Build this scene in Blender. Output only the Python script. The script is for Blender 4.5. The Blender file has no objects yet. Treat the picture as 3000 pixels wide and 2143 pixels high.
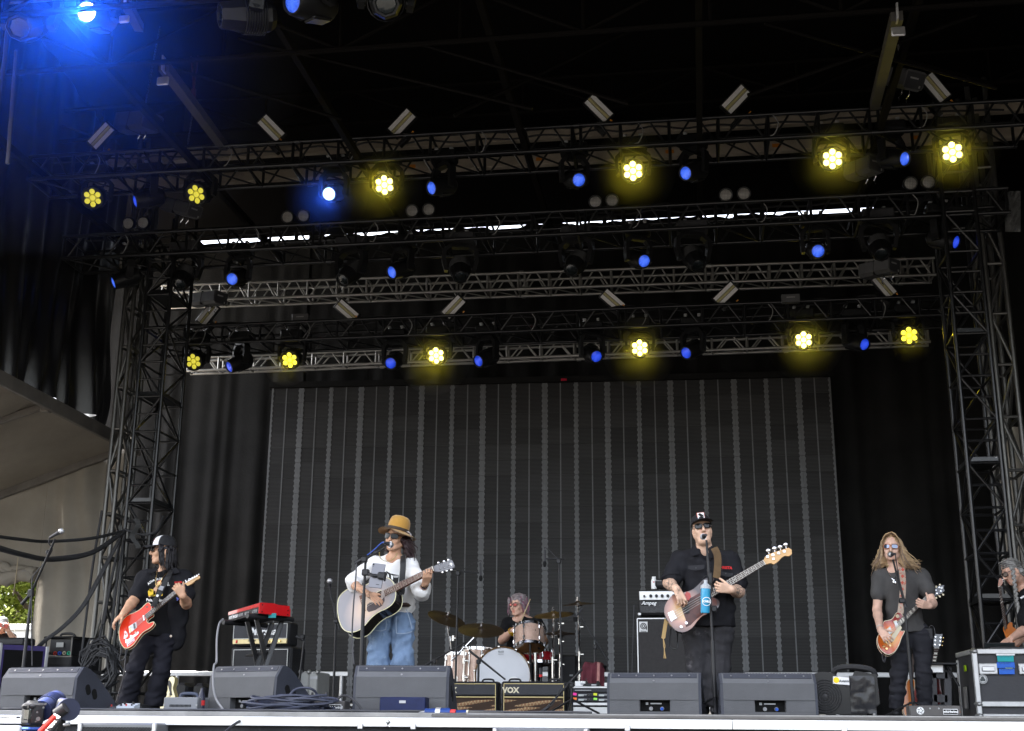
import bpy, bmesh, math, random
import numpy as np
from mathutils import Vector, Matrix, Euler, noise
random.seed(7); rng = np.random.default_rng(7)
scn = bpy.context.scene
COL = scn.collection
R_ = math.radians
# ---------------------------------------------------------------- camera
FPX, YAW, PITCH, ROLL, ZC = 3650.0, R_(8.5), R_(15.83), R_(0.4), -0.04
cd = bpy.data.cameras.new("camera"); cam = bpy.data.objects.new("camera", cd); COL.objects.link(cam)
cd.sensor_width = 36.0; cd.lens = FPX / 3000 * 36.0; cd.clip_start = 0.05; cd.clip_end = 2000
CM = Matrix.Rotation(YAW, 3, 'Z') @ Matrix.Rotation(math.pi/2 + PITCH, 3, 'X') @ Matrix.Rotation(ROLL, 3, 'Z')
CAMP = Vector((0, 0, ZC))
cam.matrix_world = Matrix.Translation(CAMP) @ CM.to_4x4()
scn.camera = cam
# ---------------------------------------------------------------- world, sun, exposure
world = bpy.data.worlds.new("World"); scn.world = world; world.use_nodes = True
wn = world.node_tree.nodes; wl = world.node_tree.links
sky = wn.new("ShaderNodeTexSky"); sky.sky_type = 'NISHITA'; sky.sun_disc = False
SUN_EL, SUN_AZ = R_(58), R_(-82)            # azimuth measured from +Y towards +X: high on the left of the stage
sky.sun_elevation = SUN_EL; sky.sun_rotation = SUN_AZ
sky.air_density = 1.0; sky.dust_density = 4.0; sky.ozone_density = 0.6
hs = wn.new("ShaderNodeHueSaturation"); hs.inputs["Saturation"].default_value = 0.42      # a milky summer sky
wl.new(sky.outputs[0], hs.inputs["Color"]); wl.new(hs.outputs[0], wn["Background"].inputs[0]); wn["Background"].inputs[1].default_value = 0.14
sl = bpy.data.lights.new("sun", 'SUN'); sl.energy = 4.0; sl.angle = R_(0.6); sl.color = (1.0, 0.95, 0.87)
sun = bpy.data.objects.new("sun", sl); COL.objects.link(sun)
sd = Vector((math.sin(SUN_AZ)*math.cos(SUN_EL), math.cos(SUN_AZ)*math.cos(SUN_EL), math.sin(SUN_EL)))
sun.rotation_euler = sd.to_track_quat('Z', 'Y').to_euler()
scn.view_settings.view_transform = 'Standard'; scn.view_settings.look = 'None'
scn.view_settings.exposure = 3.0; scn.view_settings.gamma = 1.0; scn.view_settings.use_curve_mapping = False
cy = scn.cycles
scn.render.engine = 'CYCLES'
cy.use_denoising = True; cy.sample_clamp_indirect = 4.0; cy.max_bounces = 6; cy.diffuse_bounces = 3
cy.glossy_bounces = 3; cy.transparent_max_bounces = 6; cy.volume_bounces = 0; cy.caustics_reflective = False; cy.caustics_refractive = False
cy.use_light_tree = True
# ---------------------------------------------------------------- measuring helpers: photograph pixels (3000 wide) -> places in the world
def ray(u, v):
 return CM @ Vector(((u-1500)/FPX, -(v-1071.5)/FPX, -1.0))
def W(u, v, Y):
 d = ray(u, v); return CAMP + d * (Y / d.y)
def Wz(u, v, z):
 d = ray(u, v); return CAMP + d * ((z-ZC) / d.z)
def Wx(u, v, x):
 d = ray(u, v); return CAMP + d * (x / d.x)
def Wp(u, v, p, n):
 d = ray(u, v); return CAMP + d * ((Vector(p)-CAMP).dot(n) / d.dot(n))
def proj(p):
 q = CM.transposed() @ (Vector(p)-CAMP); return (1500 - FPX*q.x/q.z, 1071.5 + FPX*q.y/q.z)
def ppm(p):                                   # pixels per metre at a place
 return FPX / -(CM.transposed() @ (Vector(p)-CAMP)).z
def zm(ox, oy, s):
 return lambda x, y: (ox + x/s, oy + y/s)
zL, zS, zC, zB, zR = zm(0,1440,2.31), zm(550,1440,2.31), zm(900,1440,2.31), zm(1750,1440,2.31), zm(2350,1440,2.31)
zD = zm(1250,1600,2.99); zA = zm(320,1560,5.414); zA2 = zm(320,1820,5.414); zS2 = zm(980,1500,4.511)
zB2 = zm(1920,1490,3.867); zR2 = zm(2520,1560,5.414); zT = zm(2780,1600,2.991); zL2 = zm(0,1650,3.294); zL3 = zm(0,1040,2.7075)
zO = zm(0,0,0.7577)                            # whole picture at 2273 wide
V = Vector
# ---------------------------------------------------------------- materials
MATS = {}
def mat(name, col, rough=0.6, metal=0.0, vary=0.12, scale=6.0, bump=0.0, bscale=None, emit=None, es=0.0, spec=0.28, coat=0.0, speck=None, attr=False, alpha=None, sheen=0.0):
 if name in MATS: return MATS[name]
 m = bpy.data.materials.new(name); m.use_nodes = True; nt = m.node_tree; n = nt.nodes; l = nt.links
 b = n["Principled BSDF"]
 b.inputs["Roughness"].default_value = rough; b.inputs["Metallic"].default_value = metal
 b.inputs["Specular IOR Level"].default_value = spec; b.inputs["Coat Weight"].default_value = coat
 b.inputs["Sheen Weight"].default_value = sheen
 tc = n.new("ShaderNodeTexCoord")
 nz = n.new("ShaderNodeTexNoise"); nz.inputs["Scale"].default_value = scale; nz.inputs["Detail"].default_value = 6; nz.inputs["Roughness"].default_value = 0.62
 l.new(tc.outputs["Object"], nz.inputs["Vector"])
 mr = n.new("ShaderNodeMapRange"); mr.inputs[1].default_value = 0.3; mr.inputs[2].default_value = 0.7
 mr.inputs[3].default_value = 1-vary; mr.inputs[4].default_value = 1+vary
 l.new(nz.outputs["Fac"], mr.inputs[0])
 mx = n.new("ShaderNodeMix"); mx.data_type = 'RGBA'; mx.blend_type = 'MULTIPLY'; mx.inputs[0].default_value = 1.0
 mx.inputs[6].default_value = (*col, 1)
 if attr:
  at = n.new("ShaderNodeAttribute"); at.attribute_name = "Col"; l.new(at.outputs["Color"], mx.inputs[6])
 l.new(mr.outputs[0], mx.inputs[7])
 out = mx.outputs[2]
 if speck:                                  # (colour, amount, scale): chips, dust, stains or painted glints
  n2 = n.new("ShaderNodeTexNoise"); n2.inputs["Scale"].default_value = speck[2]; n2.inputs["Detail"].default_value = 8; n2.inputs["Roughness"].default_value = 0.75
  l.new(tc.outputs["Object"], n2.inputs["Vector"])
  m2 = n.new("ShaderNodeMapRange"); m2.inputs[1].default_value = 1-speck[1]; m2.inputs[2].default_value = 1-speck[1]+0.08
  l.new(n2.outputs["Fac"], m2.inputs[0])
  x2 = n.new("ShaderNodeMix"); x2.data_type = 'RGBA'; x2.inputs[7].default_value = (*speck[0], 1)
  l.new(m2.outputs[0], x2.inputs[0]); l.new(out, x2.inputs[6]); out = x2.outputs[2]
 l.new(out, b.inputs["Base Color"])
 rr = n.new("ShaderNodeMapRange"); rr.inputs[3].default_value = max(0.02, rough-0.08); rr.inputs[4].default_value = min(1, rough+0.08)
 l.new(nz.outputs["Fac"], rr.inputs[0]); l.new(rr.outputs[0], b.inputs["Roughness"])
 if bump:
  n3 = n.new("ShaderNodeTexNoise"); n3.inputs["Scale"].default_value = bscale or scale*8; n3.inputs["Detail"].default_value = 5
  l.new(tc.outputs["Object"], n3.inputs["Vector"])
  bp = n.new("ShaderNodeBump"); bp.inputs["Strength"].default_value = bump; bp.inputs["Distance"].default_value = 0.01
  l.new(n3.outputs["Fac"], bp.inputs["Height"]); l.new(bp.outputs[0], b.inputs["Normal"])
 if emit:
  b.inputs["Emission Color"].default_value = (*emit, 1); b.inputs["Emission Strength"].default_value = es
 MATS[name] = m; return m
K = mat
black_metal = K("black_metal", (0.010,0.010,0.011), 0.30, 0.0, 0.25, 5, spec=0.5, speck=((0.50,0.49,0.47),0.355,7))  # pale specks stand for chipped paint and for sparkling highlights
black_plastic = K("black_plastic", (0.02,0.02,0.022), 0.5, 0, 0.2, 8, 0.1, 120)
silver_metal = K("silver_metal", (0.46,0.445,0.42), 0.42, 0.75, 0.2, 6, 0.05, 60)
chrome = K("chrome", (0.75,0.75,0.76), 0.14, 1.0, 0.05, 8)
alu = K("aluminium", (0.62,0.62,0.63), 0.4, 0.7, 0.12, 10)
gold = K("gold_metal", (0.75,0.55,0.25), 0.25, 1.0, 0.1, 8)
cable_m = K("cable_rubber", (0.035,0.035,0.038), 0.55, 0, 0.2, 20)
white_m = K("white_plastic", (0.78,0.78,0.77), 0.4, 0, 0.05, 10)
text_white = K("white_print", (0.8,0.8,0.8), 0.6, 0, 0.03)
# ---------------------------------------------------------------- mesh helpers
WM = {}
class MB:
 def __init__(s): s.v = []; s.f = []; s.m = []; s.n = 0; s.cols = None
 def add(s, vs, fs, mi=0):
  o = len(s.v); s.v.extend(Vector(p) for p in vs); s.f.extend([tuple(i+o for i in f) for f in fs]); s.m.extend([mi]*len(fs)); return s
 def box(s, c, size, M=None, mi=0, bev=0.0):
  x, y, z = (a/2 for a in size); c = Vector(c)
  if bev <= 0:
   vs = [V((sx*x, sy*y, sz*z)) for sx in (-1,1) for sy in (-1,1) for sz in (-1,1)]
   fs = [(0,1,3,2),(4,6,7,5),(0,4,5,1),(2,3,7,6),(0,2,6,4),(1,5,7,3)]
  else:
   b = min(bev, x*.9, y*.9, z*.9); vs = []; fs = []; idx = {}
   for sx in (-1,1):
    for sy in (-1,1):
     for sz in (-1,1):
      for a in range(3):
       p = [sx*(x-b), sy*(y-b), sz*(z-b)]; p[a] = (sx*x, sy*y, sz*z)[a]
       idx[sx,sy,sz,a] = len(vs); vs.append(V(p))
   for a in range(3):
    for s1 in (-1,1):
     q = []
     for (p1,p2) in ((-1,-1),(1,-1),(1,1),(-1,1)):
      k = [0,0,0]; k[a] = s1; k[(a+1)%3] = p1; k[(a+2)%3] = p2; q.append(idx[k[0],k[1],k[2],a])
     fs.append(tuple(q) if s1 > 0 else tuple(q[::-1]))
   for a in range(3):
    b1, b2 = (a+1)%3, (a+2)%3
    for s1 in (-1,1):
     for s2 in (-1,1):
      q = []
      for (sa, ax) in ((-1,b1),(1,b1),(1,b2),(-1,b2)):
       k = [0,0,0]; k[a] = sa; k[b1] = s1; k[b2] = s2; q.append(idx[k[0],k[1],k[2],ax])
      fs.append(tuple(q))
   for sx in (-1,1):
    for sy in (-1,1):
     for sz in (-1,1): fs.append((idx[sx,sy,sz,0], idx[sx,sy,sz,1], idx[sx,sy,sz,2]))
  if M is not None: vs = [M @ p for p in vs]
  return s.add([p + c for p in vs], fs, mi)
 def tube(s, pts, r, n=8, mi=0, cap=True):
  pts = [Vector(p) for p in pts]; rs = r if isinstance(r, (list, tuple)) else [r]*len(pts); L = len(pts)
  vs = []; fs = []; pa = None
  for i, p in enumerate(pts):
   t = (pts[min(i+1, L-1)] - pts[max(i-1, 0)])
   if t.length < 1e-9: t = Vector((0,0,1))
   t.normalize()
   if pa is None: pa = t.orthogonal().normalized()
   else:
    pa = pa - t*pa.dot(t)
    if pa.length < 1e-6: pa = t.orthogonal()
    pa.normalize()
   b = t.cross(pa)
   for k in range(n):
    a = 2*math.pi*k/n; vs.append(p + (pa*math.cos(a) + b*math.sin(a))*rs[i])
  for i in range(L-1):
   for k in range(n): fs.append((i*n+k, i*n+(k+1)%n, (i+1)*n+(k+1)%n, (i+1)*n+k))
  if cap: fs.append(tuple(range(n))[::-1]); fs.append(tuple((L-1)*n+k for k in range(n)))
  return s.add(vs, fs, mi)
 def cyl(s, a, b, r, r2=None, n=10, mi=0): return s.tube([a, b], [r, r if r2 is None else r2], n, mi)
 def lathe(s, prof, M=None, n=20, mi=0, cap=False):
  M = M or Matrix.Identity(4); vs = []; fs = []
  for (r, z) in prof:
   for k in range(n):
    a = 2*math.pi*k/n; vs.append(M @ Vector((r*math.cos(a), r*math.sin(a), z)))
  for i in range(len(prof)-1):
   for k in range(n): fs.append((i*n+k, i*n+(k+1)%n, (i+1)*n+(k+1)%n, (i+1)*n+k))
  if cap and prof[0][0] > 1e-5: fs.append(tuple(range(n))[::-1])
  if cap and prof[-1][0] > 1e-5: fs.append(tuple((len(prof)-1)*n+k for k in range(n)))
  return s.add(vs, fs, mi)
 def ball(s, c, r, n=10, mi=0, M=None):
  r = (r,r,r) if not isinstance(r, (tuple, list)) else r; vs = []; fs = []; m = max(4, n//2+1)
  for i in range(m+1):
   th = math.pi*i/m
   for k in range(n):
    a = 2*math.pi*k/n; p = V((r[0]*math.sin(th)*math.cos(a), r[1]*math.sin(th)*math.sin(a), r[2]*math.cos(th)))
    vs.append((M @ p if M is not None else p) + V(c))
  for i in range(m):
   for k in range(n): fs.append((i*n+k, (i+1)*n+k, (i+1)*n+(k+1)%n, i*n+(k+1)%n))
  return s.add(vs, fs, mi)
 def loft(s, top, bot, mi=0, mside=None):      # two matching loops of points -> closed slab
  n = len(top); s.add(list(top)+list(bot), [], mi); o = len(s.v)-2*n
  s.f.append(tuple(o+i for i in range(n))); s.m.append(mi)
  s.f.append(tuple(o+n+i for i in range(n))[::-1]); s.m.append(mi)
  for i in range(n): s.f.append((o+i, o+n+i, o+n+(i+1)%n, o+(i+1)%n)); s.m.append(mi if mside is None else mside)
  return s
 def grid(s, P, mi=0):                          # rows of points -> sheet
  r, c = len(P), len(P[0]); vs = [p for row in P for p in row]
  return s.add(vs, [(i*c+j, i*c+j+1, (i+1)*c+j+1, (i+1)*c+j) for i in range(r-1) for j in range(c-1)], mi)
 def mesh(s, name, mats, smooth=38, inv=None):
  vs = [inv @ p for p in s.v] if inv is not None else s.v
  me = bpy.data.meshes.new(name); me.from_pydata([tuple(p) for p in vs], [], s.f)
  for m in (mats if isinstance(mats, (list, tuple)) else [mats]): me.materials.append(m)
  if any(s.m): me.polygons.foreach_set("material_index", s.m)
  if smooth:
   me.polygons.foreach_set("use_smooth", [True]*len(me.polygons)); me.set_sharp_from_angle(angle=R_(smooth))
  me.update(); return me
 def build(s, name, mats, parent=None, smooth=38, world=False):
  inv = WM[parent.name].inverted() if (parent is not None and world) else None
  return link(name, s.mesh(name, mats, smooth, inv), parent)
def link(name, data, parent=None, M=None):
 o = bpy.data.objects.new(name, data); COL.objects.link(o)
 if parent is not None: o.parent = parent
 base = WM.get(parent.name, Matrix.Identity(4)) if parent is not None else Matrix.Identity(4)
 if M is not None: o.matrix_local = M; WM[o.name] = base @ M
 else: WM[o.name] = base
 return o
def tag(o, label, cat, group=None):
 o["label"] = label; o["category"] = cat
 if group: o["group"] = group
 return o
def thing(name, label, cat, M=(0,0,0), group=None):
 if not isinstance(M, Matrix): M = Matrix.Translation(Vector(M))
 o = link(name, None, None, M); o.empty_display_size = 0.1
 return tag(o, label, cat, group)
def struct(o): o["kind"] = "structure"; return o
def kids(o): return [c for c in COL.objects if c.parent == o]
CH = {}
def copy_tree(o, parent=None, M=None):
 c = o.copy(); COL.objects.link(c)
 if parent is not None: c.parent = parent
 if M is not None: c.matrix_local = M
 base = WM.get(parent.name, Matrix.Identity(4)) if parent is not None else Matrix.Identity(4)
 WM[c.name] = base @ (M if M is not None else o.matrix_local)
 for ch in o.children: copy_tree(ch, c)
 return c
_cy = {}
def rod(parent, a, b, r, m, name, n=8):          # a bar as an object of its own, all bars share one unit cylinder per material
 key = (m.name, n)
 if key not in _cy: _cy[key] = MB().cyl((0,0,0), (0,0,1), 1, n=n).mesh("bar_mesh", m)
 a = V(a); b = V(b); inv = WM[parent.name].inverted(); a = inv @ a; b = inv @ b
 d = b-a; q = d.to_track_quat('Z', 'Y').to_matrix().to_4x4()
 M = Matrix.Translation(a) @ q @ Matrix.Diagonal((r, r, d.length, 1))
 return link(name, _cy[key], parent, M)
def frame(o, x, z):                               # matrix with origin o, local x along x, z as near z as can be
 x = V(x).normalized(); z = V(z); z = (z - x*z.dot(x)).normalized(); y = z.cross(x)
 return Matrix(((x.x,y.x,z.x,o[0]),(x.y,y.y,z.y,o[1]),(x.z,y.z,z.z,o[2]),(0,0,0,1)))
def lettering(txt, size, M, m, parent, name="lettering", ext=0.0008, shear=0.0, align='CENTER', bold=0.0, sx=1.0):
 c = bpy.data.curves.new(name, 'FONT'); c.body = txt; c.size = size; c.extrude = ext; c.align_x = align; c.align_y = 'CENTER'; c.shear = shear; c.offset = bold
 c.resolution_u = 2
 c.materials.append(m); inv = WM[parent.name].inverted()
 tmp = bpy.data.objects.new("tmp_text", c); COL.objects.link(tmp); bpy.context.view_layer.update()
 me = bpy.data.meshes.new_from_object(tmp.evaluated_get(bpy.context.evaluated_depsgraph_get())); bpy.data.objects.remove(tmp); bpy.data.curves.remove(c)
 return link(name, me, parent, inv @ M @ Matrix.Diagonal((sx,1,1,1)))
def facing(p, right=(1,0,0), up=(0,0,1)):         # letters standing in the x-z plane, read from the audience
 r = V(right).normalized(); u = V(up); u = (u - r*u.dot(r)).normalized(); n = r.cross(u)
 return Matrix(((r.x,u.x,n.x,p[0]),(r.y,u.y,n.y,p[1]),(r.z,u.z,n.z,p[2]),(0,0,0,1)))
def catenary(a, b, sag, n=14, wob=0.0):
 a = V(a); b = V(b); out = []
 for i in range(n+1):
  t = i/n; p = a.lerp(b, t); p.z -= sag*4*t*(1-t); p += V((rng.normal(), rng.normal(), rng.normal()))*wob*(0 < i < n); out.append(p)
 return out
def smoothpath(pts, k=4):                         # Catmull-Rom through the points
 P = [V(p) for p in pts]; P = [2*P[0]-P[1]] + P + [2*P[-1]-P[-2]]; out = []
 for i in range(1, len(P)-2):
  for j in range(k):
   t = j/k; a, b, c, d = P[i-1], P[i], P[i+1], P[i+2]
   out.append(0.5*((2*b) + (c-a)*t + (2*a-5*b+4*c-d)*t*t + (3*b-a-3*c+d)*t**3))
 out.append(P[-2]); return out
# ================================================================ THE SETTING
concrete = K("pit_ground", (0.045,0.042,0.037), 0.9, 0, 0.25, 0.6, 0.3, 30)
deck_m = K("deck_black", (0.03,0.03,0.032), 0.7, 0, 0.3, 3, 0.1, 60)
lip_m = K("lip_grey", (0.24,0.235,0.225), 0.6, 0, 0.25, 4, speck=((0.05,0.05,0.05),0.36,5))
board_m = K("white_board", (0.74,0.74,0.73), 0.5, 0, 0.07, 2.5, speck=((0.16,0.145,0.13),0.335,4.5))
skirt_m = K("skirt_cloth", (0.035,0.036,0.04), 0.85, 0, 0.2, 4, 0.2, 80)
drape_m = K("drape_black", (0.018,0.0175,0.0172), 0.9, 0, 0.3, 1.5, 0.35, 26, spec=0.14)
vinyl_m = K("vinyl_black", (0.012,0.012,0.014), 0.32, 0, 0.2, 1.5, 0.15, 9, spec=0.6)
roof_m = K("roof_skin", (0.006,0.0055,0.0055), 0.8, 0, 0.3, 0.7, spec=0.05)
roofsteel_m = K("roof_steel", (0.008,0.007,0.0065), 0.7, 0, 0.3, 3, spec=0.06)
rafter_m = K("rafter_alu", (0.085,0.08,0.076), 0.6, 0, 0.2, 3)
beam_m = K("beam_tan", (0.42,0.36,0.29), 0.6, 0, 0.2, 3)
tent_m = K("tent_canvas", (0.33,0.30,0.255), 0.85, 0, 0.16, 1.1, 0.25, 14, speck=((0.07,0.06,0.05),0.30,2.0))
tentbar_m = K("tent_bar", (0.17,0.155,0.14), 0.6, 0.1, 0.2, 4)
g = MB(); N = 16
g.grid([[V((-400+800*i/N, -400+800*j/N, -1.62)) for i in range(N+1)] for j in range(N+1)])
struct(g.build("ground", concrete))
EDGE_Y = 9.2
struct(MB().box((-1.5, EDGE_Y+7.0, -0.06), (21.0, 14.0, 0.12)).build("stage_deck", deck_m))
struct(MB().box((-1.5, EDGE_Y-0.04, -0.047), (21.0, 0.078, 0.02), bev=0.004).box((-1.5, EDGE_Y-0.008, -0.0195), (21.0, 0.014, 0.033), bev=0.003).build("stage_lip", lip_m))
fas = thing("fascia", "white painted board running along the front edge of the stage", "fascia", (-1.5, EDGE_Y-0.03, -0.03))
x0 = -12.0
while x0 < 8.9:                                   # boards butted end to end
 w = 2.44; c = MB().box((x0+w/2, EDGE_Y-0.10, -0.069), (w-0.003, 0.036, 0.064), bev=0.003)
 c.build("board", board_m, fas, world=True); x0 += w
for (u, v, su) in ((1063,2132,15),(1217,2133,15),(2470,2135,13),(1840,2135,13)):   # grey metal clips under the board
 p = W(u, v, EDGE_Y-0.05); MB().box((p.x, EDGE_Y-0.126, -0.098), (0.04, 0.012, 0.04), bev=0.004).build("clip", alu, fas, world=True)
p = W(1144, 2127, EDGE_Y-0.04)
for (dx, dz) in ((0,0),(0.014,0.012),(-0.012,-0.012),(0.010,-0.016)):
 MB().box((p.x+dx, EDGE_Y-0.1195, -0.069+dz), (0.03, 0.002, 0.024), Matrix.Rotation(R_(40), 3, 'Y')).build("tape_patch", white_m, fas, world=True)
sk = []
for k in range(2):
 z = (-0.10, -1.6)[k]; row = []
 for i in range(241):
  x = -12 + 21*i/240; row.append(V((x, EDGE_Y-0.06+0.02*math.sin(x*9+math.sin(x*2.3)*2)*(0.5 if k == 0 else 1), z)))
 sk.append(row)
tag(MB().grid(sk).build("stage_skirt", skirt_m), "black cloth skirt hanging below the white stage edge", "skirt")
pl = W(0, 2143, EDGE_Y-0.4); pr = W(60, 2143, EDGE_Y-0.4)
tag(MB().box(((pl.x+pr.x)/2-0.2, EDGE_Y-0.4, -0.36), (pr.x-pl.x+0.4, 0.05, 0.5), bev=0.01).build("white_panel", board_m), "plain white panel below the stage edge at the far left", "panel")
# ---------------------------------------------------------------- roof, side walls, drapes
zr0 = W(1050, 683, 20.3).z; zr1 = W(1050, 693, 20.4).z       # the slit of daylight over the back drape
ZT = lambda Y: zr1*Y/20.4
RZ = lambda Y: zr0 + (20.3-Y)*0.16
rf = MB()
for (xa, xb) in ((-12.5, 8.5),):
 a = [V((xa, 6.2, RZ(6.2))), V((xb, 6.2, RZ(6.2))), V((xb, 20.3, zr0)), V((xa, 20.3, zr0))]
 rf.loft([p+V((0,0,0.15)) for p in a], a)
a = [V((-12.5,20.31,zr0)), V((8.5,20.31,zr0)), V((8.5,22.2,zr0+1.0)), V((-12.5,22.2,zr0+1.0))]   # added rear flap, turned up to keep the sun out of the slit
rf.loft([p+V((0,0,0.12)) for p in a], a)
a = [V((-12.5,8.2,6.0)), V((8.5,8.2,6.0)), V((8.5,8.2,RZ(8.2))), V((-12.5,8.2,RZ(8.2)))]     # added header out of view, keeps sky light off the upper LED wall
rf.loft([p+V((0,0.05,0)) for p in a], a)
roof = rf.build("stage_roof", roof_m); struct(roof)
def drape(name, label, pa, pb, zt, zb, m, folds=14, amp=0.08, nx=160, nz=24, seed=1, cat="curtain", gather=None, group=None):
 r = np.random.default_rng(seed); ph = r.uniform(0, 6.28, 6); rows = []
 pa = V(pa); pb = V(pb); d = (pb-pa); L = d.length; d.normalize(); nrm = V((-d.y, d.x, 0))
 for j in range(nz+1):
  t = j/nz; row = []
  for i in range(nx+1):
   s = i/nx; w = s*folds
   k = math.sin(6.283*w + 1.4*math.sin(6.283*w*0.31+ph[0]) + ph[1] + 0.5*math.sin(t*2+ph[5]))
   k2 = math.sin(6.283*w*2.37+ph[2]+1.2*math.sin(6.283*w*0.7+ph[3])+t*1.5)
   a = amp*(0.35+0.65*t)*(0.75*k + 0.35*k2 + 0.5*math.sin(6.283*w*0.23+ph[4]))
   z = zt(s)+(zb(s)-zt(s))*t if callable(zt) else zt+(zb-zt)*t
   row.append(pa + d*(s*L) + nrm*a + V((0,0,z)))
  rows.append(row)
 o = MB().grid(rows).build(name, m, smooth=180); tag(o, label, cat, group); return o
scrL, scrR = W(779, 1440, 20.0), W(2454, 1440, 20.4)
drape("curtain", "black curtain hanging to the left of the LED wall", (-11.5, 20.6, 0), (scrL.x+0.35, 20.6, 0), ZT(20.6), 0.0, drape_m, 7, 0.055, seed=3)
drape("curtain", "black curtain hanging to the right of the LED wall", (scrR.x-0.35, 20.9, 0), (8.5, 20.9, 0), ZT(20.85), 0.0, drape_m, 8, 0.06, seed=5)
drape("curtain", "black curtain spanning above the LED wall behind the silver trusses", (scrL.x+0.3, 20.62, 0), (scrR.x-0.3, 20.92, 0), lambda s: ZT(20.60+0.30*s)+0.055+0.07*noise.noise((s*40,1,0))+0.09*noise.noise((s*11,4,0))+0.09*max(0,abs(s-0.52)-0.30), lambda s: 5.0, drape_m, 11, 0.04, seed=8)
# narrow black strips closing the ends of the slit
pa, pb = W(585, 700, 20.3), W(2560, 600, 20.3)
tag(MB().box(((-12.5+pa.x)/2, 20.35, zr0-0.1), (pa.x+12.5, 0.04, 0.5)).build("valance", drape_m), "black cloth strip closing the roof edge left of the daylight slit", "valance")
tag(MB().box(((8.5+pb.x)/2, 20.35, zr0-0.1), (8.5-pb.x, 0.04, 0.5)).build("valance", drape_m), "black cloth strip closing the roof edge right of the daylight slit", "valance")
# left side wall: glossy black vinyl, gathered at its lower edge
XL = -9.0
zb_bar = Wx(165, 1180, XL).z
def vinyl():
 r = np.random.default_rng(4); rows = []; nx, nz = 220, 44; ya, yb = 10.5, Wx(322, 1240, XL).y
 zt = 9.4
 for j in range(nz+1):
  t = j/nz; row = []
  for i in range(nx+1):
   s = i/nx; y = ya + (yb-ya)*s
   g0 = max(0, (t-0.45)/0.55)
   f = 0.05*math.sin(y*5.1+1.3*math.sin(y*1.9)+2*math.sin(t*2.1)) + 0.035*math.sin(y*13.7+2*math.sin(y*2.2+t*3))
   cre = (0.10*math.sin(y*9.0-t*9+math.sin(y*3)) + 0.05*math.sin(y*23-t*14))*g0*g0*max(0.0, (s-0.35)/0.65)
   row.append(V((XL - 0.05 + f*(0.5+t) + cre, y - 0.45*g0*max(0, s-0.6)*math.sin(s*3), zt + (zb_bar+0.02-zt)*t)))
  rows.append(row)
 o = MB().grid(rows).build("side_curtain", vinyl_m, smooth=180); tag(o, "glossy black vinyl curtain with gathered folds above the grey tent roof", "curtain")
vinyl()
tag(MB().box((8.45, 13.5, 4.0), (0.06, 14.5, 13.5)).build("side_curtain", drape_m), "plain black sheet out of view at the right, added to block sky light", "curtain")  # unseen right wall, added so that no sky light leaks in
tag(MB().box((-9.35, 7.3, 6.9), (0.06, 5.8, 6.5)).build("side_curtain", drape_m), "black curtain at the upper left corner beside the blue light", "curtain")
# roof beams and roof trusses (faint, high in the dark)
def roof_truss(Y, u0, v0, h, label):
 z = W(u0, v0, Y).z
 t = thing("roof_truss", label, "roof truss", (-12.2, Y, z), "trusses under the roof")
 for dz in (0, h): rod(t, (-12.2, Y, z+dz), (8.3, Y, z+dz), 0.03, roofsteel_m, "chord", 6)
 x = -12.2; p = 1.25; k = 0
 while x < 8.2:
  rod(t, (x, Y, z), (x, Y, z+h), 0.018, roofsteel_m, "brace", 6)
  rod(t, (x, Y, z if k % 2 else z+h), (min(x+p, 8.3), Y, z+h if k % 2 else z), 0.018, roofsteel_m, "brace", 6)
  x += p; k += 1
 return z
zt_a = roof_truss(11.0, 1350, 120, 0.62, "dark steel roof truss crossing the top of the picture")
roof_truss(9.0, 1350, -60, 0.6, "dark roof truss nearest the audience above the big lamps")
zt_c = roof_truss(15.6, 1650, 322, 0.5, "dark roof truss hidden behind the foremost lighting truss")
for i, (x, s) in enumerate(((-8.6,1),(-6.4,1),(-4.2,1),(-2.0,1),(0.2,1),(2.4,1),(4.6,1))):
 o = MB().box((x, 13.6, zt_a+0.45), (0.07, 8.6, 0.10)); ob = o.build("roof_purlin", roofsteel_m)
 tag(ob, ["first","second","third","fourth","fifth","sixth","seventh"][i] + " dark roof purlin from the left running back under the roof", "purlin", "purlins under the roof")
for i, (ua, va, ub, vb, w) in enumerate(((700,115,1560,320,0),(1330,340,1850,88,1),(1230,130,1840,305,2),(2240,70,2920,260,3),(2190,280,2860,45,4),(470,190,1000,350,5))):
 a = W(ua, va, 12.2); b = W(ub, vb, 12.2+0.9*((i%2)*1.0)); o = MB().tube([a, b], 0.022, 5)
 tag(o.build("wind_brace", roofsteel_m), ["thin diagonal roof brace falling right behind the left strobes","thin roof brace rising right above the middle of the top truss","thin roof brace falling right above the middle of the top truss","thin roof brace falling right at the upper right","thin roof brace rising right at the upper right","thin roof brace falling right beside the blue glow"][i], "roof brace", "diagonal braces under the roof")
def rafter(ua, va, Ya, ub, vb, Yb, label, w=0.11):
 a, b = W(ua, va, Ya), W(ub, vb, Yb); t = thing("rafter", label, "rafter", a)
 M = frame((a+b)/2, b-a, V((0,0,1)))
 MB().box((0,0,0), ((b-a).length, w, w), M.to_3x3()).build("beam", rafter_m, t).location = (M.translation-a)
 MB().box((0,0,0.02), (w*1.5, 0.02, w*1.5), M.to_3x3(), bev=0.004).build("end_bracket", alu, t)
 MB().box(V((0,0.01,-0.17)), (w*1.2, 0.03, w*0.9), bev=0.01).build("foot_plate", alu, t)
MB_post = MB().tube([W(48,150,10.6),W(36,300,10.6),W(22,480,10.6)],0.02,10); tag(MB_post.build('support_post', rafter_m),'slim silver post at the upper left edge below the blue light','post')
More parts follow.
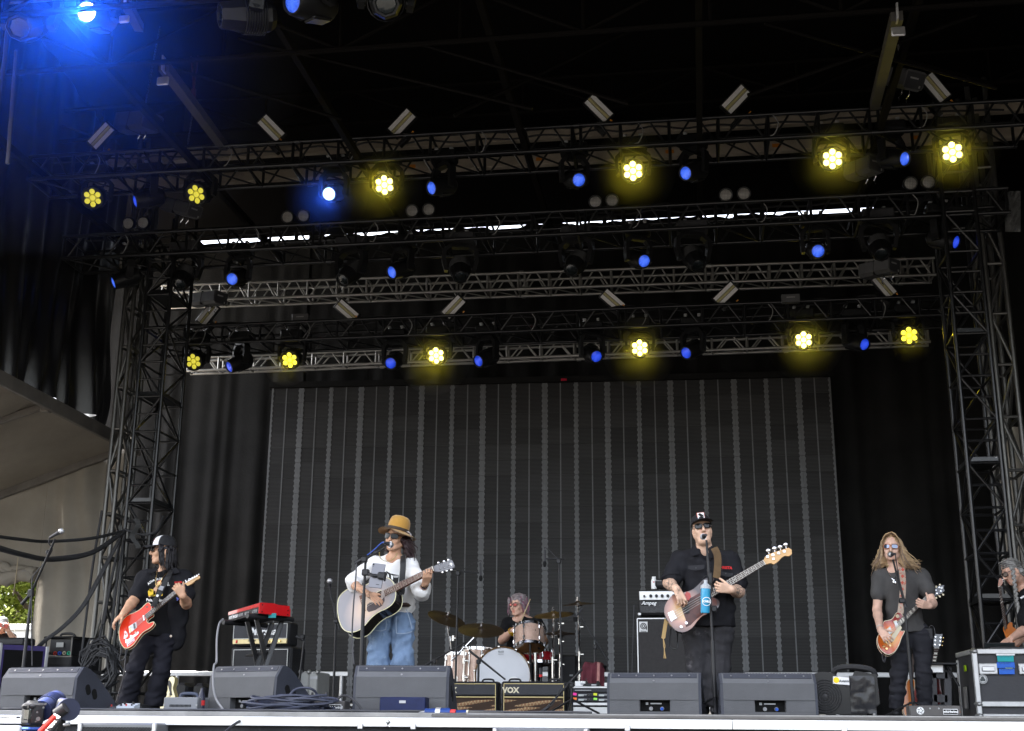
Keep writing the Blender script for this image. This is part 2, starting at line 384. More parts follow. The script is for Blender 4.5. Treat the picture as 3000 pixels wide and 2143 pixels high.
tag(MB().tube([W(22,90,10.9),W(14,180,10.9),W(-10,330,10.9)],0.026,10).build('support_post', rafter_m),'second silver post at the extreme upper left edge','post')
rafter(480, 195, 11.3, 655, 430, 14.6, "square aluminium roof beam sloping down to the front truss at the left")
rafter(2628, 45, 11.0, 2562, 310, 14.4, "square aluminium roof beam sloping down to the front truss at the right")
rafter(368, 6, 9.2, 408, 82, 10.0, "short aluminium bracket beam hanging beside the bright blue light", 0.08)
for i, (u0, v0, Y, w) in enumerate(((1650,395,17.0,0.15),(1650,468,16.6,0.16))):
 p = W(u0, v0, Y); b = MB().box((-2.0, Y, p.z), (16.0, 0.12, w), bev=0.01)
 t = thing("roof_beam", ["tan roof beam seen between the chords of the front truss","tan roof beam with small orange labels under the front truss"][i], "roof beam", (-2.0, Y, p.z), "beams behind the front truss")
 b.build("beam", beam_m, t, world=True)
 if i == 1:
  om = K("orange_label", (0.65,0.22,0.02), 0.6)
  for u in (1205, 1582, 1962, 2275, 2680):
   q = W(u, v0-(u-1650)*0.066, Y-0.07); MB().box((q.x, Y-0.0625, p.z), (0.12, 0.003, 0.055)).build("warning_label", om, t, world=True)
# ---------------------------------------------------------------- tent beside the stage, at the left
tent = thing("tent", "grey brown canvas tent beside the stage with a rolled up door flap", "tent", (XL, 18.5, 0))
Ybk = 18.6
hiR = W(321, 1318, Ybk); loL = W(-60, 1466, Ybk); slope = (hiR.z-loL.z)/(hiR.x-loL.x)
zlo = hiR.z + slope*(-15-hiR.x)
barz = zb_bar
def sag(P0, P1, P2, P3, n, m, amp, seed):
 r = np.random.default_rng(seed); ph = r.uniform(0, 6, 4); rows = []
 nrm = (V(P1)-V(P0)).cross(V(P3)-V(P0)).normalized()
 for j in range(m+1):
  t = j/m; row = []
  for i in range(n+1):
   s = i/n; p = V(P0).lerp(V(P1), s).lerp(V(P3).lerp(V(P2), s), t)
   a = amp*(math.sin(s*9+t*5+ph[0])*0.5 + math.sin(s*21-t*9+ph[1])*0.35 + math.sin(s*5-t*14+ph[2])*0.4)*math.sin(math.pi*min(1, max(0, s*0.96+0.02)))
   row.append(p + nrm*a)
  rows.append(row)
 return rows
MB().grid(sag((XL,12.5,barz), (XL,Ybk,hiR.z+0.05), (-15,Ybk,zlo+0.05), (-15,12.5,zlo+barz-hiR.z), 60, 60, 0.08, 2)).build("roof", tent_m, tent, smooth=180, world=True)
ou, ov = 112, 1676                                 # door opening
oR = W(ou, ov, Ybk); topz = lambda x: hiR.z + 0.16 + slope*(x-hiR.x)
MB().grid(sag((oR.x,Ybk,topz(oR.x)), (hiR.x+0.4,Ybk,topz(hiR.x+0.4)), (hiR.x+0.4,Ybk,-0.8), (oR.x,Ybk,-0.8), 60, 60, 0.11, 3)).build("wall", tent_m, tent, smooth=180, world=True)
MB().grid(sag((-15,Ybk,topz(-15)), (oR.x,Ybk,topz(oR.x)), (oR.x,Ybk,oR.z+0.05), (-15,Ybk,oR.z+0.05), 30, 16, 0.04, 4)).build("wall", tent_m, tent, smooth=180, world=True)
fl = MB()
for k in range(5):                                  # rolled flap: lumpy roll tied up with cords
 pts = []
 for i in range(25):
  x = -12.2 + (oR.x+0.05+12.2)*i/24; pts.append(V((x, Ybk-0.10-0.03*k, oR.z+0.02-0.035*k+0.05*math.sin(x*5+k)-0.03*(i % 6 == 0))))
 fl.tube(pts, [0.09+0.02*math.sin(i*1.3+k) for i in range(25)], 10)
fl.build("rolled_flap", tent_m, tent, world=True)
for u in (50, 118):
 p = W(u, 1660, Ybk-0.3); MB().tube([p+V((0,0,0.14)), p+V((0.02,-0.03,-0.1)), p+V((-0.01,0,-0.45))], 0.008, 5).build("tie_cord", K("cord", (0.5,0.42,0.3)), tent, world=True)
def bar(a, b, w, h, nm="frame_bar"):
 a = V(a); b = V(b); M = frame((a+b)/2, b-a, V((0,0,1))); MB().box((a+b)/2, ((b-a).length, w, h), M.to_3x3(), bev=0.012).build(nm, tentbar_m, tent, world=True)
bar((XL+0.06,12.5,barz-0.03), (XL+0.06,Ybk+0.2,hiR.z+0.02), 0.07, 0.20)
bar((hiR.x+0.2,Ybk-0.1,hiR.z-0.04), (-15,Ybk-0.1,zlo-0.04), 0.08, 0.14)
a = W(130, 1192, 15.9); bar((XL,a.y,barz-0.10), (-15,a.y+0.5,zlo+0.5), 0.07, 0.10)
bar((oR.x+0.03,Ybk-0.03,-0.8), (oR.x+0.03,Ybk-0.03,oR.z+0.1), 0.03, 0.05)
MB().box((XL, a.y, barz-0.14), (0.14,0.12,0.14), bev=0.02).build("clamp", tentbar_m, tent, world=True)
# outside: trees, fence
leaf_m = K("leaf_green", (0.12,0.145,0.022), 0.7, 0, 0.35, 0.8, spec=0.05); leaf2_m = K("leaf_dark", (0.08,0.115,0.018), 0.7, 0, 0.35, 0.8, spec=0.05)
bark_m = K("bark", (0.10,0.075,0.055), 0.9, 0, 0.3, 6, 0.4, 20)
def tree(x, y, h, r, label, seed):
 q = np.random.default_rng(seed); t = thing("tree", label, "tree", (x, y, -1.62), "trees behind the tent")
 tb = MB(); tb.tube([(x,y,-1.62),(x+0.1,y,h*0.3-1.6),(x-0.1,y+0.1,h*0.75-1.6)], [0.22,0.17,0.06], 8)
 for k in range(7):
  a = q.uniform(0, 6.28); z0 = h*(0.25+0.07*k)-1.6; tb.tube([(x,y,z0),(x+math.cos(a)*r*0.45,y+math.sin(a)*r*0.45,z0+h*0.13),(x+math.cos(a)*r*0.8,y+math.sin(a)*r*0.8,z0+h*0.17)], [0.08,0.05,0.02], 5)
 tb.build("trunk", bark_m, t, world=True)
 c = MB(); cl = [(q.normal(0,1,3)) for k in range(34)]
 for d in cl:
  d = d/np.linalg.norm(d); rr = r*q.uniform(0.35,0.95); cc = V((x+d[0]*rr, y+d[1]*rr, -1.62+h*0.58+d[2]*h*0.40*q.uniform(0.4,1)))
  cr = r*q.uniform(0.18,0.36); mi = int(q.random() < 0.4)
  for k in range(190):
   e = q.normal(0,1,3); e /= np.linalg.norm(e); p = cc + V(e*cr*q.uniform(0.5,1.0)); n = V(e + q.normal(0,0.6,3)).normalized()
   ax = n.orthogonal().normalized(); ax.rotate(Matrix.Rotation(q.uniform(0,6.28),3,n)); bx = n.cross(ax); s = q.uniform(0.06,0.13)
   c.add([p-ax*s, p+bx*s*0.5, p+ax*s, p-bx*s*0.5], [(0,1,2,3)], mi)
 c.build("crown", [leaf_m, leaf2_m], t, smooth=0, world=True)
for i, (u, Y, h, r, lb) in enumerate(((-40,31,8.0,2.2,"sunlit leafy tree seen at the left edge of the tent opening"),(40,35,9.5,2.6,"tall yellow green tree in the middle of the tent opening"),(112,33,8.5,2.2,"leafy tree seen beside the right edge of the tent opening"),(200,42,10,3.0,"leafy tree hidden mostly behind the tent wall"),(330,38,8,2.4,"leafy tree showing through the tower beside the tent"),(-140,40,10,3.0,"leafy tree beyond the left edge of the picture"))):
 p = W(u, 1900, Y); tree(p.x, Y, h, r, lb, 20+i)
fc = thing("fence", "white vinyl panel fence in front of the trees", "fence", (-20, 27.5, -1.62))
fm = K("fence_white", (0.8,0.79,0.75), 0.5, 0, 0.05, 3)
zft = W(100, 1838, 27.5).z
for k in range(40):
 x = -21+0.3*k; MB().box((x, 27.5, (zft-1.62)/2-0.03), (0.288, 0.04, zft+1.55), bev=0.006).build("panel", fm, fc, world=True)
MB().box((-15, 27.46, zft), (12.6, 0.09, 0.13), bev=0.01).build("top_rail", fm, fc, world=True)
# ---------------------------------------------------------------- LED wall
face_m = bpy.data.materials.new("led_face"); face_m.use_nodes = True
nt = face_m.node_tree; bs = nt.nodes["Principled BSDF"]; bs.inputs["Roughness"].default_value = 0.5; bs.inputs["Specular IOR Level"].default_value = 0.15
tc = nt.nodes.new("ShaderNodeTexCoord"); wv = nt.nodes.new("ShaderNodeTexWave"); wv.bands_direction = 'Z'; wv.inputs["Scale"].default_value = 14.0
nt.links.new(tc.outputs["Object"], wv.inputs["Vector"])
cr = nt.nodes.new("ShaderNodeMix"); cr.data_type = 'RGBA'; cr.inputs[6].default_value = (0.029,0.0285,0.029,1); cr.inputs[7].default_value = (0.070,0.069,0.070,1)
oi = nt.nodes.new("ShaderNodeObjectInfo"); mm = nt.nodes.new("ShaderNodeMapRange"); mm.inputs[3].default_value = 0.78; mm.inputs[4].default_value = 1.18
m2 = nt.nodes.new("ShaderNodeMix"); m2.data_type = 'RGBA'; m2.blend_type = 'MULTIPLY'; m2.inputs[0].default_value = 1
nt.links.new(oi.outputs["Random"], mm.inputs[0]); nt.links.new(wv.outputs["Fac"], cr.inputs[0]); nt.links.new(cr.outputs[2], m2.inputs[6]); nt.links.new(mm.outputs[0], m2.inputs[7]); nt.links.new(m2.outputs[2], bs.inputs["Base Color"])
strip_m = K("led_strip", (0.20,0.204,0.212), 0.55, 0, 0.15, 5)
dx = (scrR-scrL); dx.z = 0; PW = dx.length/18; PH = PW*0.5; ex = dx.normalized(); ey = V((-ex.y, ex.x, 0))
zTop = W(1620, 1122, 20.2).z; NR = 20; zBot = zTop - NR*PH
led = thing("screen", "tall black LED video wall of tiled panels behind the drummer", "screen", Matrix(((ex.x,ey.x,0,scrL.x),(ex.y,ey.y,0,scrL.y),(0,0,1,zBot),(0,0,0,1))))
MB().box((PW*9, 0.08, NR*PH/2), (18*PW, 0.06, NR*PH)).build("backing", black_plastic, led)
def led_panel(l, r):
 b = MB(); w, h = PW/2-0.0015, PH-0.003; y = 0.0
 b.box((0, 0.02, PH/2), (2*w, 0.04, h))
 b.box((0, -0.002, PH/2), (0.019, 0.006, h), mi=1)
 for sgn, hw in ((-1, l), (1, r)):
  out = [(sgn*w, 0.0035), (sgn*w, PH-0.0035)]; prof = []
  for k in range(3):
   z0 = 0.0035 + h*k/3; q = h/3
   for (f, wd) in ((0.0,0),(0.16,0),(0.26,0.011),(0.62,0.011),(0.72,0),(1.0,0)): prof.append((sgn*(w-hw-wd), z0+q*f))
  loop = out[:1] + prof + out[1:]; loop = [loop[0]] + loop[1:-1] + [loop[-1]]
  b.loft([V((x, -0.006, z)) for x, z in loop], [V((x, 0.001, z)) for x, z in loop], mi=1)
 return b.mesh("led_panel_mesh", [face_m, strip_m])
pA, pB = led_panel(0.028, 0.040), led_panel(0.040, 0.028)
bulk = MB()
for r in range(NR-1, -1, -1):
 for c in range(18):
  M = Matrix.Translation((PW*(c+0.5), 0, PH*r))
  if r >= NR-16: link("panel", pA if c % 2 == 0 else pB, led, M)
for r in range(NR-16):
 for c in range(18):
  me = pA if c % 2 == 0 else pB; o = len(bulk.v); bulk.add([v.co + V((PW*(c+0.5), 0, PH*r)) for v in me.vertices], [tuple(p.vertices) for p in me.polygons])
  bulk.m[-len(me.polygons):] = [p.material_index for p in me.polygons]
ob = bulk.build("panel_rows", [face_m, strip_m], led); ob["kind"] = "stuff"
MB().box((PW*9, 0.03, -0.04), (18*PW, 0.1, 0.07)).build("bottom_rail", alu, led)
MB().box((PW*9, 0.03, NR*PH+0.06), (18*PW+0.1, 0.12, 0.10)).build("header", drape_m, led)
p = W(1652, 1113, 20.1); tag(MB().box(p, (0.1,0.01,0.04), bev=0.003).build("tape_tag", K("red_tape", (0.5,0.01,0.04))), "small red tape tag above the LED wall", "tape")
# ---------------------------------------------------------------- trusses
TR = {}
def truss(key, label, tl, tr_, bl, bb, Y, m, r=0.024, bay=0.62, joints=6, single=False):
 tl3 = W(*tl, Y); z1 = tl3.z; b3 = Wz(*tr_, z1); d = (b3-tl3); L = d.length; d.normalize()
 zb = W(*bl, Y).z; bk = Wz(*bb, zb); back = V((-d.y, d.x, 0)); dep = max(0.2, (bk-tl3).dot(back)); dep = min(dep, 0.62)
 t = thing("truss", label, "truss", frame(tl3, d, V((0,0,1))), "lighting trusses over the stage"); TR[key] = dict(o=t, a=tl3, d=d, L=L, zt=z1, zb=zb, dep=dep, back=back)
 h = z1-zb; P = lambda s, y, z: tl3 + d*s + back*(dep if y else 0) + V((0,0,-h if z else 0))
 for y in (0,1):
  for z in (0,1): rod(t, P(-0.03,y,z), P(L+0.03,y,z), r, m, "chord", 10)
 n = max(2, round(L/bay)); p = L/n
 for k in range(n+1):
  s = k*p; jt = (k % joints == 0)
  for y in (0,1):
   rod(t, P(s,y,0), P(s,y,1), r*0.8, m, "brace")
   if jt and 0 < k < n: rod(t, P(s+0.11,y,0), P(s+0.11,y,1), r*0.8, m, "brace")
  for z in (0,1): rod(t, P(s,0,z), P(s,1,z), r*0.7, m, "brace")
  if jt and 0 < k < n:
   for y in (0,1):
    for z in (0,1): rod(t, P(s+0.02,y,z), P(s+0.09,y,z), r*1.45, m, "coupler", 10)
  if k < n:
   for y in (0,1):
    rod(t, P(s+0.10*p,y,1), P(s+0.44*p,y,0), r*0.55, m, "brace"); rod(t, P(s+0.60*p,y,0), P(s+0.92*p,y,1), r*0.55, m, "brace")
   rod(t, P(s+0.05*p,0,1), P(s+0.95*p,1,1), r*0.5, m, "brace")
 return t
s2 = lambda f, x, y: f(x, y)
q1, q2, q3 = zm(0,0,2.274), zm(2000,0,2.274), zm(0,600,2.274); q4 = zm(2000,600,2.274)
truss("front", "foremost black lighting truss, the highest and longest of the five", q1(210,1047), q2(2274,665), q1(190,1195), q1(330,1338), 14.4, black_metal, 0.026)
TR_L = TR["front"]
truss("second", "second black lighting truss from the front carrying the blinder pairs", q3(435,215), q2(2150,1255), q3(420,360), q3(550,465), 15.7, black_metal, 0.026)
truss("third", "rearmost black lighting truss, lowest of the black ones", q3(985,822), q4(1870,600), q3(950,940), q3(1130,1020), 17.4, black_metal, 0.024)
truss("silver1", "upper bare silver truss between the second and third black trusses", q3(1085,540), q4(1665,355), q3(1080,645), q3(1125,690), 18.7, silver_metal, 0.024, 0.5)
truss("silver2", "lower bare silver truss above the LED wall", (552,1050), q4(1630,820), (537,1088), (566,1095), 19.2, silver_metal, 0.024, 0.55)
for key, lb in (("front","along the foremost truss"),("second","along the second truss"),("third","along the rearmost black truss")):
 T = TR[key]
 for k in range(2):
  pts = []
  n = 60
  for i in range(n+1):
   s = 0.15+(T["L"]-0.3)*i/n; pts.append(T["a"] + T["d"]*s + T["back"]*(0.12+0.2*k+0.03*math.sin(i*1.7)) + V((0,0,0.03+0.05*abs(math.sin(i*0.9+k))*(0.5+0.5*math.sin(i*0.37)))))
  tag(MB().tube(smoothpath(pts,2), 0.014, 5).build("power_cable", cable_m), ("black cable bundle lying %s, front strand" if k == 0 else "black cable bundle lying %s, rear strand") % lb, "cable")
 for k in range(7):                               # loose loops hanging off the chords
  s = T["L"]*(0.06+0.14*k+0.02*rng.random()); a = T["a"]+T["d"]*s; pts = [a, a+T["d"]*0.07+V((0,-0.02,-0.13)), a+T["d"]*0.02+V((0,-0.02,-0.26-0.05*rng.random())), a-T["d"]*0.04+V((0,0,-0.3))]
  tag(MB().tube(smoothpath(pts,4), 0.007, 5).build("safety_wire", K("wire_grey", (0.3,0.3,0.3), 0.5)), "grey safety wire looped on the %s truss, %s from left" % ({"front":"foremost","second":"second","third":"rearmost black"}[key], ["first","second","third","fourth","fifth","sixth","seventh"][k]), "wire", "safety wires on the trusses")
# ================================================================ LIGHTING FIXTURES
fix_m = K("fixture_black", (0.011,0.011,0.012), 0.42, 0, 0.2, 6, 0.05, 80)
fix2_m = K("fixture_grey", (0.045,0.045,0.05), 0.5, 0, 0.2, 6, 0.05, 80)
darkglass = K("dark_glass", (0.012,0.016,0.016), 0.05, 0, 0.5, 9, coat=1.0)
def lens_mat(name, col, es, deep, scale=26):
 m = bpy.data.materials.new(name); m.use_nodes = True; nt = m.node_tree; b = nt.nodes["Principled BSDF"]
 b.inputs["Base Color"].default_value = (*deep, 1); b.inputs["Roughness"].default_value = 0.1
 tc = nt.nodes.new("ShaderNodeTexCoord"); v = nt.nodes.new("ShaderNodeTexNoise"); v.inputs["Scale"].default_value = scale; v.inputs["Detail"].default_value = 3; v.inputs["Distortion"].default_value = 1.5
 nt.links.new(tc.outputs["Object"], v.inputs["Vector"])
 r = nt.nodes.new("ShaderNodeValToRGB"); r.color_ramp.elements[0].position = 0.38; r.color_ramp.elements[0].color = (*[c*0.45 for c in col], 1)
 r.color_ramp.elements[1].position = 0.66; r.color_ramp.elements[1].color = (*[min(1, c*1.0+0.03) for c in col], 1)
 mu = nt.nodes.new("ShaderNodeVectorMath"); mu.operation = 'MULTIPLY'; mu.inputs[1].default_value = (1,0,1); ln = nt.nodes.new("ShaderNodeVectorMath"); ln.operation = 'LENGTH'; nt.links.new(tc.outputs["Object"], mu.inputs[0]); nt.links.new(mu.outputs[0], ln.inputs[0])
 fa = nt.nodes.new("ShaderNodeMath"); fa.operation = 'MULTIPLY_ADD'; fa.inputs[1].default_value = -4.0; fa.inputs[2].default_value = 0.20; nt.links.new(ln.outputs["Value"], fa.inputs[0]); ad = nt.nodes.new("ShaderNodeMath"); nt.links.new(fa.outputs[0], ad.inputs[0]); nt.links.new(v.outputs["Fac"], ad.inputs[1])
 nt.links.new(ad.outputs[0], r.inputs[0]); nt.links.new(r.outputs[0], b.inputs["Emission Color"]); b.inputs["Emission Strength"].default_value = es
 return m
def glow_mat(name, col, es):
 m = bpy.data.materials.new(name); m.use_nodes = True; b = m.node_tree.nodes["Principled BSDF"]
 b.inputs["Base Color"].default_value = (*col, 1); b.inputs["Roughness"].default_value = 0.2
 b.inputs["Emission Color"].default_value = (*col, 1); b.inputs["Emission Strength"].default_value = es; return m
blue_l = lens_mat("lens_blue", (0.015,0.075,0.95), 0.115, (0.02,0.05,0.3))
blue_l2 = lens_mat("lens_pale_blue", (0.045,0.15,1.0), 0.15, (0.02,0.05,0.3))
blue_hot = glow_mat("lens_hot_blue", (0.22,0.45,1.0), 1.2); blue_hot2 = glow_mat("lens_hottest", (0.55,0.68,1.0), 14.0)
yel_hot = glow_mat("cell_hot_yellow", (1.0,0.86,0.15), 1.1); yel_mid = glow_mat("cell_mid_yellow", (0.95,0.80,0.06), 0.26); yel_dim = glow_mat("cell_dim_yellow", (0.70,0.62,0.06), 0.11)
yel_ring = {"hot": glow_mat("dish_hot", (0.92,0.70,0.012), 0.60), "mid": glow_mat("dish_mid", (0.6,0.52,0.02), 0.055), "dim": glow_mat("dish_dim", (0.36,0.33,0.02), 0.05)}
RX = lambda a: Matrix.Rotation(a, 4, 'X'); RZm = lambda a: Matrix.Rotation(a, 4, 'Z'); RY = lambda a: Matrix.Rotation(a, 4, 'Y'); TT = Matrix.Translation
# meshes shared by all fixtures of a kind ------------------------------------------------
def base_mesh(w, d, h, m):
 b = MB(); b.box((0,0,0.11), (w,d,h), bev=0.02); b.box((0,-d/2-0.002,0.11), (w*0.62,0.008,h*0.55), bev=0.003); return b.mesh("fixture_base", m)
def panel_mesh():
 b = MB()
 for x in (-0.07,-0.05,0.0,0.02,0.085): b.box((x,-0.122,0.11), (0.012,0.004,0.018))
 b.box((0.085,-0.1205,0.11), (0.05,0.004,0.035)); return b.mesh("fixture_panel", K("panel_print", (0.28,0.29,0.3), 0.4))
def clamp_mesh(): return MB().cyl((-0.1,0.02,0.17),(-0.1,0.02,0.235),0.022).cyl((0.1,0.02,0.17),(0.1,0.02,0.235),0.022).box((-0.1,0.02,0.24),(0.05,0.09,0.03),bev=0.008).box((0.1,0.02,0.24),(0.05,0.09,0.03),bev=0.008).mesh("fixture_clamp", alu)
def yoke_mesh(hw, drop, th, bow=0.0, d=0.10):
 b = MB(); z0 = 0.03
 out = [(-hw*0.62,z0),(hw*0.62,z0),(hw+bow,z0-0.10),(hw+bow*1.3,-drop*0.62),(hw,-drop-0.05),(hw-th,-drop-0.05),(hw-th+bow*1.1,-drop*0.6),(hw-th+bow*0.8,z0-0.13),(hw*0.55,z0-0.065),(-hw*0.55,z0-0.065),(-hw+th-bow*0.8,z0-0.13),(-hw+th-bow*1.1,-drop*0.6),(-hw+th,-drop-0.05),(-hw,-drop-0.05),(-hw-bow*1.3,-drop*0.62),(-hw-bow,z0-0.10)]
 # built as convex pieces so the concave outline fills cleanly
 def q(i, j, k, l):
  P = [out[n] for n in (i,j,k,l)]; b.loft([V((x,-d/2,z)) for x,z in P], [V((x,d/2,z)) for x,z in P])
 q(0,1,8,9); q(1,2,7,8); q(2,3,6,7); q(3,4,5,6); q(9,10,15,0); q(10,11,14,15); q(11,12,13,14)
 b.cyl((-hw-0.008,0,-drop),(-hw+th+0.01,0,-drop),0.045,n=14); b.cyl((hw-th-0.01,0,-drop),(hw+0.008,0,-drop),0.045,n=14)
 return b.mesh("fixture_yoke", fix_m, 30)
def lens_disc(r, y, m, dome=0.012):
 return MB().lathe([(0.0001,dome),(r*0.5,dome*0.8),(r*0.85,dome*0.35),(r,0)], TT((0,y,0)) @ RX(R_(90)), 22).mesh("lens_mesh", m)
AX = RX(R_(90))                                    # lathe axis -> -Y (towards the audience)
beam_head = MB().lathe([(0.0001,-0.20),(0.085,-0.19),(0.118,-0.15),(0.124,-0.06),(0.122,0.05),(0.112,0.14),(0.104,0.205),(0.097,0.222),(0.084,0.222),(0.080,0.205),(0.0001,0.204)], AX, 22)
beam_head.box((0,0.02,0.118),(0.12,0.20,0.03),bev=0.012).box((0,0.02,-0.118),(0.12,0.20,0.03),bev=0.012)
beam_head = beam_head.mesh("beam_head", fix_m, 35)
wash_head = MB().lathe([(0.0001,-0.13),(0.11,-0.12),(0.150,-0.07),(0.160,0.02),(0.160,0.115),(0.152,0.13),(0.141,0.13),(0.137,0.118),(0.0001,0.10)], AX, 24)
for k in range(12):
 a = k*math.pi/6; wash_head.box((0.148*math.cos(a),0.03,0.148*math.sin(a)),(0.03,0.10,0.02),Matrix.Rotation(-a,3,'Y'),bev=0.006)
wash_head = wash_head.mesh("wash_head", fix_m, 35)
prof_head = MB().lathe([(0.0001,-0.22),(0.10,-0.21),(0.142,-0.16),(0.150,0.0),(0.146,0.10),(0.128,0.19),(0.124,0.25),(0.112,0.27),(0.096,0.27),(0.090,0.25),(0.0001,0.248)], AX, 8)
for k in range(9): prof_head.lathe([(0.157,-0.12+0.022*k),(0.163,-0.115+0.022*k),(0.163,-0.108+0.022*k),(0.157,-0.104+0.022*k)], AX, 16)
prof_head = prof_head.mesh("profile_head", fix_m, 30)
m_base = base_mesh(0.36,0.24,0.13,fix_m); m_base2 = base_mesh(0.46,0.30,0.15,fix2_m); m_panel = panel_mesh(); m_clamp = clamp_mesh()
m_yoke = yoke_mesh(0.185,0.30,0.045,0.01); m_yokew = yoke_mesh(0.215,0.27,0.035,0.012); m_yokep = yoke_mesh(0.235,0.36,0.055,0.035,0.12)
L_blue, L_blue2, L_hot, L_hot2 = (lens_disc(0.081,-0.206,m) for m in (blue_l, blue_l2, blue_hot, blue_hot2))
L_dark = lens_disc(0.094,-0.250,darkglass,0.02)
cellm = {k: MB().ball((0,0,0),(0.038,0.022,0.038),12).mesh("cell_mesh", m) for k, m in (("hot",yel_hot),("mid",yel_mid),("dim",yel_dim))}
dishm = {k: MB().lathe([(0.136,0),(0.0001,0)], TT((0,-0.108,0)) @ AX, 24).mesh("dish_mesh", m) for k, m in yel_ring.items()}
def spot(parent, col, e, y, halo_kind, r=0.06):
 l = bpy.data.lights.new("lamp_light", 'SPOT'); l.energy = e; l.color = col; l.spot_size = R_(104 if halo_kind < 4 else 150); l.spot_blend = 1.0; l.shadow_soft_size = r
 o = link("lamp_light", l, parent, TT((0,y,0)) @ RX(R_(-80))); c = WM[o.name].translation
 rs, dens = {2: (0.55,0.10), 1: (0.36,0.10), 3: (0.55,0.10), 4: (2.1,0.008)}[halo_kind]
 s = MB().ball((0,0,0), rs, 28).mesh("lamp_halo_mesh", lamp_halo(dens), 180); s = link("lamp_halo", s, None, TT(c+V((0,-0.12*rs,-0.1*rs)))); s["kind"] = "stuff"; s.display_type = 'WIRE'; return o  # lens glow round each lamp, drawn as an added volume ball
def lamp_halo(d):
 nm = "lamp_halo_%g" % d
 if nm in MATS: return MATS[nm]
 m = bpy.data.materials.new(nm); m.use_nodes = True; n = m.node_tree.nodes
 for q in list(n):
  if q.type == 'BSDF_PRINCIPLED': n.remove(q)
 pv = n.new("ShaderNodeVolumePrincipled"); pv.inputs["Density"].default_value = d; pv.inputs["Color"].default_value = (0.9,0.92,0.95,1); pv.inputs["Anisotropy"].default_value = 0.6
 m.node_tree.links.new(pv.outputs[0], n["Material Output"].inputs["Volume"]); MATS[nm] = m; return m
def fixture(kind, T, u, v, pan, tilt, label, group, s=1.0, mode="dim", Y=None):
 """a moving head hung under truss T with its lens where the photograph shows it"""
 piv, yl = {"beam": (0.30,0.21), "wash": (0.27,0.12), "profile": (0.36,0.26)}[kind]
 if Y is None:
  q = W(u, v, T["a"].y); sx = (q-T["a"]).dot(T["d"]); Y = (T["a"]+T["d"]*sx+T["back"]*T["dep"]*0.45).y - yl*0.6
 p = W(u, v, Y); pan = R_(pan); tilt = R_(tilt)
 dirv = (RZm(pan) @ RX(tilt)).to_3x3() @ V((0,-1,0)); pivot = p - dirv*yl*s; root = pivot + V((0,0,piv*s))
 t = thing({"beam":"beam_light","wash":"wash_light","profile":"profile_light"}[kind], label, "stage light", TT(root) @ Matrix.Diagonal((s,s,s,1)), group)
 WM[t.name] = TT(root) @ Matrix.Diagonal((s,s,s,1))
 link("base", m_base2 if kind == "profile" else m_base, t); link("control_panel", m_panel, t, TT((0,-0.03,0)) if kind == "profile" else None); link("clamp", m_clamp, t)
 link("yoke", {"beam":m_yoke,"wash":m_yokew,"profile":m_yokep}[kind], t, RZm(pan))
 h = link("head", {"beam":beam_head,"wash":wash_head,"profile":prof_head}[kind], t, TT((0,0,-piv)) @ RZm(pan) @ RX(tilt))
 if kind == "beam":
  link("lens", {"dim":L_blue,"pale":L_blue2,"hot":L_hot,"hottest":L_hot2}[mode], h)
  if mode == "hot": spot(h, (0.03,0.13,1.0), 5, -0.26, 3)
  if mode == "hottest": spot(h, (0.013,0.11,1.0), 820, -0.30, 4, 0.05)
 elif kind == "profile": link("lens", L_dark, h)
 else:
  link("dish", dishm[mode], h)
  for k in range(7):
   a = k*math.pi/3+math.pi/6; rr = 0 if k == 6 else 0.088; link("lens", cellm[mode], h, TT((rr*math.cos(a),-0.112,rr*math.sin(a))))
  if mode == "hot": spot(h, (1.0,0.80,0.03), 3.0, -0.20, 2)
  if mode == "mid": spot(h, (1.0,0.80,0.03), 1.4, -0.20, 1)
 return t, root
ordn = ["first","second","third","fourth","fifth","sixth"]
GW = "yellow seven cell wash lights"; GB = "blue beam lights on the trusses"; GP = "unlit profile lights"
wl_ = [("front",205,440,8,30,"dim","dim yellow wash light of seven cells near the left end of the foremost truss"),
 ("front",435,432,-6,30,"dim","pale yellow wash light of seven cells, second from left on the foremost truss"),
 ("front",853,411,0,22,"hot","glaring yellow wash light right of the bright blue beam on the foremost truss"),
 ("front",1405,380,0,22,"hot","glaring yellow wash light at the middle of the foremost truss"),
 ("front",1848,353,0,22,"hot","glaring yellow wash light left of the rightmost blue beam on the foremost truss"),
 ("front",2114,338,-14,22,"hot","glaring yellow wash light at the right end of the foremost truss"),
 ("third",429,803,0,30,"dim","dim yellow wash light at the left end of the rearmost black truss"),
 ("third",643,800,0,30,"mid","half lit yellow wash light, second from left on the rearmost black truss"),
 ("third",968,790,0,22,"hot","glaring yellow wash light left of centre on the rearmost black truss"),
 ("third",1420,773,0,22,"hot","glaring yellow wash light right of centre on the rearmost black truss"),
 ("third",1784,755,0,22,"hot","glaring yellow wash light, second from right on the rearmost black truss"),
 ("third",2018,745,-8,24,"mid","yellow wash light with bright cells at the right end of the rearmost black truss")]
for (k,x,y,pan,tilt,mode,lb) in wl_: fixture("wash", TR[k], *zO(x,y), pan, tilt, lb, GW, 1.0 if k == "front" else 0.97, mode)
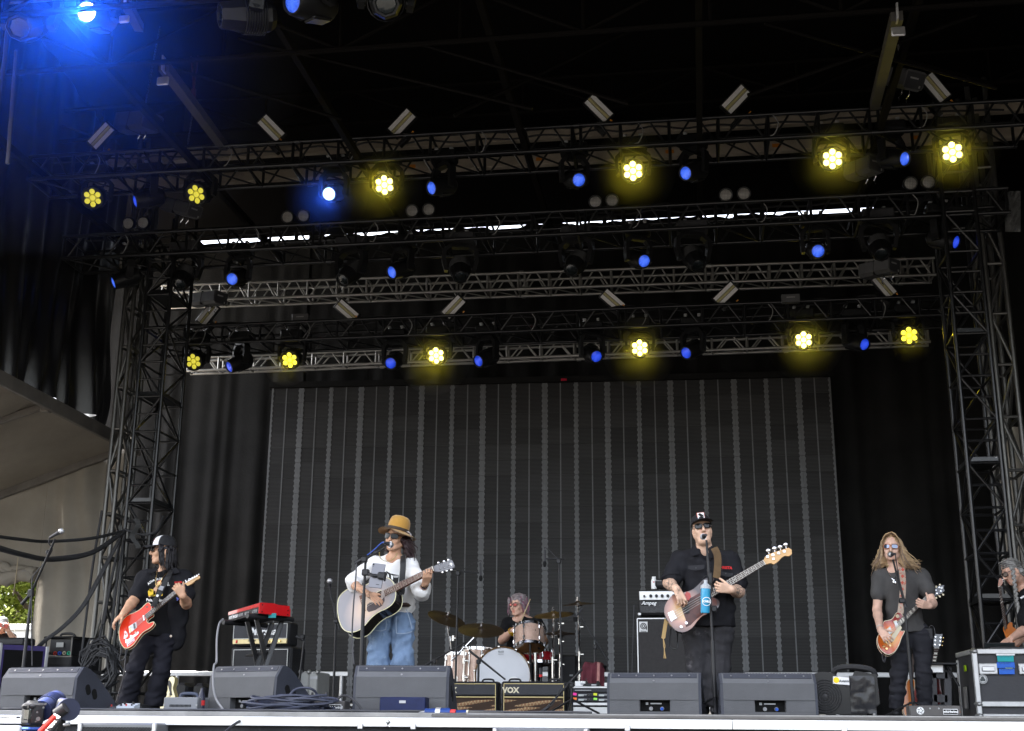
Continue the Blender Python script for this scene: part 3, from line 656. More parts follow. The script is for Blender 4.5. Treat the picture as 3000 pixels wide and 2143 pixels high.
bl_ = [("front",300,447,-52,24,"dim","blue beam light turned left between the two dim yellow lights, foremost truss"),
 ("front",730,431,-2,26,"hot","brightest blue beam light of the foremost truss, left of centre"),
 ("front",958,418,-38,24,"pale","blue beam light turned left beside the glaring yellow light, foremost truss left"),
 ("front",1285,400,24,26,"pale","blue beam light left of the middle yellow light on the foremost truss"),
 ("front",1522,385,-36,24,"pale","blue beam light right of the middle yellow light on the foremost truss"),
 ("front",2008,353,38,24,"pale","blue beam light between the two rightmost yellow lights, foremost truss"),
 ("second",252,628,-55,28,"pale","blue beam light turned left at the left end of the second truss"),
 ("second",515,620,-3,26,"pale","blue beam light, second from left on the second truss"),
 ("second",870,605,-35,28,"pale","blue beam light between two dark profile lights, left half of second truss"),
 ("second",1430,580,28,28,"pale","blue beam light between two dark profile lights, right half of second truss"),
 ("second",1816,558,4,26,"pale","blue beam light, second from right on the second truss"),
 ("second",2122,538,52,26,"dim","blue beam light turned right at the right end of the second truss"),
 ("third",509,815,-42,30,"dim","blue beam light between the two leftmost yellow lights, rearmost black truss"),
 ("third",867,807,-4,26,"dim","blue beam light left of the third yellow light, rearmost black truss"),
 ("third",1062,802,-34,26,"dim","blue beam light right of the third yellow light, rearmost black truss"),
 ("third",1324,792,26,26,"dim","blue beam light left of the fourth yellow light, rearmost black truss"),
 ("third",1523,784,-34,26,"dim","blue beam light right of the fourth yellow light, rearmost black truss"),
 ("third",1919,765,36,26,"dim","blue beam light between the two rightmost yellow lights, rearmost black truss")]
for (k,x,y,pan,tilt,mode,lb) in bl_: fixture("beam", TR[k], *zO(x,y), pan, tilt, lb, GB, 1.0, mode)
for (x,y,pan,tilt,lb) in ((398,632,3,48,"large unlit profile light at the left end of the second truss"),(760,622,-24,44,"unlit profile light, second from left on the second truss"),
 (1022,615,14,48,"unlit profile light just left of the middle of the second truss"),(1268,600,-20,44,"unlit profile light just right of the middle of the second truss"),
 (1550,590,22,46,"unlit profile light, second from right on the second truss"),(1957,565,-2,46,"unlit profile light at the right end of the second truss")):
 fixture("profile", TR["second"], *zO(x,y), pan, tilt, lb, GP, 0.92)
# the big lamps of the nearest truss, cut by the top of the picture
GN = "big lamps of the nearest truss"
fixture("profile", None, *zO(42,62), 12, 40, "unlit moving head at the top left corner of the picture", GN, 1.0, Y=9.0)
fixture("beam", None, *zO(193,27), 0, 20, "dazzling blue beam light at the top left", GN, 1.0, "hottest", Y=9.1)
fixture("profile", None, *zO(490,34), -58, 12, "unlit moving head pointing left at the top edge", GN, 1.0, Y=9.0)
fixture("beam", None, *zO(650,4), -30, 20, "blue beam light cut by the top edge", GN, 1.15, "pale", Y=9.0)
fixture("profile", None, *zO(857,8), 16, 34, "unlit moving head with greenish lens at the top edge", GN, 1.0, Y=9.0)
p = W(0, -40, 9.2); t = thing("truss", "black truss above the top edge carrying the big lamps", "truss", (-9.2, 9.2, p.z+0.25))
for y in (9.2, 9.6):
 for z in (p.z+0.10, p.z+0.45): rod(t, (-9.2,y,z), (6.5,y,z), 0.026, black_metal, "chord")
for k in range(26):
 x = -9.1+0.6*k
 for y in (9.2, 9.6): rod(t, (x,y,p.z+0.10), (x+0.3,y,p.z+0.45), 0.015, black_metal, "brace"); rod(t, (x+0.3,y,p.z+0.45), (x+0.6,y,p.z+0.10), 0.015, black_metal, "brace")
# blinders: pairs of round lamps on a short bar
bm_lens = bpy.data.materials.new("blinder_glass"); bm_lens.use_nodes = True
nt = bm_lens.node_tree; b_ = nt.nodes["Principled BSDF"]; b_.inputs["Roughness"].default_value = 0.2; b_.inputs["Base Color"].default_value = (0.50,0.48,0.45,1)
bl_case = MB().lathe([(0.0001,-0.10),(0.06,-0.09),(0.092,-0.03),(0.096,0.04),(0.090,0.055),(0.078,0.055),(0.074,0.045),(0.0001,0.044)], AX, 20).mesh("blinder_case", fix_m)
bl_glass = MB().lathe([(0.075,0),(0.04,0.008),(0.0001,0.012)], TT((0,-0.045,0)) @ AX, 20).mesh("blinder_glass", bm_lens)
gr = MB()
for k in range(-3,4):
 w = math.sqrt(max(0.0, 0.075**2-(k*0.02)**2)); gr.box((k*0.02,-0.06,0),(0.003,0.003,2*w)); gr.box((0,-0.0605,k*0.02),(2*w,0.003,0.003))
bl_grid = gr.mesh("blinder_grid", K("grid_dark",(0.08,0.08,0.08),0.5)); bl_arm = MB().tube([(0,0.02,-0.03),(0,0.05,-0.14),(0,0.05,-0.2)],0.02,8).mesh("blinder_arm", fix_m)
for i, (xa,ya,xb,yb) in enumerate(((287,497,320,495),(640,483,675,480),(916,469,953,466),(1322,449,1359,446),(1611,434,1651,431),(2020,408,2060,405))):
 Y = (TR["second"]["a"]+TR["second"]["d"]*((W(*zO(xa,ya),15.7)-TR["second"]["a"]).dot(TR["second"]["d"]))).y+0.12
 a, b = W(*zO(xa,ya),Y), W(*zO(xb,yb),Y); c = (a+b)/2+V((0,0.06,-0.21))
 t = thing("blinder", "pair of round unlit blinder lamps on the second truss, "+ordn[i]+" pair from left", "stage light", c, "blinder pairs on the second truss")
 MB().box((0,0,0),(0.34,0.05,0.05),bev=0.01).cyl((0,0,-0.12),(0,0,0.0),0.03).build("bar", fix_m, t)
 for q in (a, b):
  M = TT(q-c) @ RX(R_(18)) ; h = link("lamp_case", bl_case, t, M); link("glass", bl_glass, h); link("grille", bl_grid, h); link("arm", bl_arm, t, TT(q-c))
# strobe panels
led_p = K("led_panel_white", (0.80,0.79,0.80), 0.28, 0, 0.06, 40, 0.1, 200); tube_m = K("strobe_tube", (0.62,0.56,0.28), 0.2)
st_box = MB().box((0,0.045,0),(0.44,0.09,0.215),bev=0.012); st_box.box((0,0.0,0),(0.41,0.006,0.185)); st_box = st_box.mesh("strobe_box", fix_m)
st_led = MB().box((0,-0.005,0),(0.385,0.006,0.058)).mesh("strobe_led", led_p)
tb_ = MB().cyl((-0.19,-0.008,0),(0.19,-0.008,0),0.010); tb_.box((0,-0.004,0.017),(0.385,0.004,0.008)).box((0,-0.004,-0.017),(0.385,0.004,0.008)); st_tube = tb_.mesh("strobe_tube", tube_m)
st_yoke = MB().box((0,0.10,0),(0.08,0.05,0.08),bev=0.01).cyl((0,0.10,0),(0,0.16,0),0.035).mesh("strobe_hub", fix_m)
st = [("front",224,302,1,"leftmost strobe panel, tilted and reflecting daylight, above the foremost truss"),("front",602,285,-1,"second strobe panel from left above the foremost truss, leaning left"),
 ("front",892,273,1,"third strobe panel from left above the foremost truss, with whitish face"),("front",1329,241,-1,"fourth strobe panel from left above the foremost truss, leaning left"),
 ("front",1634,221,1,"fifth strobe panel from left above the foremost truss, leaning right"),("front",2078,195,-1.12,"rightmost strobe panel above the foremost truss, with bright face"),
 ("third",461,698,1.1,"leftmost strobe panel above the rearmost black truss"),("third",770,690,-0.9,"second strobe panel from left above the rearmost black truss"),
 ("third",1007,682,1,"third strobe panel from left above the rearmost black truss"),("third",1360,668,-0.9,"fourth strobe panel from left above the rearmost black truss"),
 ("third",1611,653,0.95,"fifth strobe panel from left above the rearmost black truss"),("third",1963,635,-1.1,"rightmost strobe panel above the rearmost black truss")]
for (k,x,y,sg,lb) in st:
 T = TR[k]; Y = (T["a"]+T["d"]*((W(*zO(x,y),T["a"].y)-T["a"]).dot(T["d"]))).y+0.10; p = W(*zO(x,y),Y); s = 0.93 if k == "front" else 0.90
 M = TT(p) @ RZm(YAW*0.6) @ RX(R_(14)) @ RY(R_(-46*sg)) @ Matrix.Diagonal((s,s,s,1))
 t = thing("strobe_light", lb, "stage light", M, "strobe panels over the trusses")
 link("housing", st_box, t)
 for z in (0.058,-0.058): link("led_panel", st_led, t, TT((0,0,z)))
 link("flash_tube", st_tube, t); link("hub", st_yoke, t)
 foot = V((p.x, p.y+0.16, T["zt"]+0.02)); inv = WM[t.name].inverted(); top = p+V((0,0.16,0))
 MB().tube([inv @ foot, inv @ (foot*0.3+top*0.7), inv @ top], 0.03, 8).box(inv @ (foot+V((0,0,0.03))), (0.2,0.14,0.07), bev=0.01).build("mount", fix_m, t)
 on = MB().box(inv @ (foot+V((0.16,-0.2,0.05))),(0.035,0.02,0.02)); on.build("connector", K("connector_orange",(0.75,0.30,0.03),0.4), t)
# long dark boxes of the hoists
hb_m = K("hoist_grey", (0.10,0.10,0.105), 0.45, 0, 0.15, 5)
for (x0,y0,x1,y1,Y,h,lb) in ((275,276,338,272,14.6,0.26,"dark grey hoist box on chain beside the leftmost upper strobe"),(1972,168,2030,180,14.0,0.24,"dark grey hoist box beside the rightmost upper strobe"),
 (372,455,432,470,15.6,0.2,"dark grey hoist box below the second yellow light, upper left"),(1890,385,1945,365,15.2,0.22,"dark grey hoist box below the upper right yellow lights"),
 (432,668,490,662,17.2,0.20,"dark grey hoist box above the left end of the rearmost black truss"),(1918,605,1985,590,16.8,0.20,"dark grey hoist box above the right end of the rearmost black truss")):
 a, b = W(*zO(x0,y0),Y+0.28), W(*zO(x1,y1),Y-0.1); M = frame((a+b)/2, b-a, (0,0,1)); L = (b-a).length
 t = thing("hoist_box", lb, "hoist", M, "hoist boxes over the stage")
 o = [(-h*0.6,-h*0.30),(-h*0.35,-h*0.5),(h*0.35,-h*0.5),(h*0.6,-h*0.30),(h*0.6,h*0.42),(h*0.45,h*0.5),(-h*0.45,h*0.5),(-h*0.6,h*0.42)]
 MB().loft([V((-L/2,y,z)) for y,z in o],[V((L/2,y,z)) for y,z in o]).build("body", hb_m, t, 25)
 MB().box((0,0,0),(0.012,h*1.24,h*1.04),bev=0.004).build("band", fix_m, t)
 e = 1 if x1 > 1000 and x0 < 1950 and y1 < y0 else 1
 MB().box((L/2+0.006,0,0),(0.012,h*1.08,h*0.8),bev=0.004).build("end_plate", fix2_m, t)
 MB().box((L/2+0.0135,-0.02,0.03),(0.004,h*0.5,0.02)).box((L/2+0.0135,h*0.35,-0.06),(0.004,0.02,0.03)).build("end_print", K("hoist_print",(0.3,0.3,0.3)), t)
 for yy in (-0.03,0.12):
  MB().tube(smoothpath([(L*0.2+yy,0,-h*0.5),(L*0.2+yy+0.02,0,-h*0.5-0.05),(L*0.2+yy-0.015,0,-h*0.5-0.1),(L*0.2+yy+0.01,0,-h*0.5-0.14)],3),0.008,6).build("hook", chrome, t)
def chain(a, b, lb):
 a, b = V(a), V(b); n = int((b-a).length/0.035); m = MB(); d = (b-a).normalized(); pa = d.orthogonal().normalized(); pb = d.cross(pa)
 for i in range(n):
  c = a.lerp(b, (i+0.5)/n); w = pa if i % 2 else pb
  m.tube([c-d*0.022-w*0.008, c+d*0.022-w*0.008, c+d*0.022+w*0.008, c-d*0.022+w*0.008, c-d*0.022-w*0.008], 0.0045, 4)
 tag(m.build("hoist_chain", K("chain_steel",(0.12,0.12,0.12),0.4,0.5)), lb, "chain", "hoist chains")
chain(W(*zO(355,60),14.3), W(*zO(318,256),14.5), "steel chain hanging in the blue glow to the upper left hoist box")
chain(W(*zO(430,232),14.4), W(*zO(417,320),14.5), "steel chain hanging beside the roof beam at the upper left")
chain(W(*zO(1990,60),13.7), W(*zO(2000,165),13.9), "steel chain hanging to the upper right hoist box")
pA_, pB_ = W(*zO(432,125),14.4), W(*zO(430,200),14.4)
tag(MB().tube([pA_+V((-0.05,0,0)), pB_],0.012,6).tube([pA_+V((0.05,0,0)), pB_],0.012,6).ball(pB_,0.03).cyl(pB_+V((0,0,-0.25)),pB_,0.035).build("sling", K("sling_red",(0.10,0.03,0.03))), "dark red sling holding a chain under the roof at the left", "sling")
for (x,y,Y,lb) in ((668,735-28,17.6,"small dark box on the rearmost truss, left half"),(1755,664,17.3,"small dark labelled box on the rearmost truss, right half")):
 p = W(*zO(x,y),Y); t = thing("junction_box", lb, "junction box", p); MB().box((0,0,0),(0.26,0.1,0.12),bev=0.008).build("body", hb_m, t); MB().box((0,-0.052,0.01),(0.12,0.004,0.014)).build("print", K("hoist_print",(0.3,0.3,0.3)), t)
# ---------------------------------------------------------------- towers
def tower(key, label, pts, Yf, m, step, r=0.03, depth=0.45, ztop=8.6, rung=False, zig=True):
 """pts: two photograph pixels on the left and two on the right front leg"""
 l0, r0 = W(*pts[0], Yf), W(*pts[1], Yf); w = (r0-l0); w.z = 0; wl2 = w.length; ex_ = w.normalized(); bk = V((-ex_.y, ex_.x, 0))*depth
 t = thing("tower", label, "tower", V((l0.x,l0.y,0)), "towers beside the stage")
 C = [V((l0.x,l0.y,0)), V((r0.x,r0.y,0)), V((r0.x,r0.y,0))+bk, V((l0.x,l0.y,0))+bk]
 for c in C: rod(t, c, c+V((0,0,ztop)), r, m, "leg", 10)
 z = 0.25; k = 0
 while z < ztop-step:
  for i in range(4):
   a, b = C[i], C[(i+1)%4]
   rod(t, a+V((0,0,z)), b+V((0,0,z)), r*0.6, m, "rung")
   if zig and i in (0,2): rod(t, (a if k % 2 else b)+V((0,0,z)), (b if k % 2 else a)+V((0,0,z+step)), r*0.6, m, "brace")
   if zig and i in (1,3): rod(t, (a if (k+1) % 2 else b)+V((0,0,z)), (b if (k+1) % 2 else a)+V((0,0,z+step)), r*0.6, m, "brace")
  if rung: rod(t, C[0]+V((0,0,z+step/2)), C[1]+V((0,0,z+step/2)), r*0.6, m, "rung")
  if rung and k % 3 == 2:
   c = (C[0]+C[2])/2+V((0,0,z+0.05)); MB().box(c,(wl2-0.03,depth-0.03,0.05)).build("platform", black_metal, t, world=True)
  z += step; k += 1
 return t
sil_t = K("tower_silver", (0.15,0.147,0.14), 0.38, 0.7, 0.2, 4, 0.1, 30)
tower("sl", "silver lattice tower at the left beside the tent", (zL(640,870), zL(700,870)), 16.6, sil_t, 0.62, 0.034, 0.5)
tower("bl", "black scaffold ladder tower standing right of the left silver tower", (zL(790,850), zL(965,850)), 15.9, black_metal, 0.5, 0.026, 0.7, rung=True, ztop=7.2)
tower("br", "black scaffold ladder tower at the right behind the technician", (zR(1165,300), zR(1400,300)), 15.6, black_metal, 0.55, 0.028, 0.6, rung=True, ztop=7.4)
tower("sr", "silver lattice tower at the right edge", (zT(585,150), zT(760,150)), 16.4, sil_t, 0.7, 0.036, 0.6)
a = W(2915, 1255, 18.4); b_ = W(3120, 1255, 18.4)
rows = [[V((a.x+(b_.x-a.x)*i/20, 18.4+0.06*math.sin(i*0.9+j*0.2), a.z*(1-j/20))) for i in range(21)] for j in range(21)]
tag(MB().grid(rows).build("tarp", tent_m, smooth=180), "grey brown tarp hanging behind the right silver tower", "tarp")
a = W(2960, 560, 16.0); rows = [[W(2945+45*i/8, 560+120*j/10, 16.0+0.05*math.sin(i*1.7+j*2.1)) for i in range(9)] for j in range(11)]
tag(MB().grid(rows).build("plastic_sheet", K("clear_plastic",(0.35,0.36,0.37),0.15,0.6,0.4,9,0.4,14), smooth=180), "crumpled shiny plastic sheet tied at the right end of the second truss", "sheet")
gp = W(351, 1235, 18.9)
# ================================================================ STAGE GEAR
def prect(f, x0, y0, x1, y1, Y, floor=False):
 a, b = W(*f(x0, (y0+y1)/2), Y), W(*f(x1, (y0+y1)/2), Y); t = W(*f((x0+x1)/2, y0), Y).z; bt = 0.0 if floor else W(*f((x0+x1)/2, y1), Y).z
 return a.x, b.x, bt, t
def boxthing(name, label, cat, rect, Y, depth, yaw=0.0, group=None):
 """origin: bottom front centre; local x right, y back, z up. returns thing, w, h"""
 x0, x1, z0, z1 = rect
 t = thing(name, label, cat, TT(((x0+x1)/2, Y, z0)) @ RZm(R_(yaw)), group); return t, x1-x0, z1-z0
wedge_m = K("wedge_grey", (0.088,0.089,0.094), 0.72, 0, 0.12, 3, 0.35, 220, speck=((0.17,0.17,0.165),0.32,9)); wedge_top_m = K("wedge_top", (0.105,0.107,0.114), 0.6, 0, 0.1, 4, 0.2, 200)
side_m = K("wedge_side", (0.042,0.045,0.058), 0.55, 0, 0.15, 3, 0.25, 220, speck=((0.22,0.22,0.2),0.325,10))
tolex = K("black_tolex", (0.02,0.02,0.022), 0.55, 0, 0.2, 5, 0.3, 250, speck=((0.18,0.17,0.16),0.26,9))
hole_m = K("hole_black", (0.004,0.004,0.004), 0.9); screw_m = K("screw_grey", (0.3,0.3,0.31), 0.35, 0.8)
print_m = K("grey_print", (0.42,0.42,0.43), 0.5)
def wedge(u0, u1, v0, Y, yaw, label, lab_u=0.5, w=0.72):
 p = W(*zO((u0+u1)/2, 1590), Y); top = W(*zO((u0+u1)/2, v0), Y+0.1).z; h = top
 t = thing("monitor_wedge", label, "stage monitor", TT((p.x, Y, 0)) @ RZm(R_(yaw)), "floor monitors along the stage edge")
 x0, x1 = -w/2, w/2; hb = h*0.76; rx = x0+w*0.34+0.0; rw = w*0.34; rz0, rz1 = 0.025, 0.115
 b = MB(); Q = lambda xa, xb, za, zb: b.add([(xa,0,za),(xb,0,za),(xb,0.012*zb/hb,zb),(xa,0.012*zb/hb,zb)], [(0,1,2,3)])
 # back face built round the connector recess
 Q(x0,x1,rz1,hb); Q(x0,rx,rz0,rz1); Q(rx+rw,x1,rz0,rz1); Q(x0,x1,0.0,rz0)
 for (a, c) in (((rx,0,rz0),(rx+rw,0,rz0)),((rx+rw,0,rz0),(rx+rw,0,rz1)),((rx+rw,0,rz1),(rx,0,rz1)),((rx,0,rz1),(rx,0,rz0))):
  b.add([a, c, (c[0],0.07,c[2]), (a[0],0.07,a[2])], [(0,1,2,3)])
 b.add([(x0,0.012,hb),(x1,0.012,hb),(x1,0.075,h),(x0,0.075,h)], [(0,1,2,3)], 1)
 b.add([(x0,0.075,h),(x1,0.075,h),(x1,0.12,h),(x0,0.12,h)], [(0,1,2,3)], 1)
 b.add([(x0,0.12,h),(x1,0.12,h),(x1,0.50,0.07),(x0,0.50,0.07)], [(0,1,2,3)], 2)      # grille side
 b.add([(x0,0.50,0.07),(x1,0.50,0.07),(x1,0.50,0),(x0,0.50,0)], [(0,1,2,3)])
 b.build("cabinet", [wedge_m, wedge_top_m, K("grille_black",(0.02,0.02,0.02),0.6)], t, 20)
 for sx in (-1,1):
  s = MB(); o = [(0.0,0),(0.012,hb),(0.075,h),(0.105,h+0.004),(0.15,h*0.97),(0.22,h*0.86),(0.38,h*0.47),(0.49,h*0.2),(0.515,h*0.10),(0.50,0.0)]
  X = sx*(w/2); s.loft([V((X,y,z)) for y,z in o], [V((X+sx*0.022,y+0.004,z*0.995)) for y,z in o]); s.build("side_panel", side_m, t, 15)
  for (ya, za) in ((0.12,0.30),(0.20,0.20)):     # slanted hand slots
   q = MB(); L = h*0.26; c = V((X+sx*0.0235, ya+0.03, h*za+0.06)); ax = V((0,-0.45,1)).normalized(); bx = V((0,1,0.45)).normalized()
   pts = []
   for k in range(16):
    a = 2*math.pi*k/16; pts.append(c + ax*(math.sin(a)*0.028+(L/2-0.028)*(1 if math.sin(a) >= 0 else -1)) + bx*math.cos(a)*0.028)
   q.loft(pts, [p_-V((sx*0.002,0,0)) for p_ in pts]); q.build("hand_slot", hole_m, t, 0)
 r = MB().box((rx+rw/2,0.068,(rz0+rz1)/2),(rw,0.006,rz1-rz0)); r.build("connector_recess", hole_m, t)
 c = MB(); c.box((rx+rw*0.22,0.060,rz1-0.028),(0.02,0.006,0.02)); c.box((rx+rw*0.52,0.061,rz1-0.028),(0.09,0.004,0.01)); c.build("recess_print", print_m, t)
 c = MB().cyl((rx+rw*0.35,0.064,rz0+0.022),(rx+rw*0.35,0.05,rz0+0.022),0.016).cyl((rx+rw*0.72,0.064,rz0+0.022),(rx+rw*0.72,0.05,rz0+0.022),0.016); c.build("socket", K("socket_steel",(0.22,0.22,0.23),0.4,0.5), t)
 MB().cyl((rx+rw*0.72,0.052,rz0+0.022),(rx+rw*0.72,0.03,rz0+0.02),0.012).build("plug", K("plug_blue",(0.02,0.09,0.45),0.4), t)
 n = V((0,-(h-hb),0.063)).normalized()
 gp_ = MB(); lip = h
 gp_.box((0,0.055,hb+(h-hb)*0.72),(w*0.97,0.006,0.045),Matrix.Rotation(-math.atan2(0.063,h-hb),3,'X')); gp_.build("grille_lip", side_m, t, 0)
 for k in range(5):
  f = 0.74; c = V((x0+w*(0.10+0.2*k), 0.012+0.063*f-0.006, hb+(h-hb)*f)); MB().cyl(c, c+n*0.004, 0.007, n=8).build("screw", screw_m, t)
 c = V((0, 0.012+0.063*0.25-0.002, hb+(h-hb)*0.2)); MB().cyl(c, c+n*0.004, 0.008, n=8).build("screw", screw_m, t)
 zz = MB()
 for k in range(60): zz.box((x0+w*(k+0.5)/60, 0.085, h+0.003),(w/120,0.02,0.006))
 zz.build("ribbed_edge", side_m, t, 0)
 return t
wedge(-22,172,1483,9.55,-14,"floor monitor at the far left beside the camera, its right side showing")
wedge(450,612,1480,10.25,-24,"scuffed floor monitor turned sideways in front of the red keyboard")
wedge(787,988,1479,9.9,3,"floor monitor in front of the singer with the yellow hat")
wedge(1357,1547,1495,10.5,-4,"floor monitor left of the bass player's legs")
wedge(1613,1806,1496,10.4,6,"floor monitor between the bass player and the black blower")
# ---------------------------------------------------------------- amplifiers
gold_pipe = K("gold_piping", (0.62,0.50,0.24), 0.4, 0.3, 0.1, 20)
def diamond_cloth(name, base, line, sc):
 m = bpy.data.materials.new(name); m.use_nodes = True; nt = m.node_tree; b = nt.nodes["Principled BSDF"]; b.inputs["Roughness"].default_value = 0.8
 tc = nt.nodes.new("ShaderNodeTexCoord"); mp = None; outs = []
 for sg in (1,-1):
  mp = nt.nodes.new("ShaderNodeMapping"); mp.inputs["Rotation"].default_value = (0, R_(28*sg), 0); nt.links.new(tc.outputs["Object"], mp.inputs[0])
  w = nt.nodes.new("ShaderNodeTexWave"); w.bands_direction = 'X'; w.inputs["Scale"].default_value = sc; nt.links.new(mp.outputs[0], w.inputs[0])
  r = nt.nodes.new("ShaderNodeMapRange"); r.inputs[1].default_value = 0.90; r.inputs[2].default_value = 0.97; nt.links.new(w.outputs["Fac"], r.inputs[0]); outs.append(r)
 mx = nt.nodes.new("ShaderNodeMath"); mx.operation = 'MAXIMUM'; nt.links.new(outs[0].outputs[0], mx.inputs[0]); nt.links.new(outs[1].outputs[0], mx.inputs[1])
 nz = nt.nodes.new("ShaderNodeTexNoise"); nz.inputs["Scale"].default_value = 7; nt.links.new(tc.outputs["Object"], nz.inputs[0])
 cb = nt.nodes.new("ShaderNodeMix"); cb.data_type = 'RGBA'; cb.inputs[6].default_value = (*[c*0.75 for c in base],1); cb.inputs[7].default_value = (*[c*1.25 for c in base],1); nt.links.new(nz.outputs["Fac"], cb.inputs[0])
 c = nt.nodes.new("ShaderNodeMix"); c.data_type = 'RGBA'; c.inputs[7].default_value = (*line,1); nt.links.new(mx.outputs[0], c.inputs[0]); nt.links.new(cb.outputs[2], c.inputs[6]); nt.links.new(c.outputs[2], b.inputs["Base Color"]); return m
vox_cloth = diamond_cloth("diamond_grille_cloth", (0.25,0.125,0.062), (0.42,0.32,0.17), 10.5)
vox_panel = K("amp_panel_cloth", (0.05,0.051,0.057), 0.7, 0, 0.1, 6, 0.3, 300)
def combo(f, x0, y0, x1, y1, Y, label, word_x):
 t, w, h = boxthing("guitar_amplifier", label, "amplifier", prect(f,x0,y0,x1,y1,Y,True), Y, 0.27, 3)
 b = MB().box((0,0.15,h/2),(w,0.26,h),bev=0.018); b.build("cabinet", tolex, t)
 e = 0.03; zs = h*0.52
 MB().box((0,0.012,(zs+h)/2),(w-2*e,0.03,h-zs-2*e*0.7),bev=0.004).build("upper_panel", vox_panel, t)
 rows = [[V((-w/2+e+(w-2*e)*i/24, 0.006-0.008*math.sin(i*0.35+j)*math.sin(j*0.5), zs-0.02-(zs-0.05)*j/10 - (0.010*math.sin(math.pi*i/24) if j == 0 else 0))) for i in range(25)] for j in range(11)]
 MB().grid(rows).build("grille_cloth", vox_cloth, t, 180)
 MB().box((0,0.010,zs/2+0.01),(w-2*e,0.01,zs-0.03)).build("baffle", K("baffle_brown",(0.05,0.03,0.02),0.8), t)
 MB().box((0,-0.004,zs),(w-2*e,0.012,0.012),bev=0.003).build("gold_strip", gold_pipe, t)
 g = MB(); g.box((0,-0.004,h-e*0.8),(w-2*e,0.008,0.006));
 for sx in (-1,1): g.box((sx*(w/2-e),-0.004,h/2),(0.006,0.008,h-1.9*e))
 g.build("piping", gold_pipe, t)
 M = WM[t.name] @ facing((word_x*w, -0.006, zs+(h-zs)*0.42)); lettering("VOX", 0.075, M, K("logo_cream",(0.75,0.68,0.5),0.4), t, "logo", 0.003, bold=0.003)
 for sx in (-0.2,0.2): MB().tube(smoothpath([(sx-0.06,0.15,h),(sx-0.04,0.15,h+0.022),(sx+0.04,0.15,h+0.022),(sx+0.06,0.15,h)],4),0.010,6).build("handle", black_plastic, t)
 for sx in (-1,1): MB().box((sx*(w/2-0.012),0.03,0.014),(0.03,0.04,0.03),bev=0.008).build("corner_guard", black_metal, t)
 return t
combo(zD,70,1186,627,1480,12.6,"brown diamond grille combo amplifier partly hidden behind the singer's monitor",-0.28)
combo(zD,652,1186,1226,1482,12.55,"brown diamond grille combo amplifier with whole logo in front of the bass drum",-0.35)
def head_amp(f, r, Y, label, cat="amplifier"): return boxthing("amplifier_head", label, cat, prect(f,*r,Y), Y, 0.3)
# stack behind the keyboard
Yg = 14.3
x0,x1,z0,z1 = prect(zS,283,888,700,1046,Yg)
t, w, h = boxthing("amplifier_head","black guitar amplifier head with gold panel behind the red keyboard","amplifier",(x0,x1,z0,z1),Yg,0.22,-10)
MB().box((0,0.12,h/2),(w,0.22,h),bev=0.02).build("cabinet", tolex, t)
MB().box((0,0.006,h*0.62),(w*0.93,0.02,h*0.60),bev=0.004).build("front_cloth", vox_panel, t)
MB().box((0,0.004,h*0.19),(w*0.95,0.03,h*0.21),bev=0.004).build("control_panel", K("gold_panel",(0.55,0.46,0.25),0.35,0.4,0.1,8), t)
g = MB(); g.box((0,-0.006,h*0.93),(w*0.94,0.006,0.006)).box((0,-0.006,h*0.31),(w*0.94,0.006,0.006))
for sx in (-1,1): g.box((sx*w*0.468,-0.006,h*0.62),(0.006,0.006,h*0.62))
g.build("piping", K("white_piping",(0.6,0.6,0.58),0.5), t)
lettering("Marshall",0.12,WM[t.name] @ facing((0.06,-0.008,h*0.60)),text_white,t,"logo",0.003,shear=0.35,bold=0.002)
lettering("JCM 800",0.028,WM[t.name] @ facing((-0.10,-0.013,h*0.22)),K("panel_print_black",(0.03,0.03,0.03)),t,"panel_lettering",0.001,shear=0.3)
for k in range(6): MB().cyl((0.03+0.048*k,-0.01,h*0.19),(0.03+0.048*k,-0.03,h*0.19),0.013,n=10).build("knob", gold, t)
MB().box((-w*0.40,-0.014,h*0.19),(0.022,0.012,0.035),bev=0.003).build("power_switch", K("switch_red",(0.6,0.02,0.02),0.3), t)
MB().box((w*0.445,-0.001,h*0.8),(0.035,0.004,0.03)).build("sticker", white_m, t)
x0,x1,z0,z1 = prect(zS,262,1052,712,1400,Yg-0.02); z0 = 0
t, w, h = boxthing("speaker_cabinet","black guitar speaker cabinet under the amplifier head","speaker cabinet",(x0,x1,0,z1),Yg-0.02,0.3,-10)
MB().box((0,0.18,h/2),(w,0.34,h),bev=0.02).build("cabinet", tolex, t)
MB().box((0,0.006,h/2),(w*0.88,0.02,h*0.92),bev=0.004).build("grille_cloth", K("grille_cloth_black",(0.03,0.03,0.032),0.8,0,0.15,20,0.3,300), t)
g = MB()
for sx in (-1,1): g.box((sx*w*0.44,-0.006,h/2),(0.007,0.006,h*0.92))
g.box((0,-0.006,h*0.957),(w*0.88,0.006,0.007)); g.build("piping", MATS["white_piping"], t)
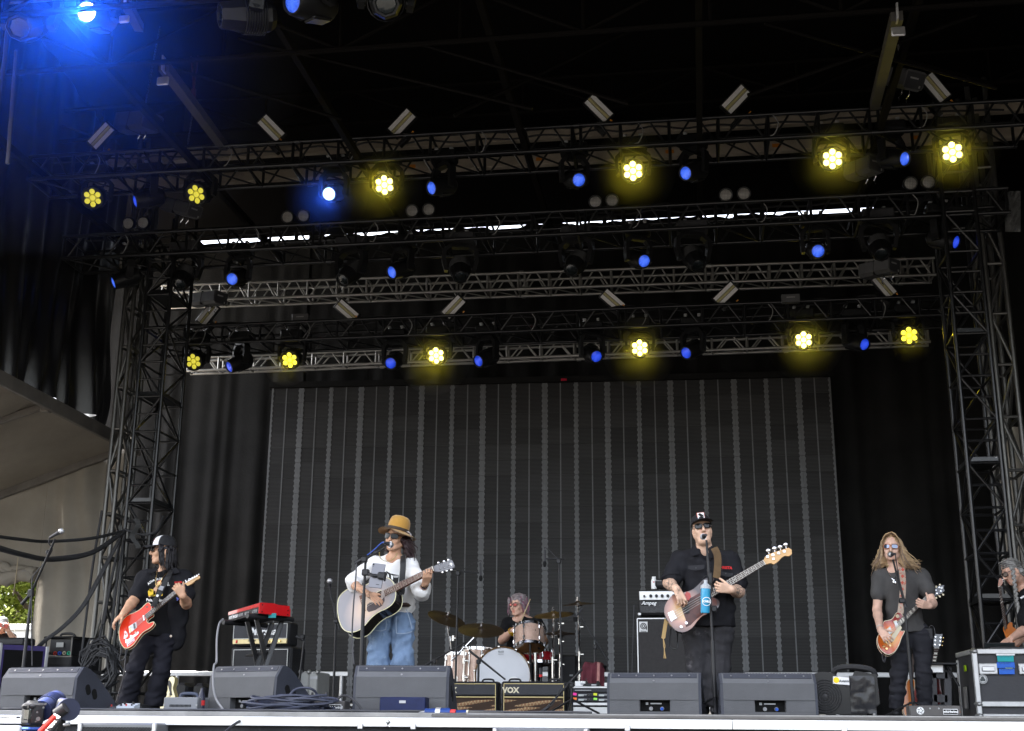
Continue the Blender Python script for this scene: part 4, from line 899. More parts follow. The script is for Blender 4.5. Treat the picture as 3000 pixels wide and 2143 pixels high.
# keyboard
A_ = W(*zS(488,752),10.75); zk = A_.z; B_ = Wz(*zS(740,776),zk); C_ = Wz(*zS(230,828),zk); ez = V((0,0,1))
exk = (C_-A_); exk.z = 0; Lk = min(1.15, exk.length); exk.normalize(); eyk = (B_-A_); eyk.z = 0; wk = min(0.36, eyk.length); eyk.normalize(); hk = 0.105
kb = thing("keyboard","bright red stage keyboard standing on a black X stand","keyboard",TT(A_))
loc = lambda a, b_, c: exk*a + eyk*b_ + ez*c
red_m = K("keyboard_red",(0.52,0.008,0.012),0.32,0,0.06,4,coat=0.3)
def obox(bm, a0,a1,b0,b1,c0,c1,mi=0):
 bm.loft([loc(a0,b0,c1),loc(a1,b0,c1),loc(a1,b1,c1),loc(a0,b1,c1)],[loc(a0,b0,c0),loc(a1,b0,c0),loc(a1,b1,c0),loc(a0,b1,c0)],mi); return bm
m = MB(); o_ = [(-0.0,0,-0.095),(0.0,0,0.0),(0,wk*0.45,0.004),(0,wk,-0.035),(0,wk,-0.10)]
m.loft([loc(0.03,y,z) for _,y,z in o_],[loc(0.0,y,z) for _,y,z in o_]); m.build("end_cheek", red_m, kb, 20)
obox(MB(),0.03,Lk,0.0,wk,-0.035,-0.004).build("top_panel", red_m, kb, 20)
obox(MB(),0.03,Lk,0.006,wk,-0.095,-0.036).build("base_pan", black_plastic, kb, 20)
q = MB()
for k in range(14):
 a = 0.08+0.055*k
 if k not in (3,4,8): obox(q, a, a+0.028, -0.006, 0.008, -0.08, -0.052)
q.build("sockets", K("socket_grey",(0.25,0.25,0.26),0.4), kb, 20)
for k in range(16): c = loc(0.07+0.06*k,0.06+0.05*(k % 2),0.0); MB().cyl(c, c+ez*0.018, 0.009, n=8).build("knob", black_plastic, kb)
for (a,b0,c) in ((-0.002,0.03,-0.02),(-0.002,0.03,-0.08),(-0.002,wk-0.03,-0.05),(-0.002,wk-0.03,-0.085)): p = loc(a,b0,c); MB().cyl(p, p-exk*0.003, 0.006, n=8).build("screw", hole_m, kb)
M = facing(A_+loc(Lk*0.80,-0.008,-0.062), -exk, ez); lettering("nord electro",0.065,M,text_white,kb,"logo",0.001,shear=0.2)
st = thing("keyboard_stand","black X shaped keyboard stand under the red keyboard","stand",TT(A_+V((0,0,-A_.z))))
for a in (0.10, Lk*0.86):
 m = MB(); c0 = A_ + loc(a,0.0,-0.115); c1 = A_ + loc(a,wk+0.02,-0.115); m.tube([c0-eyk*0.10, c1+eyk*0.05],0.024,10); m.build("support_bar", black_plastic, st, world=True)
for a in (0.16, Lk*0.42):
 for s_ in (0,1):
  pt = A_+loc(a+(0.0 if s_ else 0.03),wk*(0.9 if s_ else 0.1),-0.13); pb = A_+loc(a+(0.0 if s_ else 0.03),wk*(0.05 if s_ else 0.95),0); pb.z = 0.02
  M = frame((pt+pb)/2, pb-pt, exk); MB().box((pt+pb)/2,((pb-pt).length,0.045,0.022),M.to_3x3(),bev=0.005).build("leg", black_metal, st, world=True)
MB().tube([A_+loc(0.1,wk/2,-0.42),A_+loc(Lk*0.8,wk/2,-0.42)],0.012,8).build("cross_bar", black_metal, st, world=True)
p = A_+loc(-0.002,wk*0.42,-0.105); MB().box(p,(0.07,0.012,0.04)).build("tape_patch", K("tape_teal",(0.02,0.22,0.24),0.6), st, world=True)
# bass rig
Yb = 13.0
x0,x1,z0,z1 = prect(zB,276,668,640,838,Yb)
t, w, h = boxthing("amplifier_head","black bass amplifier head with a silver control panel behind the bass player","amplifier",(x0,x1,z0,z1),Yb,0.3)
MB().box((0,0.17,h/2),(w,0.32,h),bev=0.018).build("cabinet", tolex, t)
MB().box((0.0,0.004,h*0.78),(w*0.95,0.02,h*0.36),bev=0.004).build("control_panel", alu, t)
MB().box((0,0.004,h*0.32),(w*0.94,0.018,h*0.46),bev=0.004).build("grille_cloth", K("silver_fleck_cloth",(0.05,0.05,0.052),0.6,0,0.3,20,speck=((0.4,0.4,0.42),0.40,160)), t)
for k in range(7): MB().cyl((-w*0.26+0.058*k,-0.006,h*0.76),(-w*0.26+0.058*k,-0.03,h*0.76),0.016,n=10).build("knob", black_plastic, t)
MB().box((-w*0.30,-0.008,h*0.475),(0.155,0.008,0.05),bev=0.002).build("logo_plate", black_plastic, t)
lettering("Ampeg",0.052,WM[t.name] @ facing((-w*0.30,-0.0135,h*0.475)),text_white,t,"logo",0.001,shear=0.25,bold=0.001)
for sx in (-1,1): MB().box((sx*(w/2-0.012),0.02,0.012),(0.035,0.04,0.03),bev=0.006).build("corner_guard", alu, t)
MB().cyl((-w*0.38,-0.006,h*0.76),(-w*0.38,-0.05,h*0.75),0.011).build("jack_plug", black_metal, t)
x0,x1,z0,z1 = prect(zB,262,850,655,1400,Yb-0.02)
t, w, h = boxthing("speaker_cabinet","tall black bass speaker cabinet with a square logo badge","speaker cabinet",(x0,x1,0,z1),Yb-0.02,0.4)
MB().box((0,0.2,h/2),(w,0.4,h),bev=0.018).build("cabinet", tolex, t)
MB().box((0.01,0.004,h/2),(w*0.93,0.02,h*0.96),bev=0.003).build("grille_cloth", K("bass_cloth",(0.035,0.033,0.033),0.8,0,0.15,30,0.3,300), t)
MB().box((-w*0.465,-0.008,h/2),(0.010,0.008,h*0.96)).box((0,-0.008,h*0.983),(w*0.93,0.008,0.010)).build("piping", alu, t)
cx_, cz_ = -w*0.36, h-0.10
MB().box((cx_,-0.010,cz_),(0.085,0.008,0.105),bev=0.002).build("badge", K("badge_silver",(0.6,0.6,0.6),0.4), t)
q = MB()
for (r0,r1) in ((0.032,0.024),(0.018,0.010)):
 for k in range(20):
  a0, a1 = 2*math.pi*k/20, 2*math.pi*(k+1)/20; P = lambda r, a: V((cx_+r*math.cos(a),-0.0155,cz_+0.008+r*math.sin(a))); q.add([P(r0,a0),P(r0,a1),P(r1,a1),P(r1,a0)],[(0,1,2,3)])
q.add([V((cx_+0.024,-0.0155,cz_-0.028)),V((cx_+0.034,-0.0155,cz_-0.028)),V((cx_+0.034,-0.0155,cz_+0.01)),V((cx_+0.024,-0.0155,cz_+0.01))],[(0,1,2,3)])
q.build("badge_mark", hole_m, t, 0); lettering("Ampeg",0.02,WM[t.name] @ facing((cx_,-0.0158,cz_-0.043)),hole_m,t,"badge_lettering",0.0004,shear=0.2)
MB().tube(catenary(V((-w/2-0.01,0.0,h+0.12)),V((-w/2-0.05,0.02,0.3)),0.02,10),0.008,5).build("cable", cable_m, t)
p = W(*zB(384,662),Yb+0.12); t = thing("bottle","small white plastic bottle with red print standing on the bass amplifier","bottle",p)
MB().lathe([(0.0001,0),(0.028,0.0),(0.030,0.01),(0.030,0.085),(0.024,0.10),(0.019,0.105)],None,16).build("body", white_m, t); MB().lathe([(0.021,0.105),(0.021,0.128),(0.0001,0.130)],None,14).build("cap", white_m, t)
MB().box((0,-0.0305,0.07),(0.012,0.002,0.012)).build("label_mark", K("print_red",(0.6,0.03,0.03)), t)
p = W(*zB(460,660),Yb+0.15); t = thing("bag","small black zipped bag lying on the bass amplifier","bag",p); MB().box((0.02,0,0.05),(0.26,0.16,0.10),bev=0.03).build("body", black_plastic, t); MB().tube([(-0.10,-0.082,0.075),(0.14,-0.082,0.075)],0.004,5).build("zip", alu, t)
# ---------------------------------------------------------------- drum kit
champ = K("champagne_sparkle",(0.50,0.335,0.26),0.3,0.15,0.10,14,speck=((0.85,0.72,0.62),0.42,90),coat=0.6); maple = K("hoop_maple",(0.55,0.36,0.18),0.35,0,0.15,8,coat=0.4)
drumhead = K("drum_head_white",(0.66,0.67,0.70),0.45,0,0.05,3); amber = K("resonant_head_amber",(0.28,0.13,0.04),0.15,0,0.2,4,coat=0.6)
YD = 14.2
def drum(label, c, axis, r, L, shell, hoop, top_m, bot_m, lugs=8, hr=1.04, hw=0.022, name="drum", up=True):
 """c: centre of the top head, axis: points from the bottom head to the top head"""
 M = frame(c, V(axis).orthogonal(), axis); t = thing(name, label, "drum", M, "drums of the kit")
 MB().lathe([(r,-0.012),(r,-L+0.012)],None,36).build("shell", shell, t)
 for z, mm_ in ((0.0,top_m),(-L,bot_m)):
  MB().lathe([(0.0001,z),(r*0.985,z),(r*1.0,z+(-0.008 if z == 0 else 0.008))],None,36).build("head", mm_, t)
  s = -1 if z == 0 else 1
  MB().lathe([(r*hr,z-s*0.010),(r*hr,z+s*hw),(r*hr-0.006,z+s*(hw+0.003)),(r*1.005,z+s*hw),(r*1.005,z-s*0.010)],None,36).build("hoop", hoop, t)
 for k in range(lugs):
  a = 2*math.pi*(k+0.5)/lugs; d = V((math.cos(a),math.sin(a),0)); MB().tube([d*(r*hr+0.006)+V((0,0,0.004)),d*(r*hr+0.006)+V((0,0,-L-0.004))],0.0045,6).build("tension_rod", chrome, t)
  for z in ((-0.055,-L+0.055) if L > 0.2 else (-L/2,)): MB().box(d*(r+0.010)+V((0,0,z)),(0.025,0.022,0.05),Matrix.Rotation(a,3,'Z'),bev=0.006).build("lug", chrome, t)
 return t
cb = W(*zD(668,1136),YD); rb = 250/2.99/ppm(cb)
axb = (V((0.10,-1,0.0))).normalized()
kick = drum("large bass drum with plain white front head and maple hoop", cb, axb, rb*0.955, 0.42, champ, maple, drumhead, drumhead, 10, 1.05, 0.03)
Mk = WM[kick.name]; pk = W(*zD(655,935),YD-0.04)
lettering("REMO",0.022,facing(pk+V((0,-0.03,-0.02)),(1,0.1,0)),K("print_dark",(0.06,0.07,0.07)),kick,"head_lettering",0.0005)
q = MB()
for k in range(5): q.add([pk+V((-0.03+0.012*k,-0.03,0.0)),pk+V((-0.018+0.012*k,-0.031,0.0)),pk+V((-0.024+0.012*k+(k-2)*0.003,-0.0305,0.026))],[(0,1,2)])
q.build("head_mark", MATS["print_dark"], kick, 0, world=True)
for k in range(10):
 a = 2*math.pi*(k+0.5)/10; d = (Mk.to_3x3() @ V((math.cos(a),math.sin(a),0))); c = cb + d*(rb*1.005) + axb*0.012; M = frame(c, axb, d)
 MB().box(c,(0.05,0.03,0.02),M.to_3x3(),bev=0.005).build("claw", chrome, kick, world=True)
pr_ = W(*zD(765,1195),YD-0.05); MB().lathe([(0.062,0.0),(0.046,0.004),(0.046,0.0)],frame(pr_,(1,0.1,0),axb),24).build("port_ring", white_m, kick, world=True)
ctom = W(*zD(900,712),YD+0.05); atom = V((-0.06,0.36,1)).normalized()
tom = drum("champagne sparkle rack tom with amber underside mounted above the bass drum", ctom, atom, 0.165, 0.245, champ, chrome, drumhead, amber, 6)
pb = W(*zD(937,762),YD-0.115); MB().box(pb,(0.05,0.006,0.075),bev=0.003).build("badge", K("badge_dark",(0.05,0.045,0.04),0.3,0.5), tom, world=True)
q = MB(); q.tube([pb+V((-0.012,-0.006,-0.02)),pb+V((0,-0.006,0.02)),pb+V((0.012,-0.006,-0.02))],0.004,5).ball(pb+V((0,-0.006,0.0)),0.009,6); q.build("badge_mark", chrome, tom, world=True)
pb = W(*zD(823,762),YD-0.10); MB().box(pb,(0.022,0.006,0.035),bev=0.004).build("air_vent", chrome, tom, world=True)
pb = W(*zD(985,898),YD-0.03); MB().box(pb,(0.03,0.004,0.02),Matrix.Rotation(0.7,3,'Y')).build("head_mark", hole_m, tom, world=True)
for (x,y,r,lb) in ((452,902,0.172,"champagne sparkle floor tom beside the bass drum"),(300,950,0.165,"champagne sparkle floor tom at the far left of the kit")):
 c = W(*zD(x,y),YD+0.25); d_ = drum(lb, c, (0.02,0.05,1), r, c.z-0.16, champ, chrome, drumhead, drumhead, 8)
 for k in range(3):
  a = 2*math.pi*k/3+0.5; q = c+V((math.cos(a)*(r+0.02),math.sin(a)*(r+0.02),-0.25)); MB().tube([q,(q.x,q.y,0.0)],0.008,6).build("leg", chrome, d_, world=True)
c = W(*zD(975,925),YD+0.5); drum("red snare drum half hidden behind the rack tom", c, (-0.03,0.10,1), 0.18, 0.14, K("snare_red",(0.42,0.01,0.02),0.25,0,0.05,coat=0.5), chrome, drumhead, amber, 8)
MB_ = MB(); s_ = thing("drum_stand","chrome stand holding the rack tom in front of the drummer","stand",TT((cb.x+0.55,YD+0.05,0)))
pt = W(*zD(905,830),YD-0.14); MB().tube([(pt.x,pt.y,pt.z),(pt.x+0.01,pt.y+0.02,0.45),(pt.x+0.02,pt.y+0.1,0.3)],0.012,8).build("mount_bar", black_metal, s_, world=True)
p0 = W(*zD(952,985),YD+0.1); MB().tube([(p0.x,p0.y,p0.z+0.06),(p0.x,p0.y,0)],0.022,10).build("post", chrome, s_, world=True)
# cymbals and their stands
cym_d = K("cymbal_dark",(0.052,0.036,0.026),0.45,0.5,0.35,9,0.15,60); cym_g = K("cymbal_bronze",(0.20,0.13,0.055),0.38,0.8,0.3,9,0.15,60)
def cymbal(c, n, r, m, label, name="cymbal"):
 M = frame(c, V(n).orthogonal(), n); t = thing(name, label, "cymbal", M, "cymbals of the drum kit")
 pr = [(0.012,0.030),(r*0.08,0.028),(r*0.17,0.015),(r*0.2,0.009),(r*0.5,0.0),(r*0.8,-0.010),(r,-0.018)]
 b = MB(); b.lathe(pr+[(q,z-0.0025) for q,z in pr[::-1]],None,44);
 b.build("plate", m, t, 25)
 g_ = MB()
 for k in range(9): rr = r*(0.28+0.08*k); g_.lathe([(rr,0.006-0.02*k*0.1-0.006),(rr+0.002,0.006-0.02*k*0.1-0.0075)],None,40)
 MB().cyl((0,0,-0.02),(0,0,0.075),0.006).cyl((0,0,0.03),(0,0,0.045),0.018).cyl((0,0,0.055),(0,0,0.07),0.012).build("wing_nut", chrome, t)
 return t
def cyl_stand(label, top, foot_y, x_bot, boom=None):
 t = thing("cymbal_stand", label, "stand", TT((x_bot,foot_y,0)), "chrome cymbal stands"); fx = V((x_bot,foot_y,0)); post = V((x_bot,foot_y,0.30))
 up = boom or top
 MB().tube([fx+V((0,0,0.12)),V((x_bot,foot_y,up.z*0.55))],0.016,8).build("lower_tube", chrome, t, world=True)
 MB().tube([V((x_bot,foot_y,up.z*0.55)),up],0.011,8).build("upper_tube", chrome, t, world=True)
 if boom: MB().tube([boom+(boom-top).normalized()*0.22,top],0.009,8).build("boom", chrome, t, world=True)
 for z in (0.35,0.55,0.8):
  q = V((x_bot,foot_y,up.z*z)); MB().cyl(q-V((0,0,0.03)),q+V((0,0,0.03)),0.022).box(q+V((0.03,-0.02,0)),(0.05,0.02,0.02),bev=0.006).build("clamp", chrome, t, world=True)
 MB().ball(up,0.024,8).box(up+V((0.03,0,0)),(0.05,0.03,0.03),bev=0.008).build("tilter", chrome, t, world=True)
 for k in range(3):
  a = 2*math.pi*k/3+0.4; d = V((math.cos(a),math.sin(a),0)); MB().tube([fx+V((0,0,0.26)),fx+d*0.20+V((0,0,0.12)),fx+d*0.30+V((0,0,0.015))],0.010,6).build("leg", chrome, t, world=True)
  MB().ball(fx+d*0.30+V((0,0,0.014)),0.016,6).build("foot", black_plastic, t, world=True)
cs = [((178,628),(0.40,-0.36,1),0.23,cym_d,0.35,"dark cymbal tilted steeply at the far left of the kit",(222,700),(228,1175),None),
      ((478,726),(0.10,-0.38,1),0.262,cym_d,0.0,"large dark cymbal beside the drummer, its underside showing",(470,770),(325,1165),(330,890)),
      ((1112,592),(-0.06,-0.24,1),0.228,cym_g,0.1,"bronze cymbal right of the drummer, showing its patterned underside",(1105,630),(1105,1175),None),
      ((1325,502),(-0.06,-0.10,1),0.187,cym_d,0.3,"small dark cymbal highest at the right of the kit",(1326,520),(1340,1180),None)]
sl_ = ["chrome stand under the steep dark cymbal at far left","chrome boom stand of the large dark cymbal","chrome stand under the bronze cymbal","tall chrome stand under the highest cymbal at right"]
for i, (cpx, n, r, m, dy, lb, tpx, bpx, boom) in enumerate(cs):
 c = W(*zD(*cpx),YD+dy); cymbal(c, n, r, m, lb); bt = W(*zD(*bpx),YD+dy+0.05); tp = c - V(n).normalized()*0.02
 cyl_stand(sl_[i], tp, YD+dy+0.06, bt.x, W(*zD(*boom),YD+dy+0.05) if boom else None)
c = W(*zD(1168,757),YD+0.25); cymbal(c, (0.03,-0.10,1), 0.18, cym_d, "upper hi hat cymbal right of the snare drum"); cymbal(c-V((0,0,0.035)), (0.03,0.10,-1), 0.18, cym_d, "lower hi hat cymbal right of the snare drum")
cyl_stand("chrome hi hat stand with thin rod", c+V((0,0,0.10)), YD+0.25, c.x)
t = thing("drum_stool","round black drum stool under the drummer","stool",TT((W(*zD(800,1000),YD+0.85).x,YD+0.85,0)))
MB().lathe([(0.0001,0.44),(0.16,0.44),(0.18,0.46),(0.18,0.52),(0.15,0.54),(0.0001,0.54)],None,20).build("seat", black_plastic, t); MB().cyl((0,0,0.1),(0,0,0.44),0.02).build("post", chrome, t)
for k in range(3): a = 2.1*k; MB().tube([(0,0,0.2),(0.25*math.cos(a),0.25*math.sin(a),0.01)],0.012,6).build("leg", chrome, t)
t, w, h = boxthing("speaker_box","black speaker box behind the cymbal stands at right of the kit","speaker",prect(zD,1060,955,1312,1180,YD+0.9,True),YD+0.9,0.4); MB().box((0,0.2,h/2),(w,0.4,h),bev=0.02).build("cabinet", black_plastic, t); MB().box((w*0.32,-0.004,h*0.66),(0.04,0.006,0.02)).build("badge", print_m, t)
# towel over a stool
p = W(*zD(1465,1040),YD-0.6); t = thing("stool","small chrome stool covered by a red towel at right of the kit","stool",TT((p.x,p.y,0)))
MB().lathe([(0.0001,p.z-0.05),(0.13,p.z-0.05),(0.14,p.z-0.01),(0.0001,p.z)],None,18).build("seat", black_plastic, t)
for k in range(3): a = 2.1*k+0.6; MB().tube([(0.05*math.cos(a),0.05*math.sin(a),p.z-0.05),(0.17*math.cos(a),0.17*math.sin(a),0.01)],0.010,6).build("leg", chrome, t)
tw = []
for j in range(15):
 row = []
 for i in range(17):
  s = (i/16-0.5)*0.25; q = (j/14); fold = 0.02*math.sin(i*1.1+j*0.3)+0.012*math.sin(i*2.3)
  if q < 0.4: y = 0.14-0.33*q/0.4; z = p.z+0.012+0.012*math.sin(i*0.9+j)
  else: y = -0.19-0.03*math.sin((q-0.4)*3)+fold; z = p.z-0.02-0.30*(q-0.4)/0.6*(1.0-0.5*abs(math.sin(i*0.4)))
  if abs(s) > 0.09: z -= (abs(s)-0.09)*1.9
  row.append(p+V((s,y,z-p.z)))
 tw.append(row)
b = MB().grid(tw); b.m = [1 if (k % 16) in (11,12) else 0 for k in range(len(b.f))]
tag(b.build("towel",[K("towel_maroon",(0.11,0.025,0.035),0.9,0,0.2,12,0.3,120),K("towel_pink",(0.42,0.20,0.18),0.9,0,0.2,12,0.3,120)],None,180),"maroon towel with a pink stripe draped over a small stool","towel")
# rack of wireless receivers
Yr = 12.4
t, w, h = boxthing("equipment_rack","silver edged rack of wireless receivers beside the combo amplifier","rack",prect(zD,1282,1230,1640,1482,Yr,True),Yr,0.5)
MB().box((0,0.26,h/2),(w,0.5,h-0.01),bev=0.01).build("case", black_plastic, t)
for (za,zb_) in ((0.93,1.0),(0.335,0.43)): MB().box((0,0.0,h*(za+zb_)/2),(w,0.03,h*(zb_-za)),bev=0.004).build("edge_strip", alu, t)
MB().box((0,-0.004,h*0.14),(w*0.98,0.03,h*0.26),bev=0.004).build("drawer", K("drawer_white",(0.66,0.66,0.65),0.45,0,0.06,6), t)
for sx in (0.44,):
 for zz in (0.07,0.21): MB().cyl((sx*w,-0.02,h*zz),(sx*w,-0.026,h*zz),0.010).build("screw", screw_m, t)
cols = [("tag_pink",(0.9,0.05,0.35)),("tag_yellow",(0.75,0.8,0.05)),("tag_orange",(0.9,0.22,0.04)),("tag_green",(0.35,0.85,0.12))]
for r_i in range(2):
 for c_i in range(2):
  cx = (-0.25+0.5*c_i)*w; cz = h*(0.70-0.16*r_i); un = MB().box((cx,0.0,cz),(w*0.49,0.02,h*0.14),bev=0.003).build("receiver", K("receiver_black",(0.022,0.024,0.032),0.35), t)
  MB().box((cx-w*0.05,-0.012,cz-0.004),(0.05,0.004,0.018)).build("display", K("display_grey",(0.45,0.48,0.48),0.2), un); MB().cyl((cx+w*0.13,-0.01,cz),(cx+w*0.13,-0.022,cz),0.010).build("knob", black_metal, un)
  nm, cc = cols[r_i*2+c_i]; MB().box((cx-w*0.2,-0.012,cz+0.006),(0.034,0.004,0.022),Matrix.Rotation(0.1,3,'Y')).build("tape_tag", K(nm,cc,0.6), un)
  q = MB()
  for k in range(4): q.box((cx+w*(0.02+0.02*k),-0.011,cz),(0.004,0.004,0.012))
  q.build("buttons", print_m, un)
MB().box((0,0.0,h*0.86),(w*0.98,0.02,h*0.10)).build("blank_panel", MATS["receiver_black"], t); MB().box((-w*0.25,-0.011,h*0.86),(0.16,0.003,0.006)).box((w*0.42,-0.011,h*0.87),(0.04,0.003,0.014)).build("panel_print", print_m, t)
for k, (x,dx,hh,mm_,nm,lb) in enumerate(((1348,0.10,0.05,white_m,"adapter_box","white adapter box standing on the receiver rack"),(1440,0.16,0.03,black_plastic,"adapter_box","flat black adapter box on the receiver rack"),(1590,0.07,0.035,white_m,"adapter_box","small white box on the right end of the receiver rack"))):
 p = W(*zD(x,1228),Yr+0.12); t2 = thing(nm, lb, "box", TT((p.x,Yr+0.12,h))); MB().box((0,0,hh/2),(dx,0.1,hh),bev=0.004).build("body", mm_, t2); MB().box((dx*0.2,-0.052,hh/2),(dx*0.3,0.003,hh*0.4)).build("print", print_m, t2); MB().tube([(-dx*0.3,0,hh),(-dx*0.3,0.01,hh+0.05)],0.004,5).build("aerial", black_metal, t2)
# road cases, fan, stands at the right
case_m = K("case_laminate",(0.045,0.045,0.05),0.5,0,0.12,3,0.15,40,speck=((0.2,0.2,0.2),0.27,6)); edge_m = K("case_edge",(0.55,0.55,0.55),0.45,0.5,0.15,6)
pL = W(*zT(200,905),13.2); hC = pL.z; pR = W(*zT(900,905),13.2); wC = pR.x-pL.x
t = thing("road_case","black road case with silver edges and blue tape notes at the right edge","case",TT((pL.x,13.2,0)))
MB().box((wC/2,0.42,hC/2),(wC-0.02,0.80,hC-0.02)).build("body", case_m, t)
def edge(a,b_): MB().box((V(a)+V(b_))/2,tuple(max(0.05,abs(b_[i]-a[i])+0.004) for i in range(3)),bev=0.006).build("edge_rail", edge_m, t)
zl = hC*0.20
edge((0.02,0.012,0),(0.02,0.012,hC-0.02)); edge((0.05,0.012,hC-0.022),(wC,0.012,hC-0.022)); edge((0.05,0.011,zl),(wC,0.011,zl)); edge((0.02,0.06,hC-0.022),(0.02,0.82,hC-0.022)); edge((0.02,0.80,0),(0.02,0.80,hC-0.07)); edge((0.05,0.012,0.012),(wC,0.012,0.012))
for (x_,z_) in ((0.02,hC-0.02),(0.02,0.02),(0.02,zl)): MB().box((x_,0.012,z_),(0.085,0.085,0.07),bev=0.03).build("corner", K("corner_steel",(0.42,0.42,0.42),0.35,0.8), t)
def pxy(x,y): q = W(*zT(x,y),13.2); return q.x-pL.x, q.z
for (xa,xb) in ((265,420),(615,780)):
 x0_,z0_ = pxy(xa,1125); x1_,z1_ = pxy(xb,1030); c = ((x0_+x1_)/2,-0.006,(z0_+z1_)/2); hd = MB().box(c,(x1_-x0_,0.016,z1_-z0_),bev=0.012).build("handle_dish", edge_m, t)
 MB().box((c[0],-0.018,c[2]),((x1_-x0_)*0.7,0.02,(z1_-z0_)*0.45),bev=0.006).build("grip", alu, hd); MB().box((c[0],-0.016,c[2]-0.018),((x1_-x0_)*0.66,0.01,0.014)).build("shade_strip", hole_m, hd)  # black strip draws the shade under the grip
for (xa,ya,xb,yb,nm,cc) in ((425,962,563,1015,"tape_teal2",(0.02,0.32,0.34)),(422,1020,572,1070,"tape_blue",(0.03,0.13,0.55)),(440,1076,571,1124,"tape_blue",(0.03,0.13,0.55)),(413,946,575,960,"tape_white",(0.75,0.75,0.75)),(495,1066,557,1073,"tape_lime",(0.6,0.8,0.3))):
 x0_,z0_ = pxy(xa,yb); x1_,z1_ = pxy(xb,ya); pc = MB().box(((x0_+x1_)/2,-0.007,(z0_+z1_)/2),(x1_-x0_,0.004,z1_-z0_)).build("tape_note", K(nm,cc,0.6,0,0.08,20), t)
 if yb-ya > 30:
  q = MB()
  for k in range(7): q.tube(smoothpath([(x0_+0.02+0.017*k,-0.0095,z1_-0.012-0.008*(k % 2)),(x0_+0.026+0.017*k,-0.0095,z1_-0.004),(x0_+0.032+0.017*k,-0.0095,z1_-0.014)],2),0.0015,3)
  q.build("scribble", MATS["print_dark"], pc)
xc_,zc_ = pxy(295,1168); MB().lathe([(0.045,0),(0.045,0.004),(0.0001,0.004)],TT((xc_,-0.002,zc_)) @ RX(R_(90)),24).build("round_sticker", K("sticker_grey",(0.5,0.5,0.5),0.5), t)
q = MB()
for a in (1.57,3.67,5.76): q.lathe([(0.015,0.0),(0.0001,0.001)],TT((xc_+0.013*math.cos(a),-0.0065,zc_+0.013*math.sin(a))) @ RX(R_(90)),12)
q.lathe([(0.040,0),(0.034,0)],TT((xc_,-0.0065,zc_)) @ RX(R_(90)),24); q.build("sticker_mark", MATS["print_dark"], t, 0)
q1_ = V((-0.006,0.38,hC*0.74)); MB().box(q1_,(0.01,0.10,0.06),bev=0.003).build("tape_note", K("tape_neon",(0.55,0.85,0.02)), t)
MB().box((-0.008,0.45,hC*0.3),(0.02,0.13,0.22),bev=0.01).build("latch", MATS["corner_steel"], t)
p = W(*zT(450,882),13.35); t2 = thing("tablet","black tablet standing on the road case under the technician's hand","tablet",TT((p.x,13.4,hC+0.012)) @ RX(R_(18))); MB().box((0,0,0.03),(0.30,0.014,0.07),bev=0.005).build("body", black_plastic, t2); MB().box((0,-0.0085,0.03),(0.28,0.003,0.055)).build("screen", darkglass, t2)
p = W(*zT(620,908),13.3); tag(MB().box((p.x,13.36,hC+0.014),(0.60,0.26,0.028),bev=0.006).build("laptop", black_plastic),"flat black closed laptop lying on the road case","laptop")
# blower fan
Yf = 10.9; pf = W(*zR(168,1440),Yf); t = thing("blower_fan","black floor blower fan with round grille beside the floor monitor","fan",TT((pf.x,Yf,0)) @ RZm(R_(-8))); rf_ = 0.155
snail = [(0.17*math.cos(a)*(1+0.10*max(0,math.sin(a))),0.172+0.165*math.sin(a)*(1+0.02*k)) for k, a in enumerate([R_(20+14*i) for i in range(19)])]
snail = [(x,max(0.012,z)) for x,z in snail] + [(0.30,0.012),(0.42,0.10),(0.41,0.33),(0.24,0.36)]
MB().loft([V((x,0.0,z)) for x,z in snail],[V((x,0.26,z)) for x,z in snail]).build("housing", K("fan_black",(0.014,0.014,0.015),0.3,0,0.15,6), t, 25)
for k in range(6):
 r0 = 0.025+0.02*k; MB().lathe([(r0,0),(r0+0.006,0.006),(r0+0.009,0)],TT((-0.01,-0.001,0.155)) @ RX(R_(90)),28).build("grille_ring", K("fan_ring",(0.03,0.03,0.032),0.3), t)
MB().lathe([(0.020,0),(0.018,0.01),(0.0001,0.012)],TT((-0.01,-0.001,0.155)) @ RX(R_(90)),16).build("hub", MATS["fan_ring"], t)
q = MB()
for k in range(8): a = k*math.pi/4; q.box((-0.01+0.075*math.cos(a),-0.002,0.155+0.075*math.sin(a)),(0.12,0.004,0.005),Matrix.Rotation(-a,3,'Y'))
q.build("grille_spokes", MATS["fan_ring"], t)
MB().tube(smoothpath([(0.06,0.13,0.335),(0.10,0.10,0.385),(0.24,0.08,0.395),(0.37,0.10,0.37),(0.40,0.13,0.32)],4),0.024,8).build("handle", MATS["fan_ring"], t)
MB().box((0.135,-0.004,0.28),(0.15,0.004,0.06),Matrix.Rotation(0.08,3,'Y')).build("sticker", K("sticker_silver",(0.62,0.62,0.63),0.4), t)
MB().lathe([(0.024,0),(0.0001,0.001)],TT((0.087,-0.007,0.285)) @ RX(R_(90)),16).build("sticker_mark", K("mark_yellow",(0.85,0.55,0.02)), t)
lettering("Aviator",0.028,WM[t.name] @ facing((0.152,-0.0075,0.277)),MATS["print_dark"],t,"sticker_lettering",0.0005,bold=0.0008)
rows = [[V((0.19+0.20*i/10, -0.008-0.022*abs(noise.noise((i*0.6,j*0.5,1.0)))-0.012*noise.noise((i*1.7,j*1.3,5.0)), 0.02+0.30*j/12)) for i in range(11)] for j in range(13)]
MB().grid(rows).build("plastic_wrap", K("black_wrap",(0.02,0.02,0.022),0.12,0,0.3,9), t, 180)
